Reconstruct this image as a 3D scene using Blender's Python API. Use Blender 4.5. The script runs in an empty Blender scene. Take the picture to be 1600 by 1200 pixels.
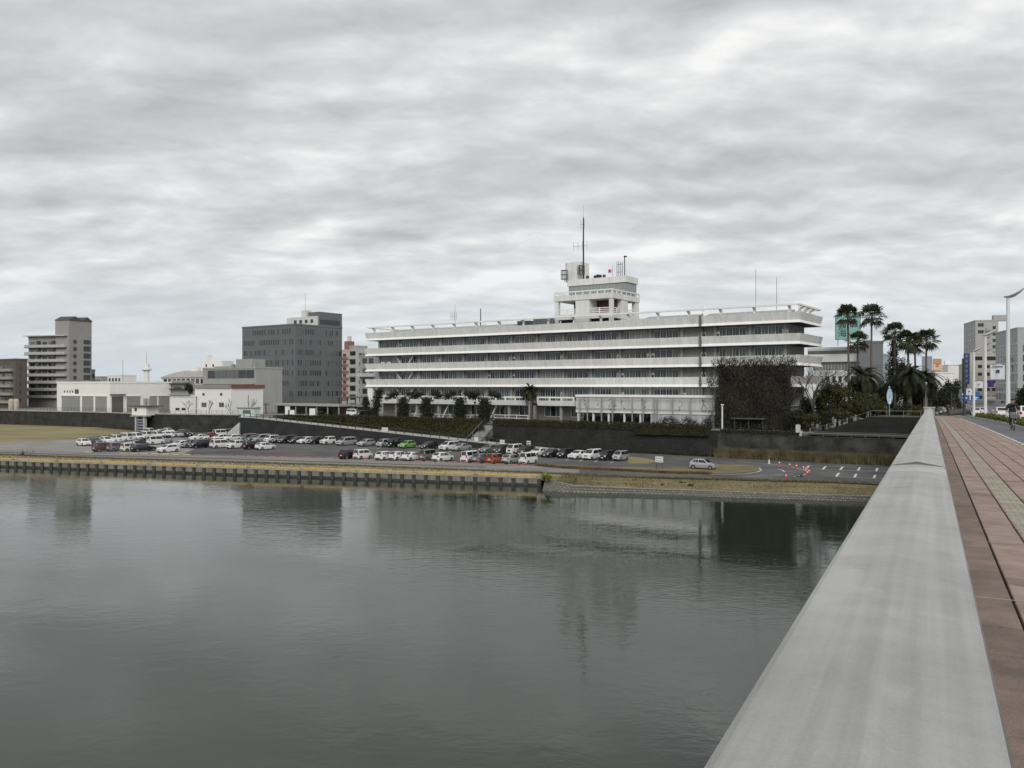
import bpy, bmesh, math, random
from mathutils import Vector, Matrix
random.seed(7)
SC = bpy.context.scene
COL = SC.collection
# ---------------------------------------------------------------- camera
CZ, F, H0 = 14.2, 1300.0, 604.0
cam = bpy.data.cameras.new('camera'); camo = bpy.data.objects.new('camera', cam); COL.objects.link(camo)
camo.location = (0, 0, CZ); camo.rotation_euler = (math.radians(90), 0, 0)
cam.sensor_width = 36; cam.lens = 36 * F / 1600; cam.shift_y = 4 / 1600
cam.clip_start = 0.05; cam.clip_end = 9000
SC.camera = camo
# ---------------------------------------------------------------- sky
SUN_AZ_X, SUN_AZ_Y, SUN_EL = 0.0, -1.0, 36
world = bpy.data.worlds.new('World'); SC.world = world; world.use_nodes = True
nt = world.node_tree; nt.nodes.clear()
def wn(t, **k):
    n = nt.nodes.new(t)
    for a, v in k.items(): setattr(n, a, v)
    return n
def wl(a, b): nt.links.new(a, b)
def wmath(op, a, b=None, c=None, clamp=False):
    n = wn('ShaderNodeMath', operation=op); n.use_clamp = clamp
    for i, v in enumerate((a, b, c)):
        if v is None: continue
        if isinstance(v, (int, float)): n.inputs[i].default_value = v
        else: wl(v, n.inputs[i])
    return n.outputs[0]
sky = wn('ShaderNodeTexSky', sky_type='NISHITA'); sky.sun_disc = False
sky.sun_elevation = math.radians(SUN_EL)
sky.sun_rotation = math.atan2(SUN_AZ_X, SUN_AZ_Y)
tc = wn('ShaderNodeTexCoord'); sep = wn('ShaderNodeSeparateXYZ'); wl(tc.outputs['Generated'], sep.inputs[0])
zz = wmath('ADD', wmath('MAXIMUM', sep.outputs[2], 0.0), 0.20)
px_ = wmath('DIVIDE', sep.outputs[0], zz); py_ = wmath('DIVIDE', sep.outputs[1], zz)
com = wn('ShaderNodeCombineXYZ'); wl(px_, com.inputs[0]); wl(py_, com.inputs[1])
def wmap(scale, rot, loc):
    m = wn('ShaderNodeMapping'); m.inputs['Scale'].default_value = scale
    m.inputs['Rotation'].default_value = (0, 0, math.radians(rot)); m.inputs['Location'].default_value = loc
    wl(com.outputs[0], m.inputs['Vector']); return m.outputs[0]
def wnoise(vec, scale, detail, rough, dist):
    n = wn('ShaderNodeTexNoise'); wl(vec, n.inputs['Vector']); n.inputs['Scale'].default_value = scale
    n.inputs['Detail'].default_value = detail; n.inputs['Roughness'].default_value = rough
    n.inputs['Distortion'].default_value = dist; return n.outputs['Fac']
# cloud thickness sampled twice, the second time a little towards the light: their difference lights the billows
def clouds(dx, dy):
    a = wnoise(wmap((0.80, 1.15, 1), 17, (3.1 + dx, 1.7 + dy, 0)), 1.6, 6, 0.5, 0.3)
    b = wnoise(wmap((1.0, 1.4, 1), 12, (7.3 + dx * 1.3, 4.2 + dy * 1.3, 2)), 4.2, 5, 0.52, 0.3)
    return wmath('ADD', wmath('MULTIPLY', a, 0.66), wmath('MULTIPLY', b, 0.34))
c0, c1 = clouds(0, 0), clouds(0.02, 0.10)
n3 = wnoise(wmap((0.35, 0.6, 1), 20, (1.2, 9.0, 5)), 0.8, 3, 0.5, 0.2)       # broad light and dark
relief = wmath('MULTIPLY', wmath('SUBTRACT', c0, c1), 0.68)
dens = wmath('ADD', wmath('ADD', wmath('MULTIPLY', c0, 0.50), wmath('MULTIPLY', n3, 0.50)), relief)
ramp = wn('ShaderNodeValToRGB'); wl(dens, ramp.inputs[0])
cr = ramp.color_ramp; cr.elements[0].position = 0.335; cr.elements[0].color = (0.45, 0.453, 0.455, 1)
cr.elements[1].position = 0.63; cr.elements[1].color = (0.87, 0.87, 0.85, 1)
e = cr.elements.new(0.44); e.color = (0.555, 0.562, 0.568, 1)
e = cr.elements.new(0.52); e.color = (0.66, 0.667, 0.672, 1)
# far cloud merges into pale bluish air at the horizon
hz = wn('ShaderNodeMapRange'); wl(sep.outputs[2], hz.inputs['Value'])
hz.inputs['From Min'].default_value = 0.02; hz.inputs['From Max'].default_value = 0.17
hz.inputs['To Min'].default_value = 0.12; hz.inputs['To Max'].default_value = 1.0
mix1 = wn('ShaderNodeMix', data_type='RGBA'); wl(hz.outputs[0], mix1.inputs[0])
mix1.inputs[6].default_value = (0.56, 0.61, 0.655, 1); wl(ramp.outputs[0], mix1.inputs[7])
skm = wn('ShaderNodeMix', data_type='RGBA', blend_type='MULTIPLY'); skm.inputs[0].default_value = 1
wl(sky.outputs[0], skm.inputs[6]); skm.inputs[7].default_value = (0.08, 0.08, 0.08, 1)
mix2 = wn('ShaderNodeMix', data_type='RGBA'); mix2.inputs[0].default_value = 0.95
wl(skm.outputs[2], mix2.inputs[6]); wl(mix1.outputs[2], mix2.inputs[7])
bg = wn('ShaderNodeBackground'); bg.inputs['Strength'].default_value = 1.0
wl(mix2.outputs[2], bg.inputs['Color'])
wo = wn('ShaderNodeOutputWorld'); wl(bg.outputs[0], wo.inputs[0])
# ---------------------------------------------------------------- sun behind thin overcast
sl = bpy.data.lights.new('sun', 'SUN'); so = bpy.data.objects.new('sun', sl); COL.objects.link(so)
sl.energy = 1.5; sl.angle = math.radians(30); sl.color = (1.0, 0.97, 0.93)
sd = Vector((SUN_AZ_X, SUN_AZ_Y, 0)).normalized() * math.cos(math.radians(SUN_EL)) + Vector((0, 0, math.sin(math.radians(SUN_EL))))
so.rotation_euler = sd.to_track_quat('Z', 'Y').to_euler(); so.location = sd * 400
SC.view_settings.view_transform = 'Standard'; SC.view_settings.look = 'None'
SC.view_settings.exposure = 0.18; SC.view_settings.gamma = 1.0
SC.view_settings.use_curve_mapping = False
SC.cycles.max_bounces = 6; SC.cycles.diffuse_bounces = 3; SC.cycles.glossy_bounces = 3
# ---------------------------------------------------------------- helpers: places
def at(px, d): return ((px - 800) / F * d, d)
def zat(py, d): return CZ - (py - H0) / F * d
def gp(px, py, z):
    d = (CZ - z) * F / (py - H0); return ((px - 800) / F * d, d)
def v2(x, y): return Vector((x, y))
def unit(x, y): return Vector((x, y)).normalized()
E1 = unit(91.1, -62.9); E2 = Vector((-E1.y, E1.x))       # city hall front direction, and into depth
TB = Vector((0.4493, 0.8934)); RB = Vector((0.8934, -0.4493))  # bridge direction and its right
def along(p, d, px):
    "distance s so that p + d*s is seen at column px"
    u = (px - 800) / F
    return (u * p.y - p.x) / (d.x - u * d.y)
# ---------------------------------------------------------------- helpers: materials
MATS = {}
def mat(name, col, rough=0.7, metal=0.0, var=0.0, vscale=0.5, stretch=(1, 1, 1), bump=0.0, bscale=8.0, spec=0.5,
        col2=None, emit=None, dirt=0.0, coord='pos', coat=0.0):
    if name in MATS: return MATS[name]
    m = bpy.data.materials.new(name); m.use_nodes = True; t = m.node_tree; N = t.nodes
    p = N['Principled BSDF']; p.inputs['Base Color'].default_value = (*col, 1); p.inputs['Roughness'].default_value = rough
    p.inputs['Metallic'].default_value = metal; p.inputs['Specular IOR Level'].default_value = spec
    if coat: p.inputs['Coat Weight'].default_value = coat; p.inputs['Coat Roughness'].default_value = 0.05
    if emit: p.inputs['Emission Color'].default_value = (*emit[0], 1); p.inputs['Emission Strength'].default_value = emit[1]
    def coords(sc):
        if coord == 'pos': g = N.new('ShaderNodeNewGeometry'); o = g.outputs['Position']
        else: g = N.new('ShaderNodeTexCoord'); o = g.outputs['Object']
        mp = N.new('ShaderNodeMapping'); mp.inputs['Scale'].default_value = sc; t.links.new(o, mp.inputs['Vector']); return mp.outputs[0]
    if var or col2 or dirt:
        n = N.new('ShaderNodeTexNoise'); n.inputs['Scale'].default_value = vscale; n.inputs['Detail'].default_value = 7
        n.inputs['Roughness'].default_value = 0.6
        t.links.new(coords(stretch), n.inputs['Vector'])
        r = N.new('ShaderNodeValToRGB'); t.links.new(n.outputs['Fac'], r.inputs[0])
        c2 = col2 or tuple(c * (1 - var) for c in col)
        c1 = col if col2 else tuple(min(1, c * (1 + var)) for c in col)
        r.color_ramp.elements[0].position = 0.36; r.color_ramp.elements[0].color = (*c2, 1)
        r.color_ramp.elements[1].position = 0.64; r.color_ramp.elements[1].color = (*c1, 1)
        out = r.outputs[0]
        if dirt:
            n2 = N.new('ShaderNodeTexNoise'); n2.inputs['Scale'].default_value = 1.0; n2.inputs['Detail'].default_value = 5
            t.links.new(coords((1.6, 1.6, 0.12)), n2.inputs['Vector'])
            r2 = N.new('ShaderNodeValToRGB'); t.links.new(n2.outputs['Fac'], r2.inputs[0])
            r2.color_ramp.elements[0].position = 0.42; r2.color_ramp.elements[0].color = (0, 0, 0, 1)
            r2.color_ramp.elements[1].position = 0.75; r2.color_ramp.elements[1].color = (dirt, dirt, dirt, 1)
            mx = N.new('ShaderNodeMix'); mx.data_type = 'RGBA'; t.links.new(r2.outputs[0], mx.inputs[0])
            t.links.new(out, mx.inputs[6]); mx.inputs[7].default_value = (col[0] * .35, col[1] * .34, col[2] * .31, 1)
            out = mx.outputs[2]
        t.links.new(out, p.inputs['Base Color'])
    if bump:
        n = N.new('ShaderNodeTexNoise'); n.inputs['Scale'].default_value = bscale; n.inputs['Detail'].default_value = 6
        t.links.new(coords((1, 1, 1)), n.inputs['Vector'])
        b = N.new('ShaderNodeBump'); b.inputs['Strength'].default_value = bump; b.inputs['Distance'].default_value = 0.05
        t.links.new(n.outputs['Fac'], b.inputs['Height']); t.links.new(b.outputs[0], p.inputs['Normal'])
    MATS[name] = m; return m
# ---------------------------------------------------------------- helpers: meshes and objects
class MB:
    def __init__(s): s.v = []; s.f = []; s.m = []
    def face(s, pts, mi=0):
        i = len(s.v); s.v.extend([tuple(p) for p in pts]); s.f.append(tuple(range(i, i + len(pts)))); s.m.append(mi); return s
    def hexa(s, b, t, mi=0):
        "closed prism from bottom loop b and top loop t (same length)"
        n = len(b); i = len(s.v); s.v.extend([tuple(p) for p in b]); s.v.extend([tuple(p) for p in t])
        s.f.append(tuple(range(i + n - 1, i - 1, -1))); s.f.append(tuple(range(i + n, i + 2 * n))); s.m += [mi, mi]
        for k in range(n):
            k2 = (k + 1) % n; s.f.append((i + k, i + k2, i + n + k2, i + n + k)); s.m.append(mi)
        return s
    def box(s, x0, x1, y0, y1, z0, z1, mi=0):
        b = [(x0, y0, z0), (x1, y0, z0), (x1, y1, z0), (x0, y1, z0)]
        return s.hexa(b, [(p[0], p[1], z1) for p in b], mi)
    def fbox(s, fr, a0, a1, b0, b1, z0, z1, mi=0):
        q = [fr.p(a0, b0), fr.p(a1, b0), fr.p(a1, b1), fr.p(a0, b1)]
        return s.hexa([(p.x, p.y, z0) for p in q], [(p.x, p.y, z1) for p in q], mi)
    def prism(s, poly, z0, z1, mi=0):
        return s.hexa([(p[0], p[1], z0) for p in poly], [(p[0], p[1], z1) for p in poly], mi)
    def tube(s, pts, radii, n=6, mi=0, cap=True):
        pts = [Vector(p) for p in pts]
        if isinstance(radii, (int, float)): radii = [radii] * len(pts)
        base = len(s.v); up = Vector((0, 0, 1))
        for k, p in enumerate(pts):
            d = (pts[min(k + 1, len(pts) - 1)] - pts[max(k - 1, 0)]).normalized()
            x = d.cross(up)
            if x.length < 1e-3: x = d.cross(Vector((1, 0, 0)))
            x.normalize(); y = d.cross(x)
            for j in range(n):
                a = 2 * math.pi * j / n; s.v.append(tuple(p + (x * math.cos(a) + y * math.sin(a)) * radii[k]))
        for k in range(len(pts) - 1):
            for j in range(n):
                j2 = (j + 1) % n
                s.f.append((base + k * n + j, base + k * n + j2, base + (k + 1) * n + j2, base + (k + 1) * n + j)); s.m.append(mi)
        if cap:
            s.f.append(tuple(base + j for j in range(n))); e0 = base + (len(pts) - 1) * n
            s.f.append(tuple(e0 + j for j in reversed(range(n)))); s.m += [mi, mi]
        return s
    def lathe(s, prof, c=(0, 0), n=12, mi=0):
        base = len(s.v)
        for r, z in prof:
            for j in range(n):
                a = 2 * math.pi * j / n; s.v.append((c[0] + r * math.cos(a), c[1] + r * math.sin(a), z))
        for k in range(len(prof) - 1):
            for j in range(n):
                j2 = (j + 1) % n
                s.f.append((base + k * n + j, base + k * n + j2, base + (k + 1) * n + j2, base + (k + 1) * n + j)); s.m.append(mi)
        s.f.append(tuple(base + j for j in reversed(range(n)))); e0 = base + (len(prof) - 1) * n
        s.f.append(tuple(e0 + j for j in range(n))); s.m += [mi, mi]
        return s
    def mesh(s, name, mats, off=(0, 0, 0), smooth=False, fix=True):
        me = bpy.data.meshes.new(name)
        me.from_pydata([(x - off[0], y - off[1], z - off[2]) for x, y, z in s.v], [], s.f)
        if not isinstance(mats, (list, tuple)): mats = [mats]
        for m in mats: me.materials.append(m)
        me.polygons.foreach_set('material_index', s.m)
        if fix:
            bm = bmesh.new(); bm.from_mesh(me); bmesh.ops.recalc_face_normals(bm, faces=bm.faces); bm.to_mesh(me); bm.free()
        if smooth: me.polygons.foreach_set('use_smooth', [True] * len(me.polygons))
        me.update(); return me
class Fr:
    "plan frame: a along d1, b along d2"
    def __init__(s, o, d1, d2): s.o = Vector(o); s.d1 = d1; s.d2 = d2
    def p(s, a, b): return s.o + s.d1 * a + s.d2 * b
    def ang(s): return math.atan2(s.d1.y, s.d1.x)
def link(name, data, parent=None, loc=(0, 0, 0), rz=0.0):
    o = bpy.data.objects.new(name, data); COL.objects.link(o); o.location = loc; o.rotation_euler = (0, 0, rz)
    if parent is not None: o.parent = parent
    return o
def thing(name, label, cat, loc, rz=0.0, group=None):
    o = link(name, None, None, loc, rz); o.empty_display_size = 0.3
    o['label'] = label; o['category'] = cat
    if group: o['group'] = group
    return o
WL = {}
def wloc(o):
    l = Vector(o.location)
    while o.parent: o = o.parent; l += Vector(o.location)
    return l
def part(mb, name, mats, parent, smooth=False, label=None, kind=None, fix=True):
    "world-space mesh linked as a child of an unrotated parent"
    o = link(name, mb.mesh(name, mats, wloc(parent), smooth, fix), parent)
    if label: o['label'] = label
    if kind: o['kind'] = kind
    return o
def single(mb, name, mats, label, cat, base, group=None, smooth=False, kind=None, fix=True):
    o = link(name, mb.mesh(name, mats, base, smooth, fix), None, base)
    if label: o['label'] = label
    if cat: o['category'] = cat
    if group: o['group'] = group
    if kind: o['kind'] = kind
    return o
def struct(mb, name, mats, smooth=False, fix=True, label=None):
    o = link(name, mb.mesh(name, mats, (0, 0, 0), smooth, fix)); o['kind'] = 'structure'
    if label: o['label'] = label
    return o
def copytree(o, parent=None):
    c = o.copy(); COL.objects.link(c); c.parent = parent
    for ch in list(o.children): copytree(ch, c)
    return c
def sheet(poly, z):
    return MB().face([(x, y, z) for x, y in poly])
ORD = ['first', 'second', 'third', 'fourth', 'fifth', 'sixth', 'seventh', 'eighth', 'ninth', 'tenth', 'eleventh', 'twelfth',
       'thirteenth', 'fourteenth', 'fifteenth', 'sixteenth', 'seventeenth', 'eighteenth', 'nineteenth', 'twentieth',
       'twenty-first', 'twenty-second', 'twenty-third', 'twenty-fourth', 'twenty-fifth', 'twenty-sixth', 'twenty-seventh',
       'twenty-eighth', 'twenty-ninth', 'thirtieth', 'thirty-first', 'thirty-second', 'thirty-third', 'thirty-fourth', 'thirty-fifth', 'thirty-sixth', 'thirty-seventh', 'thirty-eighth', 'thirty-ninth', 'fortieth'] 
# ---------------------------------------------------------------- shared materials
M_band = mat('band_concrete', (0.70, 0.70, 0.675), 0.8, var=0.06, vscale=0.3, dirt=0.30)
M_ledge = mat('ledge_white', (0.80, 0.80, 0.78), 0.7, var=0.03, dirt=0.12)
M_wall = mat('recess_wall', (0.275, 0.275, 0.26), 0.85, var=0.08, vscale=0.4, dirt=0.2)  # base colour lowered to put the balcony recess shade into it
M_white = mat('white_paint', (0.74, 0.74, 0.72), 0.6, var=0.03, dirt=0.1)
M_cream = mat('cream_render', (0.78, 0.77, 0.725), 0.8, var=0.03, vscale=0.2, dirt=0.05)
M_frame = mat('window_frame_alu', (0.45, 0.46, 0.46), 0.45, 0.3)
M_framed = mat('window_frame_dark', (0.10, 0.105, 0.11), 0.5, 0.2)
M_steel = mat('galvanised_steel', (0.33, 0.34, 0.34), 0.5, 0.4, var=0.1)
M_dark = mat('dark_metal', (0.05, 0.052, 0.055), 0.5, 0.3)
M_conc = mat('old_concrete', (0.27, 0.268, 0.25), 0.9, var=0.2, vscale=0.7, dirt=0.35, bump=0.3)
M_soff = mat('soffit', (0.085, 0.085, 0.08), 0.9, var=0.05)  # darkened so the shade under the slabs sits in the colour
G_dark = mat('glass_dark', (0.026, 0.032, 0.032), 0.06, spec=0.6)
G_green = mat('glass_curtain_green', (0.075, 0.108, 0.098), 0.15, var=0.12, vscale=2.5, stretch=(1, 1, .1), spec=0.6)
G_grey = mat('glass_curtain_grey', (0.105, 0.112, 0.107), 0.15, var=0.15, vscale=3, stretch=(1, 1, .1), spec=0.6)
G_blue = mat('glass_blueish', (0.035, 0.05, 0.065), 0.08, spec=0.6)
GL = [G_dark, G_dark, G_green, G_green, G_grey, G_blue, G_dark, mat('glass_blind_pale', (.24, .245, .235), .3, var=.1)]
# ================================================================ SETTING
ZL, ZU, ZW = 1.75, 6.3, 0.5
# ---- water
def water_material():
    m = bpy.data.materials.new('river_water'); m.use_nodes = True; t = m.node_tree; N = t.nodes; p = N['Principled BSDF']
    p.inputs['Base Color'].default_value = (0.020, 0.031, 0.020, 1); p.inputs['Roughness'].default_value = 0.03
    p.inputs['IOR'].default_value = 1.44
    g = N.new('ShaderNodeNewGeometry')
    def noise(scale, detail, st, rot=0, dist=0.0, rough=0.5):
        mp = N.new('ShaderNodeMapping'); mp.inputs['Scale'].default_value = st; mp.inputs['Rotation'].default_value = (0, 0, rot)
        t.links.new(g.outputs['Position'], mp.inputs['Vector'])
        n = N.new('ShaderNodeTexNoise'); n.inputs['Scale'].default_value = scale; n.inputs['Detail'].default_value = detail
        n.inputs['Distortion'].default_value = dist; n.inputs['Roughness'].default_value = rough
        t.links.new(mp.outputs[0], n.inputs['Vector']); return n.outputs['Fac']
    def mth(op, a, b):
        n = N.new('ShaderNodeMath'); n.operation = op
        for i, v in enumerate((a, b)):
            if isinstance(v, (int, float)): n.inputs[i].default_value = v
            else: t.links.new(v, n.inputs[i])
        return n.outputs[0]
    rip = noise(2.1, 4, (0.55, 1.25, 1), 0.12, 0.5, 0.55)
    swell = noise(0.22, 2, (0.6, 1.2, 1), 0.3, 0.2)
    fine = noise(5.0, 3, (0.7, 1.1, 1), -0.2, 0.2)
    patch = noise(0.022, 3, (0.7, 1.6, 1), 0.2, 0.6)
    r = N.new('ShaderNodeMapRange'); t.links.new(patch, r.inputs['Value'])
    r.inputs['From Min'].default_value = 0.44; r.inputs['From Max'].default_value = 0.66
    r.inputs['To Min'].default_value = 0.20; r.inputs['To Max'].default_value = 1.0
    mid = noise(0.72, 3, (0.70, 1.10, 1), 0.16, 0.6, 0.5)
    h = mth('ADD', mth('MULTIPLY', rip, r.outputs[0]), mth('MULTIPLY', swell, 0.25))
    h = mth('ADD', h, mth('MULTIPLY', mid, mth('ADD', mth('MULTIPLY', r.outputs[0], 1.5), 0.30)))
    h = mth('ADD', h, mth('MULTIPLY', mth('MULTIPLY', fine, 0.20), r.outputs[0]))
    b = N.new('ShaderNodeBump'); b.inputs['Strength'].default_value = 1.0; b.inputs['Distance'].default_value = 0.0135
    t.links.new(h, b.inputs['Height']); t.links.new(b.outputs[0], p.inputs['Normal'])
    return m
struct(MB().face([(-1500, -300, ZW), (1500, -300, ZW), (1500, 330, ZW), (-1500, 330, ZW)]), 'river_water', water_material(), fix=False)
# ---- lower bank
QA = v2(3.5, 114.7); q1 = unit(-90.9, 27.3); q2 = v2(-q1.y, q1.x) * -1
if q2.y < 0: q2 = -q2
QFAR = QA + q1 * 420
grass_top = [gp(*c, ZL) for c in ((880, 742), (1000, 744.5), (1180, 749), (1300, 752.5), (1400, 756), (1520, 760), (1800, 768))]
P1 = v2(61.5, 131.5); P0 = v2(-4, 175); wd = (P1 - P0).normalized(); wn_ = v2(-wd.y, wd.x)
if wn_.y < 0: wn_ = -wn_
LW = [v2(*gp(-420, 655, ZL)), v2(*gp(0, 665, ZL)), v2(*gp(150, 670, ZL)), v2(*gp(220, 674, ZL)), v2(-72.6, 221.7)]
back = [tuple(P1 + wd * 90 + wn_ * 4), tuple(P0 + wn_ * 4), (-72.6, 226), tuple(LW[1] + v2(0, 5)), tuple(LW[0] + v2(0, 5))]
M_asph = mat('asphalt', (0.085, 0.086, 0.084), 0.95, var=0.34, vscale=0.12, bump=0.3, bscale=20)
M_grav = mat('gravel_grey', (0.235, 0.23, 0.215), 0.95, var=0.16, vscale=0.25, bump=0.4, bscale=15)
M_path = mat('worn_track', (0.20, 0.195, 0.18), 0.95, var=0.18, vscale=0.3, stretch=(.4, 1, 1), bump=0.3)
M_dry = mat('dry_grass', (0.215, 0.178, 0.088), 0.95, col2=(0.125, 0.11, 0.052), vscale=0.35, stretch=(.5, 1, 1), bump=0.6, bscale=6)
M_dry2 = mat('dry_grass_pale', (0.28, 0.235, 0.12), 0.95, col2=(0.17, 0.155, 0.07), vscale=0.22, stretch=(.4, 1, 1), bump=0.6, bscale=6)
M_weed = mat('dark_weeds', (0.075, 0.068, 0.035), 0.95, col2=(0.035, 0.036, 0.02), vscale=0.8, bump=0.6)
M_apron = mat('quay_apron', (0.36, 0.325, 0.24), 0.95, col2=(0.22, 0.19, 0.115), vscale=0.35, stretch=(.45, 1, 1), bump=0.3)
low = [tuple(QFAR), tuple(QA)] + grass_top + back
struct(sheet(low, ZL), 'car_park_ground', M_asph, fix=False)
def pl(pts, z): return [gp(x, y, z) for x, y in pts]
near_edge = [(-200, 703.5), (0, 709.5), (130, 714), (300, 719.5), (560, 727), (840, 738), (905, 741.5)]
far_edge = [(905, 734.5), (830, 727.5), (560, 717), (300, 711), (169, 708), (0, 703.5), (-200, 698)]
struct(sheet([tuple(QFAR + q2 * .5), tuple(QA + q2 * .5)] + list(reversed(pl(near_edge, ZL))), ZL + .008), 'quay_apron', M_apron, fix=False)
def strip(pa, off0, off1, z): # ribbon along a pixel polyline, offsets in pixel rows
    m = MB(); a = pl([(x, y + off0) for x, y in pa], z); b = pl([(x, y + off1) for x, y in pa], z)
    for i in range(len(a) - 1): m.face([(*a[i], z), (*a[i + 1], z), (*b[i + 1], z), (*b[i], z)])
    return m
trk = near_edge + [(1000, 744.3), (1180, 748.7), (1300, 752.2), (1430, 757)]
struct(strip(trk, -0.4, 1.8, ZL + .016), 'weed_strip', M_weed, fix=False)
m = MB(); A_ = pl(near_edge, ZL); B_ = pl(list(reversed(far_edge)), ZL)
for i in range(len(A_) - 1): m.face([(*A_[i], ZL + .012), (*A_[i + 1], ZL + .012), (*B_[min(i + 1, 6)], ZL + .012), (*B_[min(i, 6)], ZL + .012)])
struct(m, 'river_track', M_path, fix=False)
struct(strip([(-200, 701), (0, 706), (130, 710.8), (300, 714.6), (560, 722.8), (760, 729.6)], 0, 1.0, ZL + .02), 'weed_verge', M_weed, fix=False)
# gravel end of the car park on the left, dry grass bank at the foot of the wall
struct(sheet(pl([(-200, 698), (0, 703.3), (169, 707.6), (285, 710), (330, 690), (235, 678), (150, 684), (0, 692), (-200, 697)], ZL), ZL + .004), 'gravel_lot', M_grav, fix=False)
m = MB()
g0 = pl([(-260, 695), (0, 692), (80, 688), (150, 682), (205, 675.5)], ZL); g1 = [LW[0], LW[1] - v2(0, .5), LW[1].lerp(LW[2], .5) - v2(0, .5), LW[2] - v2(0, .5), LW[3] - v2(0, .6)]
for i in range(4):
    a, b, c, d = g0[i], g0[i + 1], g1[i + 1], g1[i]
    m.face([(*a, ZL + .01), (*b, ZL + .01), (c[0], c[1], ZL + (.5 if i < 3 else .1)), (d[0], d[1], ZL + .5)])
struct(m, 'grass_bank', M_dry2, fix=False)
# grass island, verge and strip on the right
struct(sheet(pl([(836, 727), (868, 729.5), (920, 733), (1000, 737), (1060, 740), (1105, 740.5), (1150, 739), (1185, 735), (1190, 731), (1175, 727.5), (1130, 724.5), (1100, 729), (1040, 730.5), (990, 730), (920, 728.6), (860, 725)], ZL), ZL + .01), 'grass_island', M_dry, fix=False)
struct(sheet(pl([(984, 724), (1010, 724.5), (1030, 721), (1010, 716), (985, 713.5), (975, 717)], ZL), ZL + .01), 'grass_patch', M_dry2, fix=False)
m = MB()
cre = [(852, 749.5, 1.7), (868, 753, 1.55), (897, 759.0, 1.25), (1000, 764, 1.1), (1180, 770, 1.05), (1357, 775.5, 1.05), (1520, 780.5, 1.05), (1800, 789, 1.05)]
toe = [(846, 767.5), (868, 768.6), (897, 769.5), (1000, 773), (1180, 779), (1357, 784), (1520, 789), (1800, 798)]
top = [(862, 741), (880, 742), (905, 742.3), (1000, 744.5), (1180, 749), (1357, 754.5), (1520, 760), (1800, 768)]
C3 = [(*gp(x, y, z), z) for x, y, z in cre]; T3 = [(*gp(x, y, ZW), ZW - .3) for x, y in toe]; U3 = [(*gp(x, y, ZL), ZL + .006) for x, y in top]
gm = MB(); rm = MB(); cm = MB()
for i in range(len(C3) - 1):
    gm.face([C3[i], C3[i + 1], U3[i + 1], U3[i]])
    rm.face([T3[i], T3[i + 1], C3[i + 1], C3[i]])
    a, b = Vector(C3[i]), Vector(C3[i + 1])
    up = Vector((0, 0, .07)); bk = Vector((.08, .32, 0)); fw = Vector((-.02, -.06, 0))
    cm.hexa([a + fw, b + fw, b + bk, a + bk], [a + fw + up, b + fw + up, b + bk + up, a + bk + up])
struct(gm, 'grass_slope', M_dry, fix=False)
SLOPE = (C3, U3)
mr = bpy.data.materials.new('revetment_blocks'); mr.use_nodes = True; t_ = mr.node_tree; N_ = t_.nodes
g_ = N_.new('ShaderNodeNewGeometry'); mp_ = N_.new('ShaderNodeMapping'); t_.links.new(g_.outputs['Position'], mp_.inputs[0])
mp_.inputs['Rotation'].default_value = (0, 0, .29); mp_.inputs['Scale'].default_value = (1.5, 1.8, 1)
bt = N_.new('ShaderNodeTexBrick'); t_.links.new(mp_.outputs[0], bt.inputs[0]); bt.inputs['Scale'].default_value = 1.0
bt.inputs['Color1'].default_value = (.13, .125, .105, 1); bt.inputs['Color2'].default_value = (.19, .185, .155, 1); bt.inputs['Mortar'].default_value = (.035, .035, .03, 1)
bt.inputs['Brick Width'].default_value = .75; bt.inputs['Row Height'].default_value = .5; bt.inputs['Mortar Size'].default_value = .05
t_.links.new(bt.outputs[0], N_['Principled BSDF'].inputs[0]); N_['Principled BSDF'].inputs['Roughness'].default_value = .9
bb = N_.new('ShaderNodeBump'); bb.inputs['Distance'].default_value = .1; t_.links.new(bt.outputs['Fac'], bb.inputs['Height']); bb.invert = True
t_.links.new(bb.outputs[0], N_['Principled BSDF'].inputs['Normal'])
rv = thing('revetment', 'sloped concrete block revetment along the water right of the quay', 'revetment', T3[0])
part(rm, 'block_facing', mr, rv, fix=False)
part(cm, 'coping', M_conc, rv)
# ---- quay with piles, panels and yellow kerb
quay = thing('quay_wall', 'low concrete quay wall with dark piles and a yellow kerb', 'quay', (QA.x, QA.y, 0))
FQ = Fr(QA, q1, q2)
M_panel = mat('quay_panel', (0.20, 0.193, 0.165), 0.9, var=0.22, vscale=0.6, dirt=0.5)
M_pile = mat('quay_pile', (0.06, 0.055, 0.045), 0.85, var=0.3, vscale=3)
M_yel = mat('kerb_yellow', (0.60, 0.40, 0.09), 0.8, col2=(0.46, 0.33, 0.11), vscale=1.2, dirt=0.3)
SPQ = 1.87
rng = random.Random(3)
mpan = MB(); mpan.box(.31, SPQ - .31 + .6, -.0, .25, -.6, 1.55); 
def local_mesh(fn, name, mats, smooth=False):
    b = MB(); fn(b); return b.mesh(name, mats, smooth=smooth)
ang_q = FQ.ang()
pan_me = local_mesh(lambda b: b.box(.0, SPQ, -.25, 0, -.6, 1.52), 'quay_panel', M_panel)
wet_me = local_mesh(lambda b: b.box(.0, SPQ, -.2, .012, -.6, .80), 'tide_mark', mat('tide_stain', (.035, .036, .03), .5, var=.3, vscale=2))
pil_me = local_mesh(lambda b: (b.box(-.24, .24, .0, .24, -.6, 1.45), b.box(-.28, .28, .0, .28, 1.32, 1.50)), 'pile', M_pile)
beam_me = MB(); beam_me.fbox(FQ, -.8, 420, -.02, .62, 1.52, 1.742)
part(beam_me, 'capping_beam', mat('capping_beam_concrete', (.33, .315, .26), .9, var=.2, dirt=.4), quay)
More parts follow.
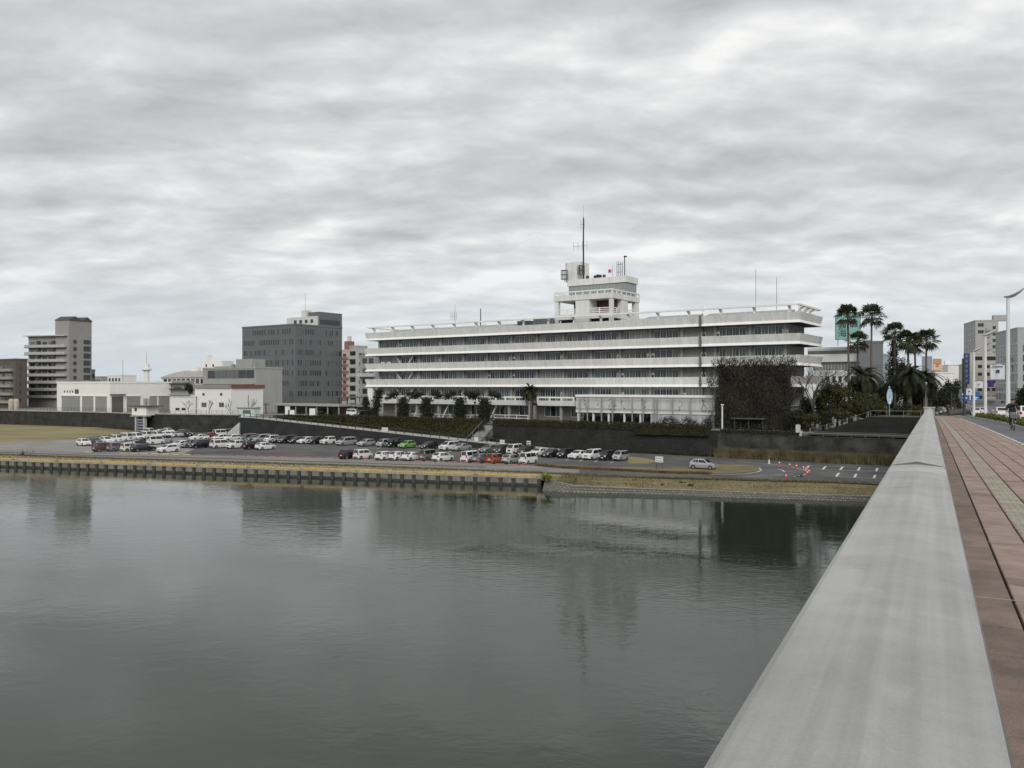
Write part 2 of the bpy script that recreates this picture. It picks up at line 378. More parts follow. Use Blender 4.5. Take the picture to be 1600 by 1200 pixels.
for i in range(60):
    p = FQ.p(i * SPQ - .3, .02)
    d = FQ.d1
    # local y of the shared mesh points to -q2 (towards the water) because q1 runs right to left
    link('panel', pan_me, quay, (p.x - QA.x, p.y - QA.y, 0), ang_q)
    link('tide_mark', wet_me, quay, (p.x - QA.x, p.y - QA.y, 0), ang_q)
    link('pile', pil_me, quay, (p.x - QA.x, p.y - QA.y, rng.uniform(-.05, .03)), ang_q)
pos = .2; k = 0
while pos < 112:
    ln = 4.15; kb = MB(); kb.fbox(FQ, pos, pos + ln, .06, .42, 1.742, 1.96 + rng.uniform(-.02, .02))
    part(kb, 'kerb_block', M_yel, quay); pos += ln + (.12 if k % 2 == 0 else .8); k += 1
far = MB(); far.fbox(FQ, 112, 420, -.05, .3, -.6, 1.52); part(far, 'far_wall', M_panel, quay)
# ---- upper land
up = [tuple(P1 + wd * 120 + wn_ * .3), tuple(P0 + wn_ * .3), (-72.6, 222.2), tuple(LW[3] + v2(0, .3)), tuple(LW[2] + v2(0, .3)), tuple(LW[1] + v2(0, .3)), tuple(LW[0] + v2(0, .3)),
      (-900, 420), (-4000, 1800), (-4000, 6000), (5000, 6000), (5000, 60), (400, -60)]
M_city = mat('city_ground', (0.19, 0.187, 0.175), 0.95, var=0.2, vscale=0.08, bump=0.2)
struct(sheet(up, ZU), 'ground', M_city, fix=False)
# ---- levee walls
def stone_material(name, c1, c2, mortar, bw, rh, rot, patchy=0.4):
    m = bpy.data.materials.new(name); m.use_nodes = True; t = m.node_tree; N = t.nodes; P = N['Principled BSDF']
    g = N.new('ShaderNodeNewGeometry'); mp = N.new('ShaderNodeVectorMath'); mp.operation = 'DOT_PRODUCT'
    t.links.new(g.outputs['Position'], mp.inputs[0]); mp.inputs[1].default_value = (math.cos(rot), math.sin(rot), 0)
    s = N.new('ShaderNodeSeparateXYZ'); t.links.new(g.outputs['Position'], s.inputs[0])
    c = N.new('ShaderNodeCombineXYZ'); t.links.new(mp.outputs['Value'], c.inputs[0]); t.links.new(s.outputs[2], c.inputs[1])
    b = N.new('ShaderNodeTexBrick'); t.links.new(c.outputs[0], b.inputs[0]); b.inputs['Scale'].default_value = 1
    b.inputs['Color1'].default_value = (*c1, 1); b.inputs['Color2'].default_value = (*c2, 1); b.inputs['Mortar'].default_value = (*mortar, 1)
    b.inputs['Brick Width'].default_value = bw; b.inputs['Row Height'].default_value = rh; b.inputs['Mortar Size'].default_value = .03
    n = N.new('ShaderNodeTexNoise'); t.links.new(c.outputs[0], n.inputs['Vector']); n.inputs['Scale'].default_value = .35; n.inputs['Detail'].default_value = 8; n.inputs['Roughness'].default_value = .65
    r = N.new('ShaderNodeValToRGB'); t.links.new(n.outputs['Fac'], r.inputs[0])
    r.color_ramp.elements[0].position = .35; r.color_ramp.elements[0].color = (.55, .55, .52, 1)
    r.color_ramp.elements[1].position = .72; r.color_ramp.elements[1].color = (1 + patchy * 3, 1 + patchy * 3, 1 + patchy * 2.8, 1)
    x = N.new('ShaderNodeMix'); x.data_type = 'RGBA'; x.blend_type = 'MULTIPLY'; x.inputs[0].default_value = 1
    t.links.new(b.outputs[0], x.inputs[6]); t.links.new(r.outputs[0], x.inputs[7]); t.links.new(x.outputs[2], P.inputs[0]); P.inputs['Roughness'].default_value = .95
    bp = N.new('ShaderNodeBump'); bp.inputs['Distance'].default_value = .06; bp.invert = True; t.links.new(b.outputs['Fac'], bp.inputs['Height']); t.links.new(bp.outputs[0], P.inputs['Normal'])
    return m
M_levee = stone_material('levee_wall_dark', (.024, .024, .022), (.029, .029, .026), (.020, .020, .018), 6, 2.0, -.43, .35)
M_stone = stone_material('stone_wall_dark', (.022, .022, .020), (.032, .031, .028), (.014, .014, .013), .55, .38, -.58, .15)
M_ramp = stone_material('ramp_wall_block', (.031, .034, .034), (.037, .040, .040), (.022, .024, .024), .45, .3, -.61, .1)
M_abut = stone_material('stained_wall', (.021, .021, .019), (.027, .026, .024), (.018, .018, .016), 8, 3.0, -.6, .8)
M_cope = mat('wall_coping', (.42, .41, .38), .9, var=.15, dirt=.3); M_dcope = mat('dark_coping', (.07, .068, .06), .9, col2=(.03, .03, .027), vscale=.5, dirt=.3)
def wall(label, pts, z0, z1, th, m, cope=None, tops=None, name='retaining_wall', cm=None):
    "pts front line; wall thickness goes away from the river; tops optional heights"
    root = thing(name, label, 'wall', (pts[0][0], pts[0][1], z0)); w = MB(); c = MB()
    for i in range(len(pts) - 1):
        a, b = Vector(pts[i]), Vector(pts[i + 1]); d = (b - a).normalized(); n = v2(-d.y, d.x)
        if n.y < 0: n = -n
        ta, tb_ = (tops[i], tops[i + 1]) if tops else (z1, z1)
        q = [a, b, b + n * th, a + n * th]; tz = [ta, tb_, tb_, ta]
        w.hexa([(p.x, p.y, z0) for p in q], [(p.x, p.y, z) for p, z in zip(q, tz)])
        if cope:
            q = [a - n * .08, b - n * .08, b + n * (th + .05), a + n * (th + .05)]
            c.hexa([(p.x, p.y, z + .003) for p, z in zip(q, tz)], [(p.x, p.y, z + cope) for p, z in zip(q, tz)])
    part(w, 'wall', m, root)
    if cope: part(c, 'coping', cm or M_cope, root)
    return root
wall('long dark flood wall behind the gravel lot, pale coping on top', [tuple(p) for p in LW], 1.2, 6.55, .6, M_levee, .22)
wall('dark stone retaining wall below the city hall, hedge hanging over it', [tuple(P0), tuple(P0.lerp(P1, .62))], 1.2, 6.28, .8, M_stone, .10, name='stone_wall', cm=M_dcope)
wall('stained concrete wall behind the empty parking bays by the bridge', [tuple(P0.lerp(P1, .62)), tuple(P1 + wd * 60)], 1.2, 5.75, .8, M_abut, .12, cm=M_dcope)
RW0, RW1 = v2(-70, 213), v2(9.6, 155.6); rd = (RW1 - RW0).normalized(); rn = v2(-rd.y, rd.x)
if rn.y < 0: rn = -rn
RL = (RW1 - RW0).length
def rz_(s): return max(1.9, 6.2 - (s - 5) / (RL - 5) * 4.35) if s > 5 else 6.2
ss = [0, 5, 25, 45, 65, 77, 85, RL]; SB = 77.0
wall('dark block wall of the ramp sloping down behind the row of parked cars', [tuple(RW0 + rd * s) for s in ss], 1.2, 0, .4, M_ramp, .12, [rz_(s) + .1 for s in ss], name='ramp_wall')
m = MB(); m2 = MB()
TOPL0, TOPL1 = v2(-72.6, 222.2), P0 + wn_ * .2
M_rampf = mat('ramp_concrete', (.36, .355, .33), .9, var=.12, vscale=.3)
for i in range(len(ss) - 1):
    a, b = RW0 + rd * ss[i], RW0 + rd * ss[i + 1]; za, zb = rz_(ss[i]), rz_(ss[i + 1])
    m.face([((a + rn * .3).x, (a + rn * .3).y, za), ((b + rn * .3).x, (b + rn * .3).y, zb), ((b + rn * 5.2).x, (b + rn * 5.2).y, zb), ((a + rn * 5.2).x, (a + rn * 5.2).y, za)])
    if ss[i] >= SB: continue
    ua, ub = TOPL0.lerp(TOPL1 - wd * 2.8, ss[i] / SB), TOPL0.lerp(TOPL1 - wd * 2.8, ss[i + 1] / SB)
    m2.face([((a + rn * 5.2).x, (a + rn * 5.2).y, za - .05), ((b + rn * 5.2).x, (b + rn * 5.2).y, zb - .05), (ub.x, ub.y, ZU), (ua.x, ua.y, ZU)])
struct(m, 'ramp', M_rampf, fix=False)
M_bank = mat('ivy_bank', (.052, .062, .018), .95, col2=(.020, .026, .010), vscale=.5, bump=.8, bscale=3)
struct(m2, 'planted_bank', M_bank, fix=False)
# pale triangular end wall at the foot of the flood wall
ew = MB(); a = v2(*gp(356, 683, ZL)); b = v2(*gp(374, 682.5, ZL))
ew.hexa([(a.x, a.y, ZL - .3), (b.x, b.y, ZL - .3), (b.x, b.y + .8, ZL - .3), (a.x, a.y + .8, ZL - .3)], [(a.x, a.y, ZL + 1.2), (b.x, b.y, ZL + 3.6), (b.x, b.y + .8, ZL + 3.6), (a.x, a.y + .8, ZL + 1.2)])
single(ew, 'end_wall', mat('pale_concrete', (.52, .51, .48), .9, var=.1, dirt=.25), 'pale sloping concrete end wall where the ramp meets the flood wall', 'wall', (a.x, a.y, ZL - .3))
# ---- bridge approach embankment
EB = Fr((51.0, 143.2), E1, E2)
em = MB(); prof = [(0, 6.1), (3, 6.9), (9.8, 9.2), (19.6, 9.25)]
for i in range(3):
    (a0, h0), (a1, h1) = prof[i], prof[i + 1]
    p = [EB.p(a0, 0), EB.p(a1, 0), EB.p(a1, 60), EB.p(a0, 60)]
    em.hexa([(q.x, q.y, 5.3) for q in p], [(p[0].x, p[0].y, h0), (p[1].x, p[1].y, h1), (p[2].x, p[2].y, h1), (p[3].x, p[3].y, h0)])
eo = struct(em, 'embankment', stone_material('embankment_wall', (.017, .017, .016), (.020, .020, .018), (.014, .014, .013), 4, 1.5, -.6, .1))
M_soil = mat('park_soil', (.075, .07, .045), .95, col2=(.04, .045, .02), vscale=.4, bump=.5)
m = MB()
for i in range(3):
    (a0, h0), (a1, h1) = prof[i], prof[i + 1]; p = [EB.p(a0, .5), EB.p(a1, .5), EB.p(a1, 59), EB.p(a0, 59)]
    m.face([(p[0].x, p[0].y, h0 + .01), (p[1].x, p[1].y, h1 + .01), (p[2].x, p[2].y, h1 + .01), (p[3].x, p[3].y, h0 + .01)])
struct(m, 'park_ground', M_soil, fix=False)
m = MB(); lq = lambda px, off: tuple(P1 + wd * along(P1, wd, px) + wn_ * off)
m.prism([lq(1255, .75), lq(1500, .75), tuple(EB.p(30, .1)), tuple(EB.p(-2.5, .1))], 5.2, 5.72)
struct(m, 'ledge_walk', M_dcope)
# ---- bridge
def zd(t):
    if t <= 150: return 12.68 - .0155 * t - (.00004 * t * t if t > 0 else 0)
    return 9.455 - .0275 * 80 * (1 - math.exp(-(t - 150) / 80))
def bp(t, l): p = TB * t + RB * l; return (p.x, p.y)
def b3(t, l, dz=0.0): x, y = bp(t, l); return (x, y, zd(t) + dz)
def ribbon(l0, l1, t0, t1, dz, step=4.0, thick=None, mb=None, mi=0):
    m = mb or MB(); n = max(1, int((t1 - t0) / step))
    for i in range(n):
        a, b = t0 + (t1 - t0) * i / n, t0 + (t1 - t0) * (i + 1) / n
        if thick is None: m.face([b3(a, l0, dz), b3(a, l1, dz), b3(b, l1, dz), b3(b, l0, dz)], mi)
        else: m.hexa([b3(a, l0, dz - thick), b3(a, l1, dz - thick), b3(b, l1, dz - thick), b3(b, l0, dz - thick)], [b3(a, l0, dz), b3(a, l1, dz), b3(b, l1, dz), b3(b, l0, dz)], mi)
    return m
M_deck = mat('deck_concrete', (.26, .255, .24), .9, var=.12)
m = ribbon(-.42, 22, -20, 152, -.07, 6, 1.1); ribbon(.6, 3.2, -20, 152, -1.15, 6, 1.3, m); ribbon(9, 12, -20, 152, -1.15, 6, 1.3, m); ribbon(18, 21, -20, 152, -1.15, 6, 1.3, m)
for t in (22, 66, 110):
    x, y = bp(t, 11); f = Fr((x, y), TB, RB); m.fbox(f, -1, 1, -9, 9, -3, zd(t) - 2.3)
struct(m, 'bridge_deck', M_deck)
m = ribbon(-.42, 30, 152, 420, -.08, 12, 3.2); struct(m, 'street_embankment', M_deck)
M_asph2 = mat('cycle_lane_asphalt', (.125, .127, .132), .95, var=.15, vscale=.4, bump=.3, bscale=30)
struct(ribbon(2.98, 5.0, -20, 152, 0.004, 4), 'cycle_lane', M_asph2, fix=False)
struct(ribbon(6.15, 22, -20, 420, -.04, 4), 'road', M_asph2, fix=False)
struct(ribbon(.2, 5.0, 152, 420, 0.0, 8), 'street_pavement', mat('pavement_brown', (.27, .185, .145), .9, var=.12), fix=False)
m = ribbon(12.4, 12.55, 60, 400, -.036, 8)
struct(m, 'lane_line', mat('road_paint', (.7, .7, .68), .8, var=.1), fix=False)
# ---- paved footway: bricks are pieces
foot = struct(ribbon(.1, 2.98, -20, 152, -.045, 4), 'footway', mat('paver_bed', (.045, .038, .032), .95), fix=False)
pv = [mat('paver_red_%s' % n, c, .9, var=.16, vscale=3.0, bump=.35, bscale=60) for n, c in
      (('a', (.300, .222, .184)), ('b', (.330, .246, .204)), ('c', (.278, .205, .170)), ('d', (.315, .238, .200)))]
pdk = [mat('paver_dark_shaded_%s' % n, c, .9, var=.22, vscale=3.0, bump=.35, bscale=60) for n, c in (('a', (.195, .145, .12)), ('b', (.215, .158, .13)), ('c', (.175, .132, .11)))]  # dark tones: shade beside the railing put into colour, plus odd dark pavers
ptc = [mat('paver_guide_%s' % n, c, .9, var=.15, vscale=4, bump=.3, bscale=60) for n, c in (('a', (.30, .272, .215)), ('b', (.33, .298, .235)))]
cols = [(.16, .565), (.565, .91), (.91, 1.26), (1.26, 1.61), (1.61, 1.96), (1.96, 2.31), (2.31, 2.66), (2.66, 2.96)]
PL = .35
def seen(t, l):
    x, y = bp(t, l)
    if y < .2: return False
    u = 800 + x / y * F; v = H0 + (CZ - zd(t)) / y * F
    return u < 1625 and v < 1225
def paver_shape(b, c, t0, t1, mi, guide, jit):
    g = .005; l0, l1 = c; ta, tb2 = t0 + g * 2.2, t1 - g * 2.2; la, lb = l0 + g * 2.2, l1 - g * 2.2; e = .006
    o = b3(t0, l0)
    z = jit
    lo = [b3(ta, la, -.05), b3(ta, lb, -.05), b3(tb2, lb, -.05), b3(tb2, la, -.05)]
    mid = [b3(ta, la, z - e), b3(ta, lb, z - e), b3(tb2, lb, z - e), b3(tb2, la, z - e)]
    hi = [b3(ta + e, la + e, z), b3(ta + e, lb - e, z), b3(tb2 - e, lb - e, z), b3(tb2 - e, la + e, z)]
    i = len(b.v); b.v += lo + mid + hi
    for k in range(4):
        k2 = (k + 1) % 4
        b.f += [(i + k, i + k2, i + 4 + k2, i + 4 + k), (i + 4 + k, i + 4 + k2, i + 8 + k2, i + 8 + k)]; b.m += [mi, mi]
    b.f.append((i + 8, i + 9, i + 10, i + 11)); b.m.append(mi)
    if guide:
        for q in range(4):
            lc = la + (lb - la) * (q + .5) / 4
            b.hexa([b3(ta + .02, lc - .028, z - .001), b3(ta + .02, lc + .028, z - .001), b3(tb2 - .02, lc + .028, z - .001), b3(tb2 - .02, lc - .028, z - .001)],
                   [b3(ta + .025, lc - .02, z + .005), b3(ta + .025, lc + .02, z + .005), b3(tb2 - .025, lc + .02, z + .005), b3(tb2 - .025, lc - .02, z + .005)], mi)
rng = random.Random(11); pieces = []
for ci, c in enumerate(cols):
    L = .7 if ci == 0 else PL
    t = 3.0 + (.13 * ci if ci % 2 else 0)
    while t < 100:
        if t < 60 or ci < 99:
            if seen(t + L, c[0]): pieces.append((t, ci, L))
        t += L
pieces.sort()
rest = MB(); cnt = 0
allm = pv + pdk + ptc
for t, ci, L in pieces:
    guide = ci == 2
    mi = (len(pv) + len(pdk) + rng.randrange(2)) if guide else (len(pv) + rng.randrange(3) if (ci == 0 or rng.random() < .05) else rng.randrange(4))
    jit = rng.uniform(-.002, .002)
    if cnt < 298:
        b = MB(); paver_shape(b, cols[ci], t, t + L, 0, guide, jit); part(b, 'paver', allm[mi], foot, fix=False); cnt += 1
    else:
        paver_shape(rest, cols[ci], t, t + L, mi, guide and t < 25, jit)
part(rest, 'far_paving', allm, foot, kind='stuff', fix=False)
m = MB()
for ci, c in enumerate(cols): ribbon(c[0] + .01, c[1] - .01, 100, 152, -.004, 4, None, m, (7 if ci == 2 else (4 if ci == 0 else ci % 4)))
part(m, 'distant_paving', allm, foot, kind='stuff', fix=False)
for t in (7.4, 10.35):                                           # thin pale movement joints across the paving
    part(ribbon(.16, 2.96, t, t + .018, .0025, 5), 'joint_strip', mat('joint_sealant', (.42, .40, .36), .8), foot, fix=False)
# ---- edging stones of the footway and kerb of the planted strip
edge = thing('footway_edging', 'dashed white edging stones between paving and cycle lane', 'edging', b3(20, 2.9))
M_edge = mat('edging_white', (.56, .55, .52), .85, var=.2, vscale=2)
t = 18
while t < 110:
    part(ribbon(2.965, 3.08, t, t + .9, .02, 2, .06), 'edging_stone', M_edge, edge); t += 1.55 if t < 60 else 2.0
pk = thing('planter_kerb', 'pale concrete kerb edging the planted strip beside the cycle lane', 'kerb', b3(40, 5.0))
t = 30
while t < 150:
    part(ribbon(5.0, 5.16, t, t + 1.96, .15, 2, .3), 'kerb_stone', M_cope, pk); t += 2
m = ribbon(5.16, 5.98, 30, 150, .10, 4); struct(m, 'planting_soil', M_soil, fix=False)
pk2 = thing('road_kerb', 'pale kerb between the planted strip and the roadway', 'kerb', b3(40, 6.0))
t = 30
while t < 150:
    part(ribbon(5.98, 6.14, t, t + 3.96, .15, 4, .3), 'kerb_stone', M_cope, pk2); t += 4
# ---- bridge railing with its broad metal handrail
rail = thing('bridge_railing', 'bridge railing with broad weathered grey handrail running into the distance', 'railing', b3(0, -.075))
def rail_material():
    m = bpy.data.materials.new('weathered_handrail'); m.use_nodes = True; t = m.node_tree; N = t.nodes; P = N['Principled BSDF']
    g = N.new('ShaderNodeNewGeometry')
    mp = N.new('ShaderNodeMapping'); mp.inputs['Rotation'].default_value = (0, 0, math.atan2(TB.x, TB.y)); t.links.new(g.outputs['Position'], mp.inputs[0])
    def noise(sc, scale, det, dist=0., rough=.6):
        k = N.new('ShaderNodeMapping'); k.inputs['Scale'].default_value = sc; t.links.new(mp.outputs[0], k.inputs[0])
        n = N.new('ShaderNodeTexNoise'); n.inputs['Scale'].default_value = scale; n.inputs['Detail'].default_value = det; n.inputs['Distortion'].default_value = dist; n.inputs['Roughness'].default_value = rough
        t.links.new(k.outputs[0], n.inputs['Vector']); return n.outputs['Fac']
    def ramp(f, p0, c0, p1, c1):
        r = N.new('ShaderNodeValToRGB'); t.links.new(f, r.inputs[0]); r.color_ramp.elements[0].position = p0; r.color_ramp.elements[0].color = (*c0, 1)
        r.color_ramp.elements[1].position = p1; r.color_ramp.elements[1].color = (*c1, 1); return r.outputs[0]
    def mix(a, b, mode='MULTIPLY', f=1.0):
        x = N.new('ShaderNodeMix'); x.data_type = 'RGBA'; x.blend_type = mode; t.links.new(a, x.inputs[6]); t.links.new(b, x.inputs[7])
        if isinstance(f, float): x.inputs[0].default_value = f
        else: t.links.new(f, x.inputs[0])
        return x.outputs[2]
    base = ramp(noise((1, .6, 1), 1.6, 6, .6), .34, (.36, .354, .338), .66, (.455, .448, .428))
    cross = ramp(noise((1.2, 1.2, 1), 3.2, 7, 1.0), .33, (.89, .89, .875), .64, (1.04, 1.04, 1.03))      # smears across the rail
    scratch = ramp(noise((22, .3, 1), 1.5, 6, .2), .38, (.88, .88, .87), .62, (1.06, 1.06, 1.06))    # rubbing along the rail
    c = mix(mix(base, cross), scratch)
    ptch = N.new('ShaderNodeValToRGB'); t.links.new(noise((1, .5, 1), 1.7, 7, .3, .5), ptch.inputs[0])
    ptch.color_ramp.elements[0].position = .565; ptch.color_ramp.elements[0].color = (0, 0, 0, 1); ptch.color_ramp.elements[1].position = .592; ptch.color_ramp.elements[1].color = (.6, .6, .6, 1)
    d = N.new('ShaderNodeRGB'); d.outputs[0].default_value = (.52, .512, .485, 1)
    c = mix(c, d.outputs[0], 'MIX', ptch.outputs[0])
    spk = ramp(noise((1, 1, 1), 170, 4), .30, (.91, .905, .895), .68, (1.05, 1.05, 1.05))
    c = mix(c, spk); t.links.new(c, P.inputs[0])
    P.inputs['Metallic'].default_value = .55
    rr = ramp(noise((1, 2, 1), 3, 5), .3, (.26, .26, .26), .7, (.46, .46, .46)); t.links.new(rr, P.inputs['Roughness'])
    b = N.new('ShaderNodeBump'); b.inputs['Strength'].default_value = .05; b.inputs['Distance'].default_value = .01
    t.links.new(noise((1, 1, 1), 6, 6), b.inputs['Height']); t.links.new(b.outputs[0], P.inputs['Normal'])
    return m
M_rail = rail_material(); M_trim0 = mat('joint_dark', (.13, .128, .12), .8)
HR = 1.10
def cap(t0, t1, dz=0.0, rdg=.026):
    m = MB(); prof = [(-.222, -.075), (-.237, -.062), (-.240, -.02), (-.234, -.006), (-.222, .000), (-.079, rdg), (-.071, rdg), (.072, .000), (.084, -.006), (.09, -.02), (.087, -.062), (.072, -.075)]
    n = max(2, int((t1 - t0) / 2)); ts = [t0 + .016 + (t1 - t0 - .032) * i / n for i in range(n + 1)]
    i0 = len(m.v)
    for t in ts:
        for l, z in prof: m.v.append(b3(t, l, HR + z + dz))
    k = len(prof)
    for a in range(n):
        for j in range(k):
            j2 = (j + 1) % k; m.f.append((i0 + a * k + j, i0 + a * k + j2, i0 + (a + 1) * k + j2, i0 + (a + 1) * k + j)); m.m.append(0)
    m.f.append(tuple(range(i0, i0 + k))); m.f.append(tuple(range(i0 + n * k + k - 1, i0 + n * k - 1, -1))); m.m += [0, 0]
    return m
t = -6.0
while t < 147:
    t1 = min(t + 12, 147); part(cap(t, t1, 0.0, .014 if t < 0 else .028), 'handrail', M_rail, rail); t = t1
    part(cap(t - .034, t + .034, .002, .024), 'joint_shadow_band', M_trim0, rail)  # dark band paints the shadow line at the sleeve edge
post_me = local_mesh(lambda b: (b.box(-.05, .05, -.04, .04, -.05, HR - .075), b.box(-.09, .09, -.08, .08, -.06, 0)), 'post', M_steel)
t = -4; o3 = Vector(b3(0, -.075)); ra = math.atan2(RB.y, RB.x)
while t < 147:
    link('post', post_me, rail, tuple(Vector(b3(t, -.075, .02)) - o3), ra); t += 2.0
for zz_ in (.18, .42, .66, .9):
    part(ribbon(-.095, -.055, -5, 147, zz_, 4, .04), 'rail_bar', M_steel, rail)
ep = MB(); f = Fr(bp(149.2, -.1), TB, RB); ep.fbox(f, -.8, .8, -.8, .7, zd(149) - .1, zd(149) + 1.25); ep.fbox(f, -.9, .9, -.9, .8, zd(149) + 1.25, zd(149) + 1.45)
single(ep, 'bridge_pillar', M_cope, 'stout pale pillar where the bridge railing ends among the trees', 'pillar', (f.o.x, f.o.y, zd(149) - .1))
# ================================================================ CITY HALL
BO = v2(-38.5, 216.7); FB = Fr(BO, E1, E2); BL, BD = 111.5, 16.2
def ab(px, b=0.0): return along(FB.p(0, b), E1, px)
def dB(a, b=0.0): return FB.p(a, b).y
hall = thing('city_hall', 'long white office building with stacked balcony bands and a rooftop tower', 'building', (BO.x, BO.y, ZU))
HO = Vector((BO.x, BO.y, ZU)); angB = FB.ang()
def ring(mb, prof, a0, a1, b0, b1, z, mi=0):
    "closed profile (outward offset, height) swept round a rectangle"
    k = len(prof); i0 = len(mb.v)
    for (sa, sb) in ((-1, -1), (1, -1), (1, 1), (-1, 1)):
        for o, h in prof:
            a = (a0 - o) if sa < 0 else (a1 + o); b = (b0 - o) if sb < 0 else (b1 + o)
            p = FB.p(a, b); mb.v.append((p.x, p.y, z + h))
    for c in range(4):
        c2 = (c + 1) % 4
        for j in range(k):
            j2 = (j + 1) % k; mb.f.append((i0 + c * k + j, i0 + c2 * k + j, i0 + c2 * k + j2, i0 + c * k + j2)); mb.m.append(mi)
    return mb
OV = .45
zb = [14.1, 18.1, 22.1, 26.1]
A0, A1, B0_, B1_ = OV, BL - OV, OV, BD - OV
for z in zb:
    m = MB(); ring(m, [(.0, .56), (.36, 2.0), (.16, 2.0), (-.18, .56)], A0, A1, B0_, B1_, z); part(m, 'balcony_parapet', M_band, hall)
    m = MB(); ring(m, [(.32, .02), (.30, .10), (.003, .557), (-.18, .557), (-.18, .02)], A0, A1, B0_, B1_, z); part(m, 'balcony_ledge', M_ledge, hall)
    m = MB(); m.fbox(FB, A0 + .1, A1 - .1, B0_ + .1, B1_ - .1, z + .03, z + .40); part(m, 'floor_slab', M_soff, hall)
WA0, WA1, WB0, WB1 = 3.2, BL - 3.2, 2.3, BD - 2.3
zf = [10.4, 14.5, 18.5, 22.5]        # floor tops of the upper storeys
for i, z in enumerate(zf):
    ztop = zb[i] + .03
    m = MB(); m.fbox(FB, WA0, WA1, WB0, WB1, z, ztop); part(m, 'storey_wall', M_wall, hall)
m = MB(); m.fbox(FB, WA0 + .3, WA1 - .3, WB0 + 1.2, WB1, ZU, 10.4); part(m, 'ground_storey_wall', mat('ground_storey_brown', (.20, .185, .16), .9, var=.15), hall)
NB = 15; BW = (WA1 - WA0) / NB
# piers, windows with frames and panes
pier_me = local_mesh(lambda b: b.box(-.28, .28, -.38, .0, 0, 3.56), 'pier', mat('pier_concrete', (.36, .36, .342), .85, var=.06, dirt=.25))  # pier tone lowered too, recess shade painted into it
WWID, WHI = 5.3, 3.3
def frame_shape(b):
    b.box(0, WWID, -.10, -.0, 0, .10); b.box(0, WWID, -.10, 0, WHI - .1, WHI)
    for k in range(5):
        x = WWID * k / 4; b.box(max(0, x - .05) if k else 0, (x + .05) if k < 4 else WWID, -.11, 0, .101, WHI - .101)
    for k in (0, 1, 2, 3): b.box(WWID * k / 4 + .56, WWID * k / 4 + .60, -.08, 0, .101, WHI - .101)
frame_me = local_mesh(frame_shape, 'window', mat('window_frame_white', (.62, .63, .62), .5))
pane_me = local_mesh(lambda b: b.box(.052, WWID / 4 - .052, -.045, -.005, .101, WHI - .101), 'pane', G_dark)
door_me = local_mesh(lambda b: (b.box(0, .12, -.12, 0, 0, 2.5), b.box(.88, 1.0, -.12, 0, 0, 2.5), b.box(.12, .88, -.12, 0, 2.1, 2.5), b.box(.12, .88, -.1, 0, 0, .5)), 'door', M_white)
dpane_me = local_mesh(lambda b: b.box(.122, .878, -.06, -.01, .5, 2.1), 'pane', G_dark)
def place(me, parent, a, b, z, name, rz=0.0):
    p = FB.p(a, b); o = link(name, me, parent, (p.x - HO.x, p.y - HO.y, z - HO.z), angB + rz); return o
def setpane(o, m):
    o.material_slots[0].link = 'OBJECT'; o.material_slots[0].material = m
rng = random.Random(21)
for i, z in enumerate(zf):
    h = zb[i] + .02 - z - .005
    for k in range(NB + 1):
        a = WA0 + k * BW; a = min(max(a, WA0 + .28), WA1 - .28)
        o = place(pier_me, hall, a, WB0 - .002, z, 'pier'); o.scale.z = h / 3.56
    for k in range(NB):
        a = WA0 + k * BW + .85
        px = 800 + FB.p(a, WB0).x / FB.p(a, WB0).y * F
        if k in (12,) and i >= 1:                                  # blind bay beside the downpipe: one slot window
            o = place(door_me, hall, a + 3.2, WB0 - .003, z + .1, 'door'); q = link('pane', dpane_me, o); continue
        o = place(frame_me, hall, a, WB0 - .003, z + .05, 'window')
        style = rng.random(); run = rng.choice(GL)
        for q in range(4):
            pn = link('pane', pane_me, o, (WWID * q / 4, 0, 0))
            setpane(pn, run if rng.random() < .6 else rng.choice(GL))
        if rng.random() < .4:
            d = place(door_me, hall, a + WWID + .06 if rng.random() < .5 else a - .95, WB0 - .004, z + .05, 'door'); link('pane', dpane_me, d)
# right end wall windows
for i, z in enumerate(zf):
    for k in range(3):
        p = FB.p(WA1 + .003, WB0 + .8 + k * 3.4)
        o = link('end_window', frame_me, hall, (p.x - HO.x, p.y - HO.y, z + .05 - HO.z), angB + math.pi / 2); o.scale.x = .5
        for q in range(2):
            pn = link('pane', pane_me, o, (WWID * q / 2, 0, 0)); pn.scale.x = 2; setpane(pn, G_dark)
# seismic braces near the left end
M_brace = mat('brace_white', (.55, .55, .53), .6, var=.05)
def brace(a0, z0, a1, z1, b, w=.38):
    m = MB(); p, q = FB.p(a0, b), FB.p(a1, b); n = E2 * -.3
    d = Vector((a1 - a0, z1 - z0)).normalized(); sx, sz = -d.y * w / 2, d.x * w / 2
    pts = [(a0 + sx, z0 + sz), (a0 - sx, z0 - sz), (a1 - sx, z1 - sz), (a1 + sx, z1 + sz)]
    lo = []; hi = []
    for a, z in pts:
        p = FB.p(a, b); lo.append((p.x, p.y, z)); p = FB.p(a, b - .3); hi.append((p.x, p.y, z))
    m.hexa(lo, hi); part(m, 'brace', M_brace, hall)
for z in zf[:3]:
    c = ab(632, 1.6); brace(c - 2.9, z + 3.4, c - .2, z + .2, 1.85); brace(c + 2.9, z + 3.4, c + .2, z + .2, 1.85)
for px in (700, 775, 655):
    c = ab(px, 1.8); brace(c - 1.7, ZU + .3, c + .2, ZU + 3.5, 2.0, .35)
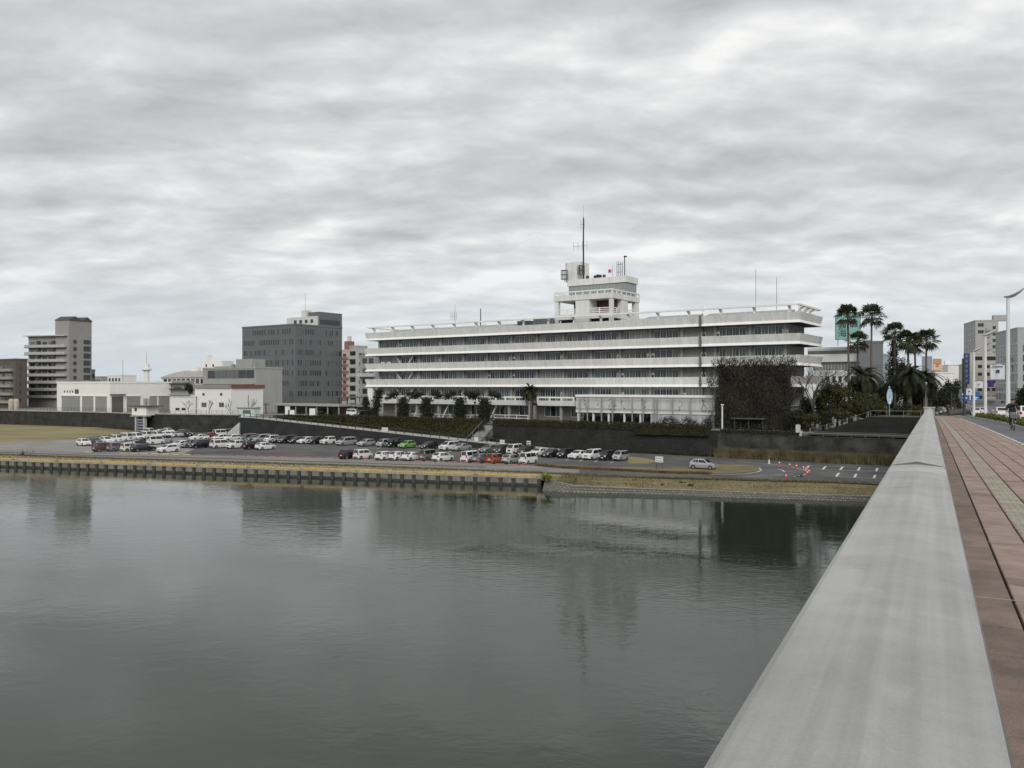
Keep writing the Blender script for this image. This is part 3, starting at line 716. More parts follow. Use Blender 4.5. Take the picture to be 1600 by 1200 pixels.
# ground storey: windows, columns
gw_me = local_mesh(lambda b: (b.box(0, 4.6, -.1, 0, 0, .1), b.box(0, 4.6, -.1, 0, 2.3, 2.4), *[b.box(x, x + .1, -.1, 0, .101, 2.299) for x in (0, 1.5, 3.0, 4.5)]), 'ground_window', M_white)
gp_me = local_mesh(lambda b: b.box(.101, 1.49, -.05, -.01, .101, 2.299), 'pane', G_grey)
for k in range(NB):
    a = WA0 + k * BW + 1.2
    if k in (0, 12, 13): continue
    o = place(gw_me, hall, a, WB0 + 1.197, ZU + 1.1, 'ground_window')
    for q in range(3):
        pn = link('pane', gp_me, o, (1.5 * q, 0, 0)); setpane(pn, rng.choice([G_grey, G_dark, G_green, G_dark]))
    c = MB(); c.fbox(FB, a - 1.55, a - 1.0, 1.0, 1.6, ZU, 10.0); part(c, 'ground_column', M_wall, hall)
# flared white end column at the left corner
m = MB(); f0 = FB.p(1.6, .9)
pr = [(.55, ZU), (.5, 8.0), (.5, 9.6), (1.5, 11.0), (1.55, 14.1)]
for j in range(len(pr) - 1):
    w0, z0 = pr[j]; w1, z1 = pr[j + 1]
    lo = [FB.p(2.2 - w0, .6), FB.p(2.4, .6), FB.p(2.4, 1.6), FB.p(2.2 - w0, 1.6)]; hi = [FB.p(2.2 - w1, .6), FB.p(2.4, .6), FB.p(2.4, 1.6), FB.p(2.2 - w1, 1.6)]
    m.hexa([(p.x, p.y, z0) for p in lo], [(p.x, p.y, z1) for p in hi])
part(m, 'flared_column', M_ledge, hall)
# first-floor balcony with open rail
def balcony(pa, pb, lab=None):
    a0, a1 = ab(pa, .3), ab(pb, .3)
    m = MB(); q0 = [FB.p(a0, .3), FB.p(a1, .3), FB.p(a1, 2.2), FB.p(a0, 2.2)]; q1_ = [FB.p(a0, -.05), FB.p(a1, -.05), FB.p(a1, 2.2), FB.p(a0, 2.2)]
    m.hexa([(p.x, p.y, 9.95) for p in q0], [(p.x, p.y, 11.05) for p in q1_]); s = part(m, 'lower_balcony', M_ledge, hall)
    m = MB(); m.fbox(FB, a0, a1, -.02, .28, 11.62, 11.95); part(m, 'balcony_rail', M_ledge, s)
    n = max(2, int((a1 - a0) / 2.6))
    for k in range(n + 1):
        m = MB(); a = a0 + .15 + (a1 - a0 - .3) * k / n; m.fbox(FB, a - .13, a + .13, .0, .24, 11.053, 11.617); part(m, 'balcony_post', M_ledge, s)
    m = MB(); m.fbox(FB, a0, a1, 2.15, 3.6, 9.9, 10.38); part(m, 'balcony_floor', M_soff, s)
balcony(588, 822); balcony(840, 898)
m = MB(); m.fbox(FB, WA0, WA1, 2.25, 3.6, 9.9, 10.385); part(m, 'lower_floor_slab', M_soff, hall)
# downpipe / expansion joint on the right
apx = ab(1093.5, -.1)
for z in zb:
    m = MB(); m.fbox(FB, apx - .2, apx + .2, -.09, .44, z + .1, z + 2.03); part(m, 'expansion_joint', mat('joint_grey', (.13, .135, .13), .8), hall)
m = MB(); m.fbox(FB, apx - .12, apx + .12, 1.7, 1.95, 10.4, 28.0); part(m, 'downpipe', M_soff, hall)
# roof: deck, perimeter beam on bracketed posts
m = MB(); m.fbox(FB, .5, BL - .5, .5, BD - .5, 26.55, 27.3); part(m, 'roof_deck', M_soff, hall)
RZ0, RZ1 = 29.35, 29.66
def roof_beam(a0, a1, b0, b1): m = MB(); m.fbox(FB, a0, a1, b0, b1, RZ0, RZ1); return part(m, 'roof_beam', M_ledge, hall)
roof_beam(.6, BL - .4, .25, .75); roof_beam(.6, BL - .4, BD - .75, BD - .25); roof_beam(BL - .9, BL - .4, .752, BD - .752); roof_beam(.6, 1.1, .752, BD - .752)
def roof_post(a, b, sa, sb):
    m = MB(); m.fbox(FB, a - .2, a + .2, b - .2, b + .2, 27.3, RZ1 - .02)
    n = FB
    lo = [n.p(a - .22, b), n.p(a + .22, b), n.p(a + .22 + sa * .9, b + sb * .9), n.p(a - .22 + sa * .9, b + sb * .9)]
    m.hexa([(lo[0].x, lo[0].y, RZ0 - .6), (lo[1].x, lo[1].y, RZ0 - .6), (lo[2].x, lo[2].y, RZ0 - .05), (lo[3].x, lo[3].y, RZ0 - .05)],
           [(p.x, p.y, RZ0 - .003) for p in lo])
    part(m, 'roof_post', M_ledge, hall)
for k in range(17):
    a = 2.4 + k * (BL - 4.8) / 16; roof_post(a, 1.35, 0, -1)
    if k % 2 == 0: roof_post(a, BD - 1.35, 0, 1)
for k in range(3): roof_post(BL - 1.5, 4.5 + k * 3.6, 1, 0)
# slanted roof lights behind the parapet
M_slant = mat('slanted_roofing', (.33, .34, .34), .6, var=.12, vscale=2)
def slant(pa, pb):
    a0, a1 = ab(pa, 2.4), ab(pb, 2.4); n = max(1, int((a1 - a0) / 1.4))
    for k in range(n):
        m = MB()
        x0, x1 = a0 + (a1 - a0) * k / n + .04, a0 + (a1 - a0) * (k + 1) / n - .04
        q = [FB.p(x0, 2.2), FB.p(x1, 2.2), FB.p(x1, 5.4), FB.p(x0, 5.4)]; h = [28.15, 28.15, 29.0, 29.0]
        m.hexa([(p.x, p.y, 27.3) for p in q], [(p.x, p.y, z) for p, z in zip(q, h)])
        part(m, 'slanted_rooflight', M_slant, hall)
slant(605, 800); slant(1004, 1089); slant(1100, 1235)
# ---- tower
ta0, tb0 = ab(865.5, 2.0), 2.0
TW = ab(957, 2.0) - ta0; TD = 13.2
FT = Fr(FB.p(ta0, tb0), E1, E2)
def tb_(mb, a0, a1, b0, b1, z0, z1): return mb.fbox(FT, a0, a1, b0, b1, z0, z1)
tow = lambda mb, n, mm=M_band: part(mb, n, mm, hall)
M_red = mat('dark_red_panel', (.085, .03, .025), .7, var=.15)
tow(tb_(MB(), .1, TW - .1, .1, TD - .1, 29.0, 30.15), 'tower_lower_slab')
tow(tb_(MB(), 0, TW, 0, TD, 33.2, 34.35), 'tower_deck_band')
m = MB(); ring_fr = FB; 
for (x0, x1, y0, y1) in ((0, TW, 0, .25), (0, TW, TD - .25, TD), (0, .25, .253, TD - .253), (TW - .25, TW, .253, TD - .253)): m.fbox(FT, x0, x1, y0, y1, 34.95, 35.2)
tow(m, 'tower_rail', M_ledge)
m = MB()
for k in range(9):
    a = .12 + (TW - .24) * k / 8
    for b in (.12, TD - .12): tow(MB().fbox(FT, a - .1, a + .1, b - .1, b + .1, 34.353, 34.947), 'tower_rail_post', M_ledge)
for k in range(1, 6):
    b = TD * k / 6
    for a in (.12, TW - .12): tow(MB().fbox(FT, a - .1, a + .1, b - .1, b + .1, 34.353, 34.947), 'tower_rail_post', M_ledge)
sx = TW / 550.
def tp(c): return max(0, (c - 90) * sx)
wallz = [(27.3, 29.0), (30.15, 33.2)]
for z0, z1 in wallz:
    for a0, a1 in ((tp(97), tp(130)), (tp(295), tp(425)), (tp(605), tp(640) - .15)):
        tow(tb_(MB(), a0, a1, .15, 1.0 if a1 - a0 < 1.5 else 3.5, z0 + .002, z1 - .002), 'tower_pillar')
        tow(tb_(MB(), a0, a1, TD - 1.0, TD - .15, z0 + .002, z1 - .002), 'tower_pillar')
    tow(tb_(MB(), TW - 3.0, TW - .15, 4.4, 7.6, z0 + .002, z1 - .002), 'tower_pillar')
    tow(tb_(MB(), TW - 1.0, TW - .2, TD - 2.0, TD - 1.05, z0 + .002, z1 - .002), 'tower_pillar')
tow(tb_(MB(), tp(205), tp(600), 3.6, TD - 4, 30.152, 33.198), 'tower_core', M_red)
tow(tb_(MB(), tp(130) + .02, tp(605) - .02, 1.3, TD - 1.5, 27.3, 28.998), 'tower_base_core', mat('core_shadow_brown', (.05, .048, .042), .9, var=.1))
m = MB()
for zr in (30.35, 30.75, 31.15):
    for a0, a1 in ((tp(130), tp(295)), (tp(425), tp(605))): m.fbox(FT, a0 + .01, a1 - .01, .3, .5, zr, zr + .16)
    m.fbox(FT, TW - .55, TW - .35, 1.05, 4.38, zr, zr + .16); m.fbox(FT, TW - .55, TW - .35, 7.62, TD - 2.02, zr, zr + .16)
for c in (212, 515):
    m.fbox(FT, tp(c) - .1, tp(c) + .1, .28, .52, 30.152, 31.35)
m.fbox(FT, TW - .57, TW - .33, 2.6, 2.8, 30.152, 31.35)
tow(m, 'tower_balustrade', M_ledge)
UB0, UB1, UA0, UA1 = 6.0, 12.0, -.2, TW + .2
FU = FT
tow(MB().fbox(FU, UA0 + .3, UA1 - .3, UB0 + .3, UB1 - .3, 34.36, 37.2), 'penthouse_wall', M_wall)
tow(MB().fbox(FU, UA0, UA1, UB0, UB1, 37.203, 38.6), 'penthouse_fascia', M_band)
uw = local_mesh(lambda b: (b.box(0, 1.5, -.05, 0, 0, .08), b.box(0, 1.5, -.05, 0, 1.9, 1.98), b.box(0, .08, -.05, 0, .081, 1.899), b.box(1.42, 1.5, -.05, 0, .081, 1.899), b.box(.7, .78, -.05, 0, .081, 1.899)), 'penthouse_window', M_frame)
up_ = local_mesh(lambda b: b.box(.081, 1.419, -.02, -.003, .081, 1.899), 'pane', mat('glass_pale', (.22, .25, .25), .1))
n = int((TW - 2) / 1.65)
for k in range(n):
    p = FU.p(.4 + k * 1.65, UB0 + .297); o = link('penthouse_window', uw, hall, (p.x - HO.x, p.y - HO.y, 35.0 - HO.z), angB); link('pane', up_, o)
for k in range(3):
    p = FU.p(UA1 - .297, UB0 + .5 + k * 1.65); o = link('penthouse_window', uw, hall, (p.x - HO.x, p.y - HO.y, 35.0 - HO.z), angB + math.pi / 2); link('pane', up_, o)
# lift shaft block
la0 = along(FT.p(0, 7.5), E1, 881); la1 = along(FT.p(0, 7.5), E1, 905)
tow(MB().prism([tuple(FT.p(*q)) for q in ((la0, 8.2), (la0 + .8, 7.4), (la1 - .3, 7.4), (la1 + .3, 8.2), (la1 + .3, 11.6), (la0, 11.6))], 38.603, 42.9), 'lift_shaft')
# ---- rooftop equipment, each a thing
def mast(px, b, py0, py1, r, label, z0=None, arms=(), whip=None, name='antenna_mast'):
    a = along(FB.p(0, b), E1, px); p = FB.p(a, b); z1 = zat(py1, p.y); z0 = z0 if z0 else zat(py0, p.y)
    root = thing(name, label, 'antenna', (p.x, p.y, z0))
    m = MB(); m.tube([(p.x, p.y, z0), (p.x, p.y, z1)], [r, r * .7], 6); part(m, 'pole', M_dark if r > .1 else M_steel, root)
    if whip: m = MB(); m.tube([(p.x, p.y, z1), (p.x, p.y, zat(whip, p.y))], [.05, .03], 5); part(m, 'whip', M_steel, root)
    for (h, l, nn) in arms:
        z = zat(h, p.y); m = MB(); q0 = p - E1 * l; q1_ = p + E1 * (l * .35)
        m.tube([(q0.x, q0.y, z), (q1_.x, q1_.y, z)], .05, 5)
        for k in range(nn):
            q = q0.lerp(q1_, k / max(1, nn - 1)); m.tube([(q.x, q.y, z - 1.0), (q.x, q.y, z + 1.0)], .035, 4)
        part(m, 'yagi_arm', M_steel, root)
    return root
TB_ = 2.0 + 8.6
mast(911.6, TB_ - 2.0, 436, 340, .22, 'tallest antenna mast rising beside the rooftop lift shaft', 38.603, ((384, 2.6, 4), (350, .8, 2)), 321)
mast(1181, 6, 478, 420, .07, 'tall thin whip antenna on the right end of the city hall roof', 27.3, name='whip_antenna')
mast(1213.5, 7, 478, 433, .07, 'shorter of two thin whip antennas on the right roof end', 27.3, name='whip_antenna')
mast(711, 7, 500, 476, .07, 'thin antenna mast on the left part of the hall roof', 27.3, ((494, 1.4, 4),))
mast(751, 7, 500, 482, .16, 'short thick mast beside a dish on the hall roof', 27.3)
mast(477, 90, 486, 458, .09, 'thin mast on the grey office block roof', 40.3, name='roof_mast')
def dish(px, b, z, r, label):
    a = along(FB.p(0, b), E1, px); p = FB.p(a, b); root = thing('dish_antenna', label, 'antenna', (p.x, p.y, z))
    m = MB(); m.tube([(p.x, p.y, z), (p.x, p.y, z + r + .5)], .08, 6); part(m, 'stand', M_steel, root)
    m = MB(); c = Vector((p.x, p.y, z + r + .5)); n = Vector((.35, -.85, .38)).normalized(); x = n.cross(Vector((0, 0, 1))).normalized(); y = x.cross(n)
    prev = None; K = 14
    for rr, dd in ((.05, -.02), (r * .55, .08), (r, .25)):
        idx = len(m.v)
        for k in range(K): m.v.append(tuple(c + n * dd * r + (x * math.cos(2 * math.pi * k / K) + y * math.sin(2 * math.pi * k / K)) * rr))
        if prev is not None:
            for k in range(K): m.f.append((prev + k, prev + (k + 1) % K, idx + (k + 1) % K, idx + k)); m.m.append(0)
        prev = idx
    part(m, 'reflector', M_white, root, smooth=True, fix=False)
    m = MB(); m.tube([tuple(c - y * r * .5), tuple(c + n * r * .9)], .03, 4); part(m, 'feed_arm', M_steel, root)
dish(1098, 2.6, 28.1, .85, 'white dish antenna on the roof edge above the downpipe')
dish(757, 6.5, 27.3, .9, 'dish antenna next to the short thick mast on the left roof')
dish(684, 6, 27.3, .8, 'small dish antenna on the far left stretch of the hall roof')
def drum(px, b, z, label):
    a = along(FB.p(0, b), E1, px); p = FB.p(a, b); root = thing('panel_antenna', label, 'antenna', (p.x, p.y, z))
    m = MB()
    for k in range(6):
        an = k * math.pi / 3; q = p + Vector((math.cos(an), math.sin(an))) * .75; m.tube([(q.x, q.y, z + .4), (q.x, q.y, z + 2.6)], .09, 5)
    part(m, 'panels', M_dark, root)
    m = MB()
    for zz3 in (.5, 1.5, 2.5): m.lathe([(.7, z + zz3), (.84, z + zz3 + .04), (.7, z + zz3 + .09)], (p.x, p.y), 12)
    m.tube([(p.x, p.y, z), (p.x, p.y, z + 2.4)], .1, 6)
    part(m, 'mounting_rings', M_steel, root)
drum(882, 7.4, 38.3, 'dark ring of panel antennas left of the lift shaft'); drum(908, 9.0, 39.3, 'dark ring of panel antennas right of the lift shaft')
# lattice frame with lamp and flag on the penthouse
a = along(FB.p(0, 9), E1, 964); p = FB.p(a, 9.0); fr_ = thing('ladder_antenna', 'slim steel ladder frame with a camera pole on the penthouse roof', 'frame', (p.x, p.y, 38.6))
m = MB()
for k in range(4): q = p + E1 * (k * .45); m.tube([(q.x, q.y, 38.6), (q.x, q.y, 42.0 - .1 * k)], .06, 5)
for z in (39.6, 41.3): m.tube([(p.x, p.y, z), ((p + E1 * 1.35).x, (p + E1 * 1.35).y, z)], .05, 5)
part(m, 'ladder_bars', M_dark, fr_)
q = p + E1 * 1.9; m = MB(); m.tube([(q.x, q.y, 38.6), (q.x, q.y, 43.0)], .11, 6); m.box(q.x - .2, q.x + .5, q.y - .2, q.y + .2, 42.8, 43.1); part(m, 'camera_pole', M_dark, fr_)
a = along(FB.p(0, 8.6), E1, 957); p = FB.p(a, 8.6); fl = thing('flag', 'white flag with a red disc on the rooftop penthouse', 'flag', (p.x, p.y, 38.6))
m = MB(); m.tube([(p.x, p.y, 38.6), (p.x, p.y, 41.0)], .05, 5); part(m, 'flagpole', M_steel, fl)
m = MB(); nseg = 6
for k in range(nseg):
    x0, x1 = -1.1 * k / nseg, -1.1 * (k + 1) / nseg; w0, w1 = .12 * math.sin(k * 1.2), .12 * math.sin((k + 1) * 1.2)
    A_, B__ = p + E1 * x0 + E2 * w0, p + E1 * x1 + E2 * w1; m.hexa([(A_.x, A_.y, 39.5), (B__.x, B__.y, 39.45), (B__.x, B__.y + .03, 39.45), (A_.x, A_.y + .03, 39.5)], [(A_.x, A_.y, 40.5), (B__.x, B__.y, 40.45), (B__.x, B__.y + .03, 40.45), (A_.x, A_.y + .03, 40.5)])
part(m, 'cloth', M_white, fl)
m = MB(); c = p - E1 * .6; c = c - E2 * .2
n16 = [(c + E1 * (.34 * math.cos(k * math.pi / 8)), 39.97 + .34 * math.sin(k * math.pi / 8)) for k in range(16)]
m.hexa([(g[0].x, g[0].y, g[1]) for g in n16], [(g[0].x + E2.x * .03, g[0].y + E2.y * .03, g[1]) for g in n16]); part(m, 'red_disc', mat('flag_red', (.5, .02, .05), .7), fl)
# small roof clutter on the penthouse and roof plant
rng = random.Random(4)
for j, px in enumerate((918, 930, 934, 938, 944)):
    a = along(FB.p(0, 9), E1, px); p = FB.p(a, 9.0); m = MB(); h = rng.uniform(.5, 1.0); m.tube([(p.x, p.y, 38.6), (p.x, p.y, 38.6 + h)], [.3, .4], 8); m.tube([(p.x, p.y, 38.6 + h), (p.x, p.y, 38.75 + h)], [.1, .35], 8)
    single(m, 'roof_loudspeaker', M_dark, '%s from the left of the dark horn speakers on the penthouse roof' % ORD[j], 'speaker', (p.x, p.y, 38.6), 'horn speakers on the penthouse')
def plant(px0, px1, b, z0, z1, m_, label, name='roof_plant'):
    a0, a1 = along(FB.p(0, b), E1, px0), along(FB.p(0, b), E1, px1); r0 = FB.p(a0, b); root = thing(name, label, 'air conditioner', (r0.x, r0.y, z0))
    m = MB(); m.fbox(FB, a0, a1, b, b + 2.5, z0, z1); part(m, 'casing', m_, root)
    m = MB(); n = max(2, int((z1 - z0) / .22))
    for k in range(n): m.fbox(FB, a0 + .1, a1 - .1, b - .04, b, z0 + .1 + (z1 - z0 - .2) * k / n, z0 + .2 + (z1 - z0 - .2) * k / n)
    part(m, 'louvres', M_dark, root)
    m = MB(); m.fbox(FB, a0 - .05, a1 + .05, b - .05, b + 2.55, z1, z1 + .08); part(m, 'lid', M_steel, root)
plant(808, 817, 5, 27.3, 29.5, M_framed, 'dark louvred plant unit on the roof, left one before the tower')
plant(819, 827, 5, 27.3, 29.5, M_framed, 'dark louvred plant unit on the roof, middle one before the tower')
plant(833, 864, 4.5, 27.3, 29.9, M_steel, 'wide grey louvred cooling unit against the left of the tower')
plant(705, 745, 7, 27.3, 28.9, M_steel, 'low grey duct unit on the left part of the hall roof')
def ac(px, z, label):
    a = along(FB.p(0, .95), E1, px); p = FB.p(a, .95); root = thing('air_conditioner', label, 'air conditioner', (p.x, p.y, z), 0, 'air conditioners on the balcony')
    m = MB(); m.fbox(FB, a - .5, a + .5, .95, 1.3, z, z + 2.0); part(m, 'casing', M_white, root)
    m = MB()
    for zc in (z + .6, z + 1.45):
        c = FB.p(a, .94); pts = [(c + E1 * (.33 * math.cos(k * math.pi / 5)), zc + .33 * math.sin(k * math.pi / 5)) for k in range(10)]
        m.hexa([(g[0].x, g[0].y, g[1]) for g in pts], [(g[0].x - E2.x * .02, g[0].y - E2.y * .02, g[1]) for g in pts])
    part(m, 'fan_grille', M_dark, root)
ac(597.5, 18.5 + .0, 'white air conditioner on the third balcony, left of the pair'); ac(607, 18.5, 'white air conditioner on the third balcony, right of the pair')
# ---- low white annex with steel trellis
an0, an1 = ab(899.5, -4.2), ab(1117, -4.2); pA = FB.p(an0, -4.2)
ann = thing('annex', 'low white panelled annex with vine-streaked walls in front of the city hall', 'building', (pA.x, pA.y, ZU))
M_annex = mat('annex_panel', (.55, .55, .53), .8, var=.06, vscale=.5, dirt=.3)
nP = 10; w = (an1 - an0) / nP
part(MB().fbox(FB, an0 + .1, an1 - .1, -3.9, 1.6, 8.9, 12.3), 'core', M_wall, ann)
for k in range(nP): part(MB().fbox(FB, an0 + k * w + .03, an0 + (k + 1) * w - .03, -4.05, -3.9, 9.45, 12.05), 'wall_panel', M_annex, ann)
part(MB().fbox(FB, an0 - .1, an1 + .1, -4.25, 1.8, 12.052, 12.5), 'roof_cap', M_ledge, ann)
part(MB().fbox(FB, an0, an1, -4.15, -3.9, 8.8, 9.4), 'ledge', M_ledge, ann)
s_split = an0 + (an1 - an0) * .56
part(MB().fbox(FB, s_split, an1 - .2, -3.95, -3.6, ZU, 8.8), 'plinth_wall', mat('annex_plinth', (.42, .45, .47), .8, var=.1, dirt=.3), ann)
part(MB().fbox(FB, an0 + .4, s_split, -1.5, -1.3, ZU, 8.88), 'glazing', G_dark, ann)
for k in range(5): part(MB().fbox(FB, an0 + .2 + k * 3.6, an0 + .55 + k * 3.6, -3.8, -3.4, ZU, 8.8), 'column', M_band, ann)
for pxp in (906, 918, 940, 957, 988, 1005, 1022, 1027, 1051, 1079):
    a = ab(pxp, -4.6); part(MB().fbox(FB, a - .11, a + .11, -4.7, -4.5, ZU, 11.9), 'trellis_post', M_steel, ann)
part(MB().fbox(FB, ab(899.5, -4.6), ab(1117, -4.6), -4.66, -4.55, 9.55, 9.7), 'trellis_rail', M_steel, ann)
part(MB().fbox(FB, ab(899.5, -4.6), ab(1117, -4.6), -4.66, -4.55, 11.75, 11.87), 'trellis_rail', M_steel, ann)
# ================================================================ OTHER BUILDINGS
WINC = {}
def window_mesh(w, h, nx, ny, fm, gm, style):
    key = (round(w, 2), round(h, 2), nx, ny, fm.name, style)
    if key in WINC: return WINC[key]
    def fr(b):
        t = .07
        b.box(0, w, -.07, 0, 0, t); b.box(0, w, -.07, 0, h - t, h); b.box(0, t, -.07, 0, t + .001, h - t - .001); b.box(w - t, w, -.07, 0, t + .001, h - t - .001)
        for k in range(1, nx): b.box(w * k / nx - .035, w * k / nx + .035, -.06, 0, t + .001, h - t - .001)
        for k in range(1, ny): b.box(t + .001, w - t - .001, -.05, 0, h * k / ny - .03, h * k / ny + .03)
        if style == 'sill': b.box(-.1, w + .1, -.18, 0, -.12, -.002)
    f = local_mesh(fr, 'window', fm); g = local_mesh(lambda b: b.box(.071, w - .071, -.03, -.004, .071, h - .071), 'pane', gm)
    WINC[key] = (f, g); return f, g
class Bld:
    def __init__(s, name, label, px, d, pxL, pxR, z1, wallm, dL=None, dR=None, z0=ZU, roof=True, cat='building', roofm=None, lenL=None, lenR=None):
        s.c = v2(*at(px, d)); s.dL = dL or -E1; s.dR = dR or E2
        s.lL = lenL or along(s.c, s.dL, pxL); s.lR = lenR or along(s.c, s.dR, pxR)
        s.z0, s.z1 = z0, z1
        s.root = thing(name, label, cat, (s.c.x, s.c.y, z0)); s.o = Vector((s.c.x, s.c.y, z0))
        q = [s.c, s.c + s.dL * s.lL, s.c + s.dL * s.lL + s.dR * s.lR, s.c + s.dR * s.lR]; s.q = q
        part(MB().prism([tuple(p) for p in q], z0, z1), 'wall', wallm, s.root)
        if roof:
            m = MB()
            e = .12
            Q = lambda l, r: s.c + s.dL * l + s.dR * r
            for (l0, l1, r0, r1) in ((-e, s.lL + e, -e, .3), (-e, s.lL + e, s.lR - .3, s.lR + e), (-e, .3, .301, s.lR - .301), (s.lL - .3, s.lL + e, .301, s.lR - .301)):
                m.prism([tuple(p) for p in (Q(l0, r0), Q(l1, r0), Q(l1, r1), Q(l0, r1))], z1 + .002, z1 + .55)
            part(m, 'parapet', roofm or wallm, s.root)
    def face(s, which):
        "origin, direction left-to-right in view, outward normal, yaw for local x=dir, local -y=outward"
        if which == 'L': o = s.c; d = -s.dL; n = -s.dR
        else: o = s.c; d = s.dR; n = -s.dL
        return o, d, n, math.atan2(d.y, d.x)
    def win(s, which, px0, px1, py0, py1, fm=None, gm=None, nx=2, ny=1, style='', name='window', glass=True):
        o, d, n, yaw = s.face(which)
        a0, a1 = along(o, d, px0), along(o, d, px1); p0 = o + d * a0; pm = o + d * ((a0 + a1) / 2)
        z1, z0 = zat(py0, pm.y), zat(py1, pm.y)
        w, h = round(a1 - a0, 1), round(z1 - z0, 1)
        fm = fm or M_framed; gm = gm or G_dark
        f, g = window_mesh(max(.4, w), max(.3, h), nx, ny, fm, gm, style)
        p = p0 + n * .003
        ob = link(name, f, s.root, (p.x - s.o.x, p.y - s.o.y, z0 - s.o.z), yaw)
        if glass:
            pn = link('pane', g, ob); setpane(pn, gm)
        return ob
    def grid(s, which, px0, px1, n, rows, fill=.7, **k):
        "n windows evenly in world distance between columns px0 and px1; rows = list of (z0,z1)"
        o, d, nn, yaw = s.face(which); a0, a1 = along(o, d, px0), along(o, d, px1); st = (a1 - a0) / n
        gms = k.get('gms', [G_dark, G_dark, G_grey]); fm = k.get('fm', M_framed); style = k.get('style', ''); nx = k.get('nx', 2)
        for (z0, z1) in rows:
            for i in range(n):
                if k.get('skip') and k['skip'](i, z0): continue
                w = round(st * fill, 2); a = a0 + st * (i + .5) - w / 2
                f, g = window_mesh(w, round(z1 - z0, 2), nx, k.get('ny', 1), fm, gms[0], style)
                p = o + d * a + nn * .003
                ob = link('window', f, s.root, (p.x - s.o.x, p.y - s.o.y, z0 - s.o.z), yaw)
                pn = link('pane', g, ob); setpane(pn, BR.choice(gms))
    def slab(s, which, px0, px1, z0, z1, out, m, name, inn=0.0):
        o, d, n, yaw = s.face(which); a0, a1 = along(o, d, px0), along(o, d, px1)
        q = [o + d * a0 + n * out, o + d * a1 + n * out, o + d * a1 - n * inn + n * .002, o + d * a0 - n * inn + n * .002]
        return part(MB().prism([tuple(p) for p in q], z0, z1), name, m, s.root)
    def block(s, l0, l1, r0, r1, z0, z1, m, name):
        Q = lambda l, r: tuple(s.c + s.dL * l + s.dR * r)
        return part(MB().prism([Q(l0, r0), Q(l1, r0), Q(l1, r1), Q(l0, r1)], z0, z1), name, m, s.root)
BR = random.Random(5)
# ---- dark grey office block
M_goff = mat('grey_tile_cladding', (.13, .136, .14), .7, var=.06, vscale=.3)
b = Bld('office_block', 'dark grey eight-storey office block left of the city hall', 461.5, 295, 378.5, 534.5, 36.0, M_goff)
rows = [(33.0 - 3.72 * i, 35.0 - 3.72 * i) for i in range(7)]
M_gfr = mat('office_frame', (.19, .195, .2), .5); gm3 = [G_dark, G_dark, mat('glass_blind', (.10, .104, .104), .2), G_dark, G_grey]
b.grid('L', 380.5, 459, 22, rows[:3], .8, gms=gm3, nx=1, fm=M_gfr); b.grid('L', 398, 459, 17, rows[3:4], .8, gms=gm3, nx=1, fm=M_gfr); b.grid('L', 441, 459, 5, rows[4:], .8, gms=gm3, nx=1, fm=M_gfr)
b.grid('R', 464.5, 502, 10, rows, .84, gms=gm3, nx=1, fm=M_gfr); b.grid('R', 508, 521, 4, rows, .84, gms=gm3, nx=1, fm=M_gfr); b.grid('R', 523.5, 533.5, 2, rows, .9, gms=gm3, nx=2, fm=M_gfr)
M_gp = mat('plant_room_white', (.60, .60, .58), .8, var=.05, dirt=.2)
b.block(.5, 17, 10.5, 20, 36.0, 40.0, M_gp, 'plant_room')
b.block(.0, 6, 11.2, b.lR - .01, 36.0, 41.6, M_goff, 'stair_head')
for i in range(4): b.block(2.5 + 3 * i, 3.9 + 3 * i, 10.42, 10.5, 37.6, 38.9, G_dark, 'plant_window')
b.slab('R', 500, 531, 37.0, 38.8, .04, G_dark, 'stair_window')
b.block(8, 10.5, 12, 14.5, 40.0, 42.6, M_gp, 'water_tank')
for i in range(7): b.block(7.5 + 1.6 * i, 8.6 + 1.6 * i, 8.4, 9.5, 36.0, 37.0 + .2 * (i % 2), M_steel, 'cooling_unit')
b.block(7.3, 17.3, 8.0, 8.06, 37.2, 37.3, M_steel, 'guard_rail')
# ---- plain concrete block with long windows in front of it
M_gcon = mat('plain_grey_concrete', (.33, .33, .315), .85, var=.05, vscale=.2, dirt=.15)
b = Bld('concrete_block', 'plain grey concrete block with a long ribbon window behind the white hall', 400, 262, 317, 441, 19.9, M_gcon)
b.grid('L', 324.5, 397.5, 6, [(16.9, 19.5)], .95, gms=[G_dark, G_grey], fm=M_framed, nx=2)
b.slab('L', 303, 398.5, 14.9, 15.3, 1.2, M_gcon, 'canopy'); b.grid('L', 306, 398, 8, [(13.4, 14.8)], .9, nx=2)
b.block(3, 11, .8, 6, 19.9, 23.0, M_gcon, 'roof_room'); b.block(14, 24, 2, 7, 19.9, 20.9, M_gcon, 'roof_plant')
b.block(1, 2.2, .5, 1.6, 20.4, 21.6, M_steel, 'roof_tank'); b.block(12, 12.9, .5, 1.4, 20.4, 21.4, M_steel, 'roof_tank')
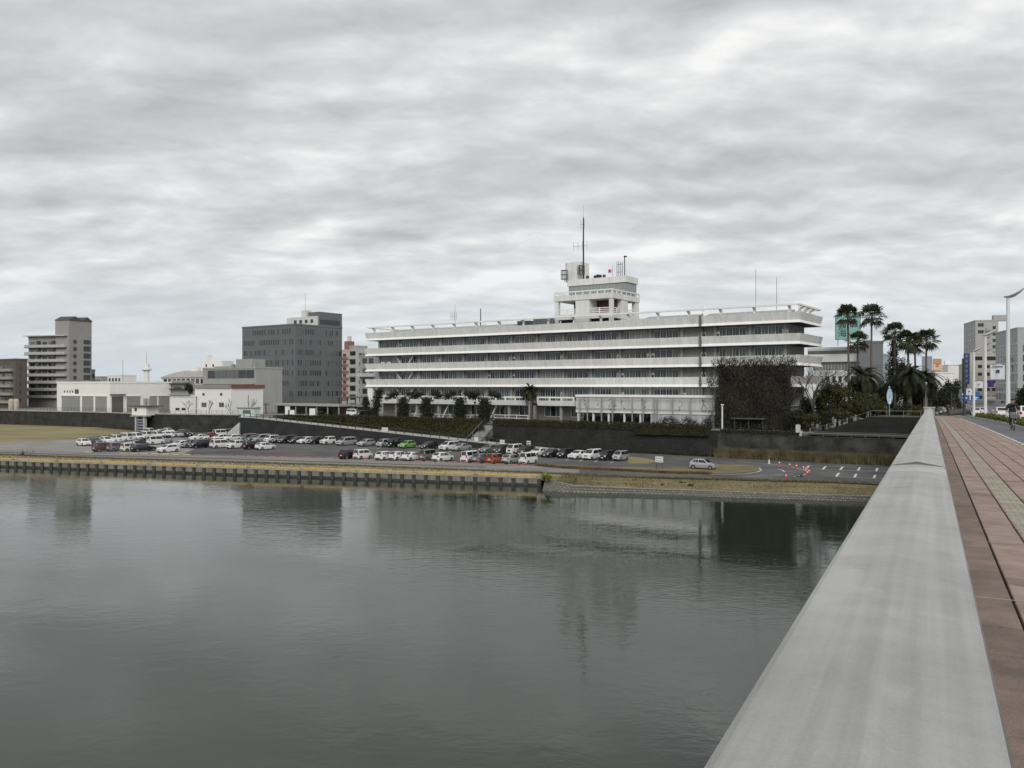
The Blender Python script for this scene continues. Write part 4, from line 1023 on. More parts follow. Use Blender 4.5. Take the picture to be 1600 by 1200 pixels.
# ---- white hall with brown parapet
M_hall = mat('white_hall_render', (.74, .735, .71), .8, var=.03, dirt=.03)
b = Bld('white_hall', 'white windowless-looking hall with a brown and grey parapet behind the flood wall', 361, 231, 304.5, 411, 13.7, M_hall, roof=False)
b.slab('L', 303, 361, 13.72, 14.7, .35, mat('parapet_grey', (.25, .245, .23), .7), 'parapet', .3); b.slab('R', 361.3, 413, 13.72, 14.7, .35, mat('parapet_brown', (.20, .075, .05), .7, var=.1), 'parapet', .3)
b.block(.3, b.lL - .3, .3, b.lR - .3, 13.72, 13.9, M_gcon, 'roof')
b.win('L', 315, 323, 629, 636, ny=3, fm=M_frame); b.win('L', 342.5, 350, 629, 636, ny=3, fm=M_frame)
b.win('L', 316.5, 320, 614, 618, nx=1); b.win('L', 344, 347.5, 614, 618, nx=1)
b.win('R', 402, 405, 636, 643, nx=1)
# ---- white garage with roller shutters
M_shut = mat('shutter_grey', (.27, .268, .25), .6, .1, var=.06); M_shutd = mat('shutter_dark', (.10, .09, .08), .6)
b = Bld('garage_building', 'large cream flat-roofed garage with grey roller shutters behind the flood wall', 172, 250, 89, 267.5, 15.2, M_cream)
def shutter(which, px0, px1, m_=M_shut, zt=12.1 - .9):
    o, d, n, yaw = b.face(which); a0, a1 = along(o, d, px0), along(o, d, px1)
    mm = MB(); k = 18
    for i in range(k):
        z0 = ZU + .05 + (zt - ZU - .05) * i / k; z1 = ZU + .05 + (zt - ZU - .05) * (i + .82) / k
        q = [o + d * a0 + n * .06, o + d * a1 + n * .06, o + d * a1 + n * .003, o + d * a0 + n * .003]; mm.prism([tuple(p) for p in q], z0, z1)
    part(mm, 'roller_shutter', m_, b.root)
    b.slab(which, px0 - .6, px1 + .6, zt + .01, zt + .35, .25, M_cream, 'shutter_box')
for x0, x1 in ((96.5, 125), (128.5, 146), (149, 167)): shutter('L', x0, x1)
shutter('R', 174.5, 192.5, M_shutd); shutter('R', 198, 219); shutter('R', 234, 245); shutter('R', 247.5, 264.5)
b.win('L', 117.3, 123, 608, 615.2, ny=2)
for x in (100.3, 104.7, 109, 113): b.win('L', x, x + 1.5, 610, 613.4, nx=1)
b.slab('R', 171, 194.5, 11.7, 11.9, 1.0, M_dark, 'awning')
# ---- flats on the left
M_apt = mat('flats_grey', (.28, .275, .262), .85, var=.06, vscale=.2); M_aptd = mat('flats_dark_trim', (.07, .068, .066), .8)
b = Bld('apartment_tower', 'grey balcony flats with a tall stair tower and dark gable roofs', 108, 318, 44.5, 141.5, 33.0, M_apt, dL=unit(-.97, .24), dR=unit(.45, .89))
fl_h = 2.77
for i in range(8):
    z = 32.0 - fl_h * (i + 1)
    b.slab('L', 43.0, 105.5, z, z + 1.05, 1.3, mat('flats_balcony', (.40, .40, .385), .85, var=.06), 'balcony'); b.slab('L', 42.5, 106, z - .2, z - .01, 1.45, M_aptd, 'balcony_slab')
    b.slab('L', 61, 64, z + 1.06, z + 2.55, 1.2, M_aptd, 'divider'); b.slab('L', 85, 88, z + 1.06, z + 2.55, 1.2, M_aptd, 'divider')
    b.grid('L', 46, 104, 6, [(z + .1, z + 2.2)], .72, gms=[G_dark, G_dark, G_grey])
b.slab('L', 42, 107, 33.56, 33.9, 1.5, mat('roof_slab_pale', (.45, .45, .44), .8), 'roof_slab', 8)
# stair tower part
o, d, n, yaw = b.face('R'); L_ = b.lR
b.block(-.3, 6.0, -.3, L_ + .2, ZU, 39.6, M_apt, 'stair_tower')
for i in range(9):
    z = 30.6 - fl_h * i
    b.slab('R', 129.5, 139.5, z, z + 1.7, .5, G_dark, 'stair_opening', -.32); b.slab('R', 129, 140, z - .75, z - .03, .75, M_apt, 'stair_parapet', -.32)
    b.slab('R', 113.5, 118, z + .2, z + 1.5, .45, G_dark, 'stair_window', -.32)
for l0 in (0.0,):
    mm = MB(); Q = lambda l, r: s_(l, r)
    c0 = b.c
    for r0, r1 in ((-.6, L_ * .55), (L_ * .55, L_ + .5)):
        A_, B2, C_, D_ = (c0 + b.dL * -.6 + b.dR * r0), (c0 + b.dL * -.6 + b.dR * r1), (c0 + b.dL * 6.3 + b.dR * r1), (c0 + b.dL * 6.3 + b.dR * r0)
        m1, m2_ = (A_ + B2) / 2, (C_ + D_) / 2
        mm.face([(A_.x, A_.y, 39.62), (B2.x, B2.y, 39.62), (m1.x, m1.y, 41.2)]); mm.face([(C_.x, C_.y, 39.62), (D_.x, D_.y, 39.62), (m2_.x, m2_.y, 41.2)])
        mm.face([(A_.x, A_.y, 39.62), (m1.x, m1.y, 41.2), (m2_.x, m2_.y, 41.2), (D_.x, D_.y, 39.62)]); mm.face([(B2.x, B2.y, 39.62), (C_.x, C_.y, 39.62), (m2_.x, m2_.y, 41.2), (m1.x, m1.y, 41.2)])
        mm.face([(A_.x, A_.y, 39.61), (D_.x, D_.y, 39.61), (C_.x, C_.y, 39.61), (B2.x, B2.y, 39.61)])
part(mm, 'gable_roof', M_aptd, b.root)
b2 = Bld('office_annex', 'small grey block peeking out right of the tall flats', 141, 330, 128, 148.5, 20.5, mat('blue_grey_wall', (.23, .24, .25), .8))
b2.grid('R', 142, 148, 2, [(17.5, 19.2), (13.5, 15.2)], .7)
# brown flats at the left edge
M_brown = mat('brown_tile', (.10, .085, .07), .8, var=.1)
b = Bld('brown_flats', 'brown five-storey flats at the left edge of the picture', 24.5, 300, -70, 42.5, 23.8, M_brown)
for i in range(5):
    z = 22.6 - 2.9 * (i + 1)
    b.slab('L', -70, 21, z, z + 1.0, 1.2, mat('tan_balcony', (.30, .265, .22), .85), 'balcony'); b.grid('L', -60, 20, 6, [(z + .1, z + 2.2)], .75, gms=[G_dark, G_grey]); b.win('R', 30, 33, 604 - (z + 1.9 - CZ) * F / 302, 604 - (z + .6 - CZ) * F / 302, nx=1)
# old building with barrel roof
b = Bld('hall_with_barrel_roof', 'pale low building with a shallow ribbed metal roof behind the garage', 322, 300, 252, 345, 17.6, M_cream, roof=False)
mm = MB(); K = 8; Lb = b.lL
for k in range(K):
    def rp(k): t = k / K; return (t * 14 - .6, 17.6 + 3.0 * math.sin(t * math.pi / 2))
    (r0, z0), (r1, z1) = rp(k), rp(k + 1); Q = lambda l, r: b.c + b.dL * l + b.dR * r
    A_, B2, C_, D_ = Q(-.3, r0), Q(Lb + .5, r0), Q(Lb + .5 - .35 * k - .35, r1), Q(-.3, r1); mm.face([(A_.x, A_.y, z0), (B2.x, B2.y, z0), (C_.x, C_.y, z1), (D_.x, D_.y, z1)])
part(mm, 'barrel_roof', mat('roof_green_grey', (.33, .33, .29), .6, var=.15, vscale=1), b.root, fix=False)
b.grid('L', 255, 320, 9, [(15.2, 17.0), (11.6, 13.4)], .75)
b.block(3, 16, 9, 14, 17.6, 23.8, M_cream, 'roof_house'); b.block(11.5, 13.0, 9, 11, 23.8, 26.2, M_cream, 'chimney')
b.block(8, 8.8, 8.93, 9, 21.6, 22.6, G_dark, 'roof_house_window'); b.block(12.2, 13, 8.93, 9, 21.6, 22.6, G_dark, 'roof_house_window'); b.block(17, 21, 8, 14, 17.6, 21.6, M_cream, 'roof_house')
# small buildings between garage and white hall
b = Bld('store_house', 'small white store with dark windows between the garage and the white hall', 299, 238, 266, 306, 11.2, M_hall)
b.win('L', 274.5, 280.5, 637, 641); b.win('L', 284, 290, 637, 641); b.slab('L', 265, 299, 11.76, 11.95, .7, M_gcon, 'eave', .5)
b = Bld('old_house', 'grey two-storey house with dark eaves above the small store', 294, 262, 267, 304, 15.6, M_gcon)
b.win('L', 280, 286.5, 616, 619.5); b.win('L', 272, 284, 604.5, 608.5, nx=3); b.slab('L', 266, 295, 15.0, 15.3, 1.0, M_dark, 'eave', .3); b.slab('L', 266, 295, 13.3, 13.6, 1.0, M_dark, 'eave', .3)
# striped block and pale flats beyond the office block
M_st1 = mat('stripe_red', (.25, .125, .10), .8, var=.1); M_st2 = mat('stripe_pink', (.48, .40, .35), .8)
b = Bld('striped_flats', 'narrow pink and red striped tower behind the grey office block', 545, 380, 532, 549, 30.6, M_st2)
for i in range(7): b.slab('L', 533, 545, 8 + 3.1 * i, 9.1 + 3.1 * i, .4, M_st1, 'stripe_balcony'); b.win('L', 536, 541, 604 - (8 + 3.1 * i + 2.7 - CZ) * F / 382, 604 - (8 + 3.1 * i + 1.3 - CZ) * F / 382)
b.block(.5, 3.4, .5, 4, 30.6, 35.0, M_st1, 'roof_turret'); b.block(1.2, 2.6, 1.5, 3, 35.0, 37.4, M_gp, 'roof_turret')
M_pf = mat('pale_flats', (.45, .45, .43), .8, var=.06, dirt=.2)
b = Bld('pale_flats', 'pale grey stepped flats with curved balconies left of the city hall', 558, 310, 546, 574, 29.0, M_pf)
for i in range(6): b.slab('L', 546.5, 556, 8 + 3.3 * i, 9.2 + 3.3 * i, .9, M_pf, 'balcony'); b.slab('L', 547, 555.5, 9.25 + 3.3 * i, 10.9 + 3.3 * i, .02, G_dark, 'balcony_shadow_glass')
b.grid('R', 560, 572, 2, [(8.6 + 3.3 * i, 10.2 + 3.3 * i) for i in range(6)], .7)
b = Bld('grey_apartment', 'grey flats directly behind the left corner of the city hall', 586, 285, 562, 600, 24.5, mat('mid_grey_wall', (.27, .275, .275), .8, var=.06))
b.grid('L', 565, 585, 2, [(8.2 + 3.5 * i, 10.0 + 3.5 * i) for i in range(5)], .7); b.slab('L', 561, 586, 17.6, 18.8, 1.2, M_pf, 'balcony'); b.block(2, 7, 2, 7, 24.5, 27, M_pf, 'roof_house')
# white control tower and small roofs on the skyline
p = v2(*at(229, 420)); tr = thing('control_tower', 'slim white lookout tower on the skyline behind the garage', 'tower', (p.x, p.y, ZU))
part(MB().lathe([(1.6, ZU), (1.3, 22.0)], (p.x, p.y), 10), 'shaft', M_hall, tr); part(MB().lathe([(1.5, 22.01), (2.5, 22.6), (2.5, 23.2), (1.5, 23.3)], (p.x, p.y), 12), 'gallery', M_hall, tr)
part(MB().lathe([(1.4, 23.31), (1.4, 25.6), (1.2, 25.7)], (p.x, p.y), 10), 'cabin', M_hall, tr); part(MB().tube([(p.x, p.y, 25.7), (p.x, p.y, 32)], [.14, .06], 5), 'spire', M_steel, tr)
for (lab, pc, d, pl_, pr, z1, mm_, nw) in (
    ('low grey roofed house on the skyline beside the tall flats', 158, 400, 146, 168, 18.6, M_gcon, 3),
    ('low white house with a blue-grey end on the skyline', 190, 390, 168, 213, 19.2, M_hall, 4),
    ('small pale block on the skyline left of the lookout tower', 214, 470, 205, 222, 16.6, M_cream, 2),
    ('small pale block on the skyline right of the lookout tower', 244, 470, 236, 256, 16.8, M_cream, 2)):
    b = Bld('skyline_house', lab, pc, d, pl_, pr, z1, mm_); b.grid('L', pl_ + 1, pc - 1, nw, [(z1 - 2.6, z1 - 1.0)], .6)
# ---- right of the city hall
M_hotel = mat('hotel_white', (.62, .625, .62), .8, var=.04, dirt=.15)
b = Bld('white_hotel', 'white low hotel block behind the palms right of the city hall', 1349, 235, 1262, 1362, 25.0, M_hotel)
b.grid('L', 1270, 1347, 8, [(15.4, 17.2), (11.2, 13.0)], .55, nx=3)
b.slab('L', 1270, 1348, 18.9, 21.2, .03, mat('hotel_glass', (.20, .21, .205), .15), 'ribbon_window')
for i in range(16): b.slab('L', 1270 + 4.9 * i, 1270.4 + 4.9 * i, 18.9, 21.2, .08, M_hotel, 'mullion')
b.slab('L', 1258, 1348, 21.3, 23.0, 1.0, M_hotel, 'balcony_band'); b.slab('L', 1262, 1348, 23.6, 24.6, .05, G_grey, 'upper_windows')
b.block(18, 19.8, 1, 3, 25.0, 26.2, M_hotel, 'roof_tank')
b2 = Bld('grey_slab_block', 'plain dark grey windowless block behind the tall palms', 1375, 228, 1343, 1380, 26.2, mat('slab_grey', (.165, .17, .175), .8, var=.04))
b = Bld('teal_building', 'narrow building with teal edge beside the dark grey block', 1381, 260, 1374, 1392, 24.0, mat('pale_blue_wall', (.33, .37, .40), .7))
b.slab('L', 1374.2, 1377, 9, 27, .3, mat('teal_panel', (.05, .27, .27), .6), 'teal_fin'); b.grid('R', 1382, 1391, 2, [(10 + 3.2 * i, 12 + 3.2 * i) for i in range(4)], .7)
# billboard
def text_part(txt, size, parent, origin, d, up, m, name, thick=.03, n=None):
    cu = bpy.data.curves.new('t', 'FONT'); cu.body = txt; cu.size = size; cu.align_x = 'CENTER'; cu.align_y = 'CENTER'; cu.extrude = thick
    ob = bpy.data.objects.new('t', cu); COL.objects.link(ob)
    dg = bpy.context.evaluated_depsgraph_get(); me = bpy.data.meshes.new_from_object(ob.evaluated_get(dg)); bpy.data.objects.remove(ob)
    x = Vector((d.x, d.y, 0)); z = Vector((0, 0, 1)); nrm = x.cross(z)
    rot = Matrix((x, z, nrm)).transposed(); o = Vector(origin) - wloc(parent)
    for v in me.vertices: v.co = rot @ v.co + o
    me.materials.clear(); me.materials.append(m); me.name = name
    return link(name, me, parent)
def billboard():
    d = unit(.97, -.22); p = v2(*at(1325, 232)); n = v2(d.y, -d.x)
    if n.y > 0: n = -n
    r = thing('billboard', 'teal rooftop billboard with black brush characters behind the palms', 'billboard', (p.x, p.y, 25.55)); w = 3.15
    z0, z1 = zat(529.5, 232), zat(492.5, 232)
    def bx(a0, a1, b0, b1, za, zb_): f = Fr(p, d, -n); return MB().fbox(f, a0, a1, b0, b1, za, zb_)
    part(bx(-w, w, 0, .5, z0, z1), 'board', mat('billboard_teal', (.19, .38, .34), .6, var=.04), r)
    fm = MB(); f = Fr(p, d, -n)
    for (a0, a1, za, zb_) in ((-w - .15, w + .15, z1 + .003, z1 + .2), (-w - .15, w + .15, z0 - .2, z0 - .003), (-w - .15, -w - .003, z0, z1), (w + .003, w + .15, z0, z1)): fm.fbox(f, a0, a1, -.08, .58, za, zb_)
    part(fm, 'frame', mat('billboard_frame', (.06, .15, .14), .6), r)
    for a in (-2.6, 2.6):
        q = p + d * a - n * .3; part(MB().tube([(q.x, q.y, 25.55), (q.x, q.y, z0 - .2)], .12, 6), 'leg', M_steel, r)
    ink = mat('sign_ink', (.01, .012, .012), .7); o = p + n * .03
    z = lambda t: z0 + (z1 - z0) * t
    q = o - d * 1.55
    text_part('雲', 2.5, r, (q.x, q.y, z(.58)), d, None, ink, 'lettering'); text_part('海', 2.5, r, (q.x, q.y, z(.22)), d, None, ink, 'lettering')
    q = o + d * 1.5; text_part('由', 1.3, r, (q.x, q.y, z(.62)), d, None, ink, 'lettering')
    bxm = MB()
    for (a0, a1, ta, tb2) in ((.6, 2.45, .50, .53), (.6, 2.45, .71, .74), (.6, .75, .53, .71), (2.3, 2.45, .53, .71)): bxm.fbox(f, a0, a1, -.03, -.002, z(ta), z(tb2))
    part(bxm, 'lettering_box', ink, r)
billboard()
# ---- street buildings on the right
dS = unit(.296, .955); dF = unit(.955, -.296)
M_gs = mat('street_grey_tile', (.36, .365, .36), .75, var=.04, dirt=.1)
b = Bld('grey_office', 'pale grey office block with paired tall windows at the right edge', 1590, 288, 1555.5, 1680, 34.2, M_gs, dL=dS, dR=dF, z0=ZU, lenR=26)
rws = [(28.6 - 3.4 * i - 2.3, 28.6 - 3.4 * i) for i in range(6)]
b.grid('L', 1556.5, 1573, 4, rws, .62, nx=1, fm=M_frame, gms=[G_grey, G_dark]); b.grid('L', 1576, 1589, 3, rws, .66, nx=1, fm=M_frame, gms=[G_grey, G_dark])
for z0, z1 in rws: b.slab('L', 1555.7, 1589.8, z1 + .15, z1 + .75, .15, mat('spandrel_pale', (.44, .445, .44), .7), 'spandrel')
b.grid('R', 1597, 1625, 5, rws, .5, nx=1)
M_ta = mat('tall_flats_grey', (.37, .365, .35), .8, var=.04)
b = Bld('tall_flats', 'tall grey flats with rows of square windows and a zigzag stair', 1524, 405, 1506, 1560, 46.0, M_ta, dL=dS, dR=dF)
rws = [(44.0 - 2.9 * i - 1.7, 44.0 - 2.9 * i) for i in range(12)]
b.grid('L', 1507, 1523, 4, rws, .6, nx=1); b.win('R', 1528, 1537, 505, 510.5, nx=3); b.win('R', 1528, 1537, 516, 521, nx=3)
for i in range(6):
    z = 44 - 3.1 * i
    o, d, n, yaw = b.face('R'); a0, a1, am = along(o, d, 1540), along(o, d, 1556), along(o, d, 1547)
    mm = MB(); q = [o + d * a0 + n * 1.2, o + d * am + n * 1.2, o + d * am + n * .002, o + d * a0 + n * .002]
    hs = [z - 2.3, z - 1.2, z - 1.2, z - 2.3]; mm.hexa([(p.x, p.y, h - .9) for p, h in zip(q, hs)], [(p.x, p.y, h) for p, h in zip(q, hs)]); part(mm, 'stair_flight', M_ta, b.root)
    b.slab('R', 1551, 1556, z - 2.0, z - .5, .05, G_dark, 'stair_opening'); b.slab('R', 1540, 1543.5, z - 3.1, z - 2.0 + .3, .05, G_dark, 'stair_opening')
b.block(.5, 4, 8, 14, 46.0, 48.8, M_ta, 'lift_house')
M_bg = mat('beige_street', (.46, .44, .37), .8, var=.05, dirt=.15)
b = Bld('beige_shop_block', 'beige corner block with long dark upper windows below the tall flats', 1516, 340, 1510, 1560, 27.5, M_bg, dL=dS, dR=dF)
for (x0, x1) in ((1520, 1535), (1539, 1556)): b.win('R', x0, x1, 557, 563, nx=4)
for row in range(5):
    for x0 in (1528, 1540, 1550): b.win('R', x0, x0 + 6.4, 570 + 12 * row, 575 + 12 * row, nx=2)
b.slab('R', 1538, 1556, 9.0, 10.2, 1.5, M_cream, 'shop_canopy')
# building with orange sign, low pale blocks
b = Bld('sign_building', 'pale building with an orange sign behind the street trees', 1473, 420, 1446, 1490, 20.5, M_hall, dL=-dF, dR=dS)
b.block(.5, 4.5, .3, .7, 21.1, 28.3, mat('orange_sign', (.42, .25, .15), .6), 'sign_board'); b.block(4.8, 9.5, .2, .8, 21.1, 29.6, mat('sign_back', (.22, .24, .28), .6), 'sign_board')
b.block(.9, 4.1, .26, .297, 22.5, 25.5, mat('sign_cream', (.62, .50, .34), .6), 'sign_panel')
text_part('本', 2.6, b.root, tuple((b.c + b.dL * 2.5 + b.dR * .2)) + (24.6,), dF, None, mat('sign_ink_red', (.3, .05, .02), .7), 'lettering')
b = Bld('pale_street_block', 'pale stepped blocks far down the street behind the trees', 1492, 480, 1472, 1502, 26.0, M_hall, dL=-dF, dR=dS)
b.grid('L', 1474, 1490, 3, [(10 + 3 * i, 11.6 + 3 * i) for i in range(5)], .6); b.block(2, 5, 1, 4, 26.0, 29, M_hall, 'roof_house')
b = Bld('narrow_street_block', 'narrow pale shop building left of the blue vertical sign', 1509, 360, 1498, 1516, 23.2, M_bg, dL=-dF, dR=dS)
b.grid('L', 1499, 1508, 2, [(9 + 3.2 * i, 10.6 + 3.2 * i) for i in range(4)], .6)
# ---- carport in front of the office block
p = v2(*at(528, 238)); cp = thing('carport', 'dark two-tier carport roof left of the city hall', 'shelter', (p.x, p.y, ZU)); f = Fr(p, E1, E2)
Lc = along(p, E1, 569)
part(MB().fbox(f, -1, Lc, -.5, 7, 11.0, 11.35), 'roof', M_framed, cp); part(MB().fbox(f, Lc * .45, Lc, -2.5, 3, 8.9, 9.15), 'lower_roof', M_steel, cp)
for k in range(4): part(MB().fbox(f, .2 + k * (Lc - .6) / 3, .45 + k * (Lc - .6) / 3, 0, .25, ZU, 11.0), 'column', M_dark, cp)
part(MB().fbox(f, 0, Lc, 5, 5.2, ZU, 8.4), 'back_fence', M_framed, cp)
p = v2(*at(412, 246)); cn = thing('canopy', 'long low grey canopy along the foot of the office block', 'shelter', (p.x, p.y, ZU)); f = Fr(p, E1, E2); Lc = along(p, E1, 530)
part(MB().fbox(f, 0, Lc, 0, 5, 8.7, 9.3), 'roof', M_gcon, cn); part(MB().fbox(f, .5, Lc, 4.6, 4.9, ZU, 8.7), 'back_wall', mat('dim_wall', (.13, .12, .10), .9, var=.2), cn)
for k in range(8): part(MB().fbox(f, .3 + k * (Lc - 1) / 7, .55 + k * (Lc - 1) / 7, .3, .55, ZU, 8.7), 'column', M_gcon, cn)
# ================================================================ VEGETATION
def leafmat(name, c, c2): return mat(name, c, .8, col2=c2, vscale=1.6, spec=.25)
L_dark = leafmat('leaf_dark', (.036, .045, .017), (.014, .019, .008)); L_olive = leafmat('leaf_olive', (.080, .082, .028), (.030, .034, .012))
L_hedge = leafmat('leaf_hedge', (.055, .055, .018), (.021, .023, .009)); L_brown = leafmat('twig_brown', (.064, .060, .046), (.028, .027, .021))
L_palm = leafmat('palm_green', (.062, .072, .030), (.024, .030, .013)); L_gold = leafmat('leaf_yellow', (.30, .32, .06), (.12, .15, .03))
L_dry = leafmat('dry_stalk', (.21, .175, .085), (.11, .095, .045)); L_palm_dry = leafmat('palm_dry', (.065, .055, .036), (.03, .026, .018))
M_bark = mat('bark', (.075, .062, .048), .95, var=.3, vscale=6, bump=.6); M_palmb = mat('palm_bark', (.12, .105, .085), .95, var=.25, vscale=3, stretch=(1, 1, 6), bump=.5)
def leafcard(mb, p, s, rng, mi=0, droop=0.0):
    "one bent leaf of two triangles pairs"
    a = rng.uniform(0, 2 * math.pi); el = rng.uniform(-.9, .9) - droop
    d = Vector((math.cos(a) * math.cos(el), math.sin(a) * math.cos(el), math.sin(el)))
    w = d.cross(Vector((rng.uniform(-1, 1), rng.uniform(-1, 1), rng.uniform(-.2, 1)))).normalized() * s * .42
    i = len(mb.v); t = p + d * s; mid = p + d * s * .5
    mb.v += [tuple(p), tuple(mid + w), tuple(t), tuple(mid - w)]; mb.f.append((i, i + 1, i + 2, i + 3)); mb.m.append(mi)
def foliage(mb, blobs, n, s, rng, droop=0.0, shell=.55, flat=1.0):
    "leaf clumps spread through overlapping ellipsoids: blobs = (center, radii)"
    vol = [r[0] * r[1] * r[2] for c, r in blobs]; tot = sum(vol)
    for (c, r), v in zip(blobs, vol):
        for _ in range(max(4, int(n * v / tot / 6))):
            while True:
                q = Vector((rng.uniform(-1, 1), rng.uniform(-1, 1), rng.uniform(-1, 1)))
                if shell < q.length < 1.0: break
            cp = Vector((c[0] + q.x * r[0], c[1] + q.y * r[1], c[2] + q.z * r[2] * flat))
            for _k in range(6): leafcard(mb, cp + Vector((rng.gauss(0, s * .8), rng.gauss(0, s * .8), rng.gauss(0, s * .6))), s * rng.uniform(.6, 1.3), rng, 0, droop)
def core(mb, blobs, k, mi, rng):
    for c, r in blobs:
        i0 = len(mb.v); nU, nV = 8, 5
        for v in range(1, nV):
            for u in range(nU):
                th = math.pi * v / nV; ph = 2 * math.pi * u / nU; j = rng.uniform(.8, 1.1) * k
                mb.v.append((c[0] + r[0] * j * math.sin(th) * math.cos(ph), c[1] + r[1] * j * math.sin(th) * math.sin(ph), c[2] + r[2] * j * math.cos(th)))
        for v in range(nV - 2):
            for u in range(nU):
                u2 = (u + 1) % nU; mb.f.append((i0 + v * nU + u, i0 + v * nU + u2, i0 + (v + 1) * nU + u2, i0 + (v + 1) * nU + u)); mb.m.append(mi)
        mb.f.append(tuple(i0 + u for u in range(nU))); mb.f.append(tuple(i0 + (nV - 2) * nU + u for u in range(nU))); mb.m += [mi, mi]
def leafy(name, label, base, blobs, n, s, m, trunk=None, seed=1, droop=0., cat='tree', corek=.62, group=None):
    rng = random.Random(seed); root = thing(name, label, cat, base, 0, group)
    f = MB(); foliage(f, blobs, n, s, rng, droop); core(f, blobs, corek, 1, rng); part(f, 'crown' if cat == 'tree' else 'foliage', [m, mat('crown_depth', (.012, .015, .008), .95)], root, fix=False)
    t = MB(); b = Vector(base)
    cz = sum(c[2] for c, r in blobs) / len(blobs); h = cz - b.z; tr = trunk or .25
    t.tube([b - Vector((0, 0, .15)), b + Vector((.1, 0, h * .5)), b + Vector((0, .1, h))], [tr, tr * .7, tr * .45], 7)
    for c, r in blobs[:6]: t.tube([b + Vector((0, 0, h * .55)), (Vector(c) + b + Vector((0, 0, h * .6))) / 2, Vector(c)], [tr * .5, tr * .35, tr * .15], 5)
    part(t, 'trunk' if cat == 'tree' else 'stems', M_bark, root)
    return root
def bare(name, label, base, h, seed, spread=.5, m=M_bark, r0=.22, depth=5, cat='tree'):
    rng = random.Random(seed); root = thing(name, label, cat, base); tr = MB(); br = MB()
    def grow(p, d, l, r, k):
        q = p + d * l; mid = (p + q) / 2 + Vector((rng.gauss(0, .05), rng.gauss(0, .05), 0)) * l
        (tr if k == depth else br).tube([p, mid, q], [r, r * .85, r * .68], 5 if k > 2 else 3, cap=False)
        if k == 0: return
        for _ in range(3 if k > 1 else 4):
            a = rng.uniform(0, 2 * math.pi); nd = (d + Vector((math.cos(a), math.sin(a), rng.uniform(-.1, .5))) * spread).normalized()
            grow(q if rng.random() < .7 else mid, nd, l * rng.uniform(.6, .85), r * .6, k - 1)
    grow(Vector(base) - Vector((0, 0, .1)), Vector((rng.gauss(0, .06), rng.gauss(0, .06), 1)).normalized(), h * .30, r0, depth)
    part(tr, 'trunk', m, root, fix=False); part(br, 'branches', m, root, fix=False); return root
def fan_palm(label, px, d, zb_, pytop, seed, cr=2.0, group='tall fan palms by the bridge'):
    rng = random.Random(seed); x, y = at(px, d); root = thing('fan_palm', label, 'palm', (x, y, zb_), 0, group)
    zt = zat(pytop, d) - cr * .55; lean = Vector((rng.uniform(-.25, .25), rng.uniform(-.25, .25), 0))
    t = MB(); K = 8; pts = [Vector((x, y, zb_ - .1)) + lean * (k / K) ** 2 + Vector((0, 0, (zt - zb_ + .1) * k / K)) for k in range(K + 1)]
    t.tube(pts, [.36 if k == 0 else .25 - .08 * k / K for k in range(K + 1)], 8); part(t, 'trunk', M_palmb, root)
    c = pts[-1]; g = MB(); dr = MB()
    for i in range(40):
        el = rng.uniform(-.8, 1.3); az = rng.uniform(0, 2 * math.pi); hd = Vector((math.cos(az), math.sin(az), 0))
        L = cr * rng.uniform(.55, .72); dirp = hd * math.cos(el) + Vector((0, 0, math.sin(el)))
        b0 = c + Vector((0, 0, .15)); b1 = b0 + dirp * L - Vector((0, 0, .12 * L)); tgt = dr if el < -.45 else g
        tgt.tube([b0, (b0 + b1) / 2 + Vector((0, 0, .06)), b1], [.035, .03, .02], 3, cap=False)
        side = dirp.cross(Vector((0, 0, 1))); side = side.normalized() if side.length > .05 else Vector((1, 0, 0)); upv = side.cross(dirp)
        R = cr * rng.uniform(.50, .64); NS = 13; tilt = rng.uniform(-.3, .5)
        for k in range(NS):
            a = -1.9 + 3.8 * k / (NS - 1); dd = (dirp * math.cos(a) + side * math.sin(a) + upv * tilt * .3).normalized()
            l = R * (1 - .18 * abs(a) / 1.9) * rng.uniform(.85, 1.1); wv = dd.cross(upv).normalized() * .085
            p1 = b1 + dd * l * .6; p2 = b1 + dd * l - Vector((0, 0, l * rng.uniform(.15, .5)))
            j = len(tgt.v); tgt.v += [tuple(b1), tuple(p1 + wv * 1.3), tuple(p2), tuple(p1 - wv * 1.3)]; tgt.f.append((j, j + 1, j + 2, j + 3)); tgt.m.append(0)
    part(g, 'crown', L_palm, root, fix=False); part(dr, 'dead_fronds', L_palm_dry, root, fix=False)
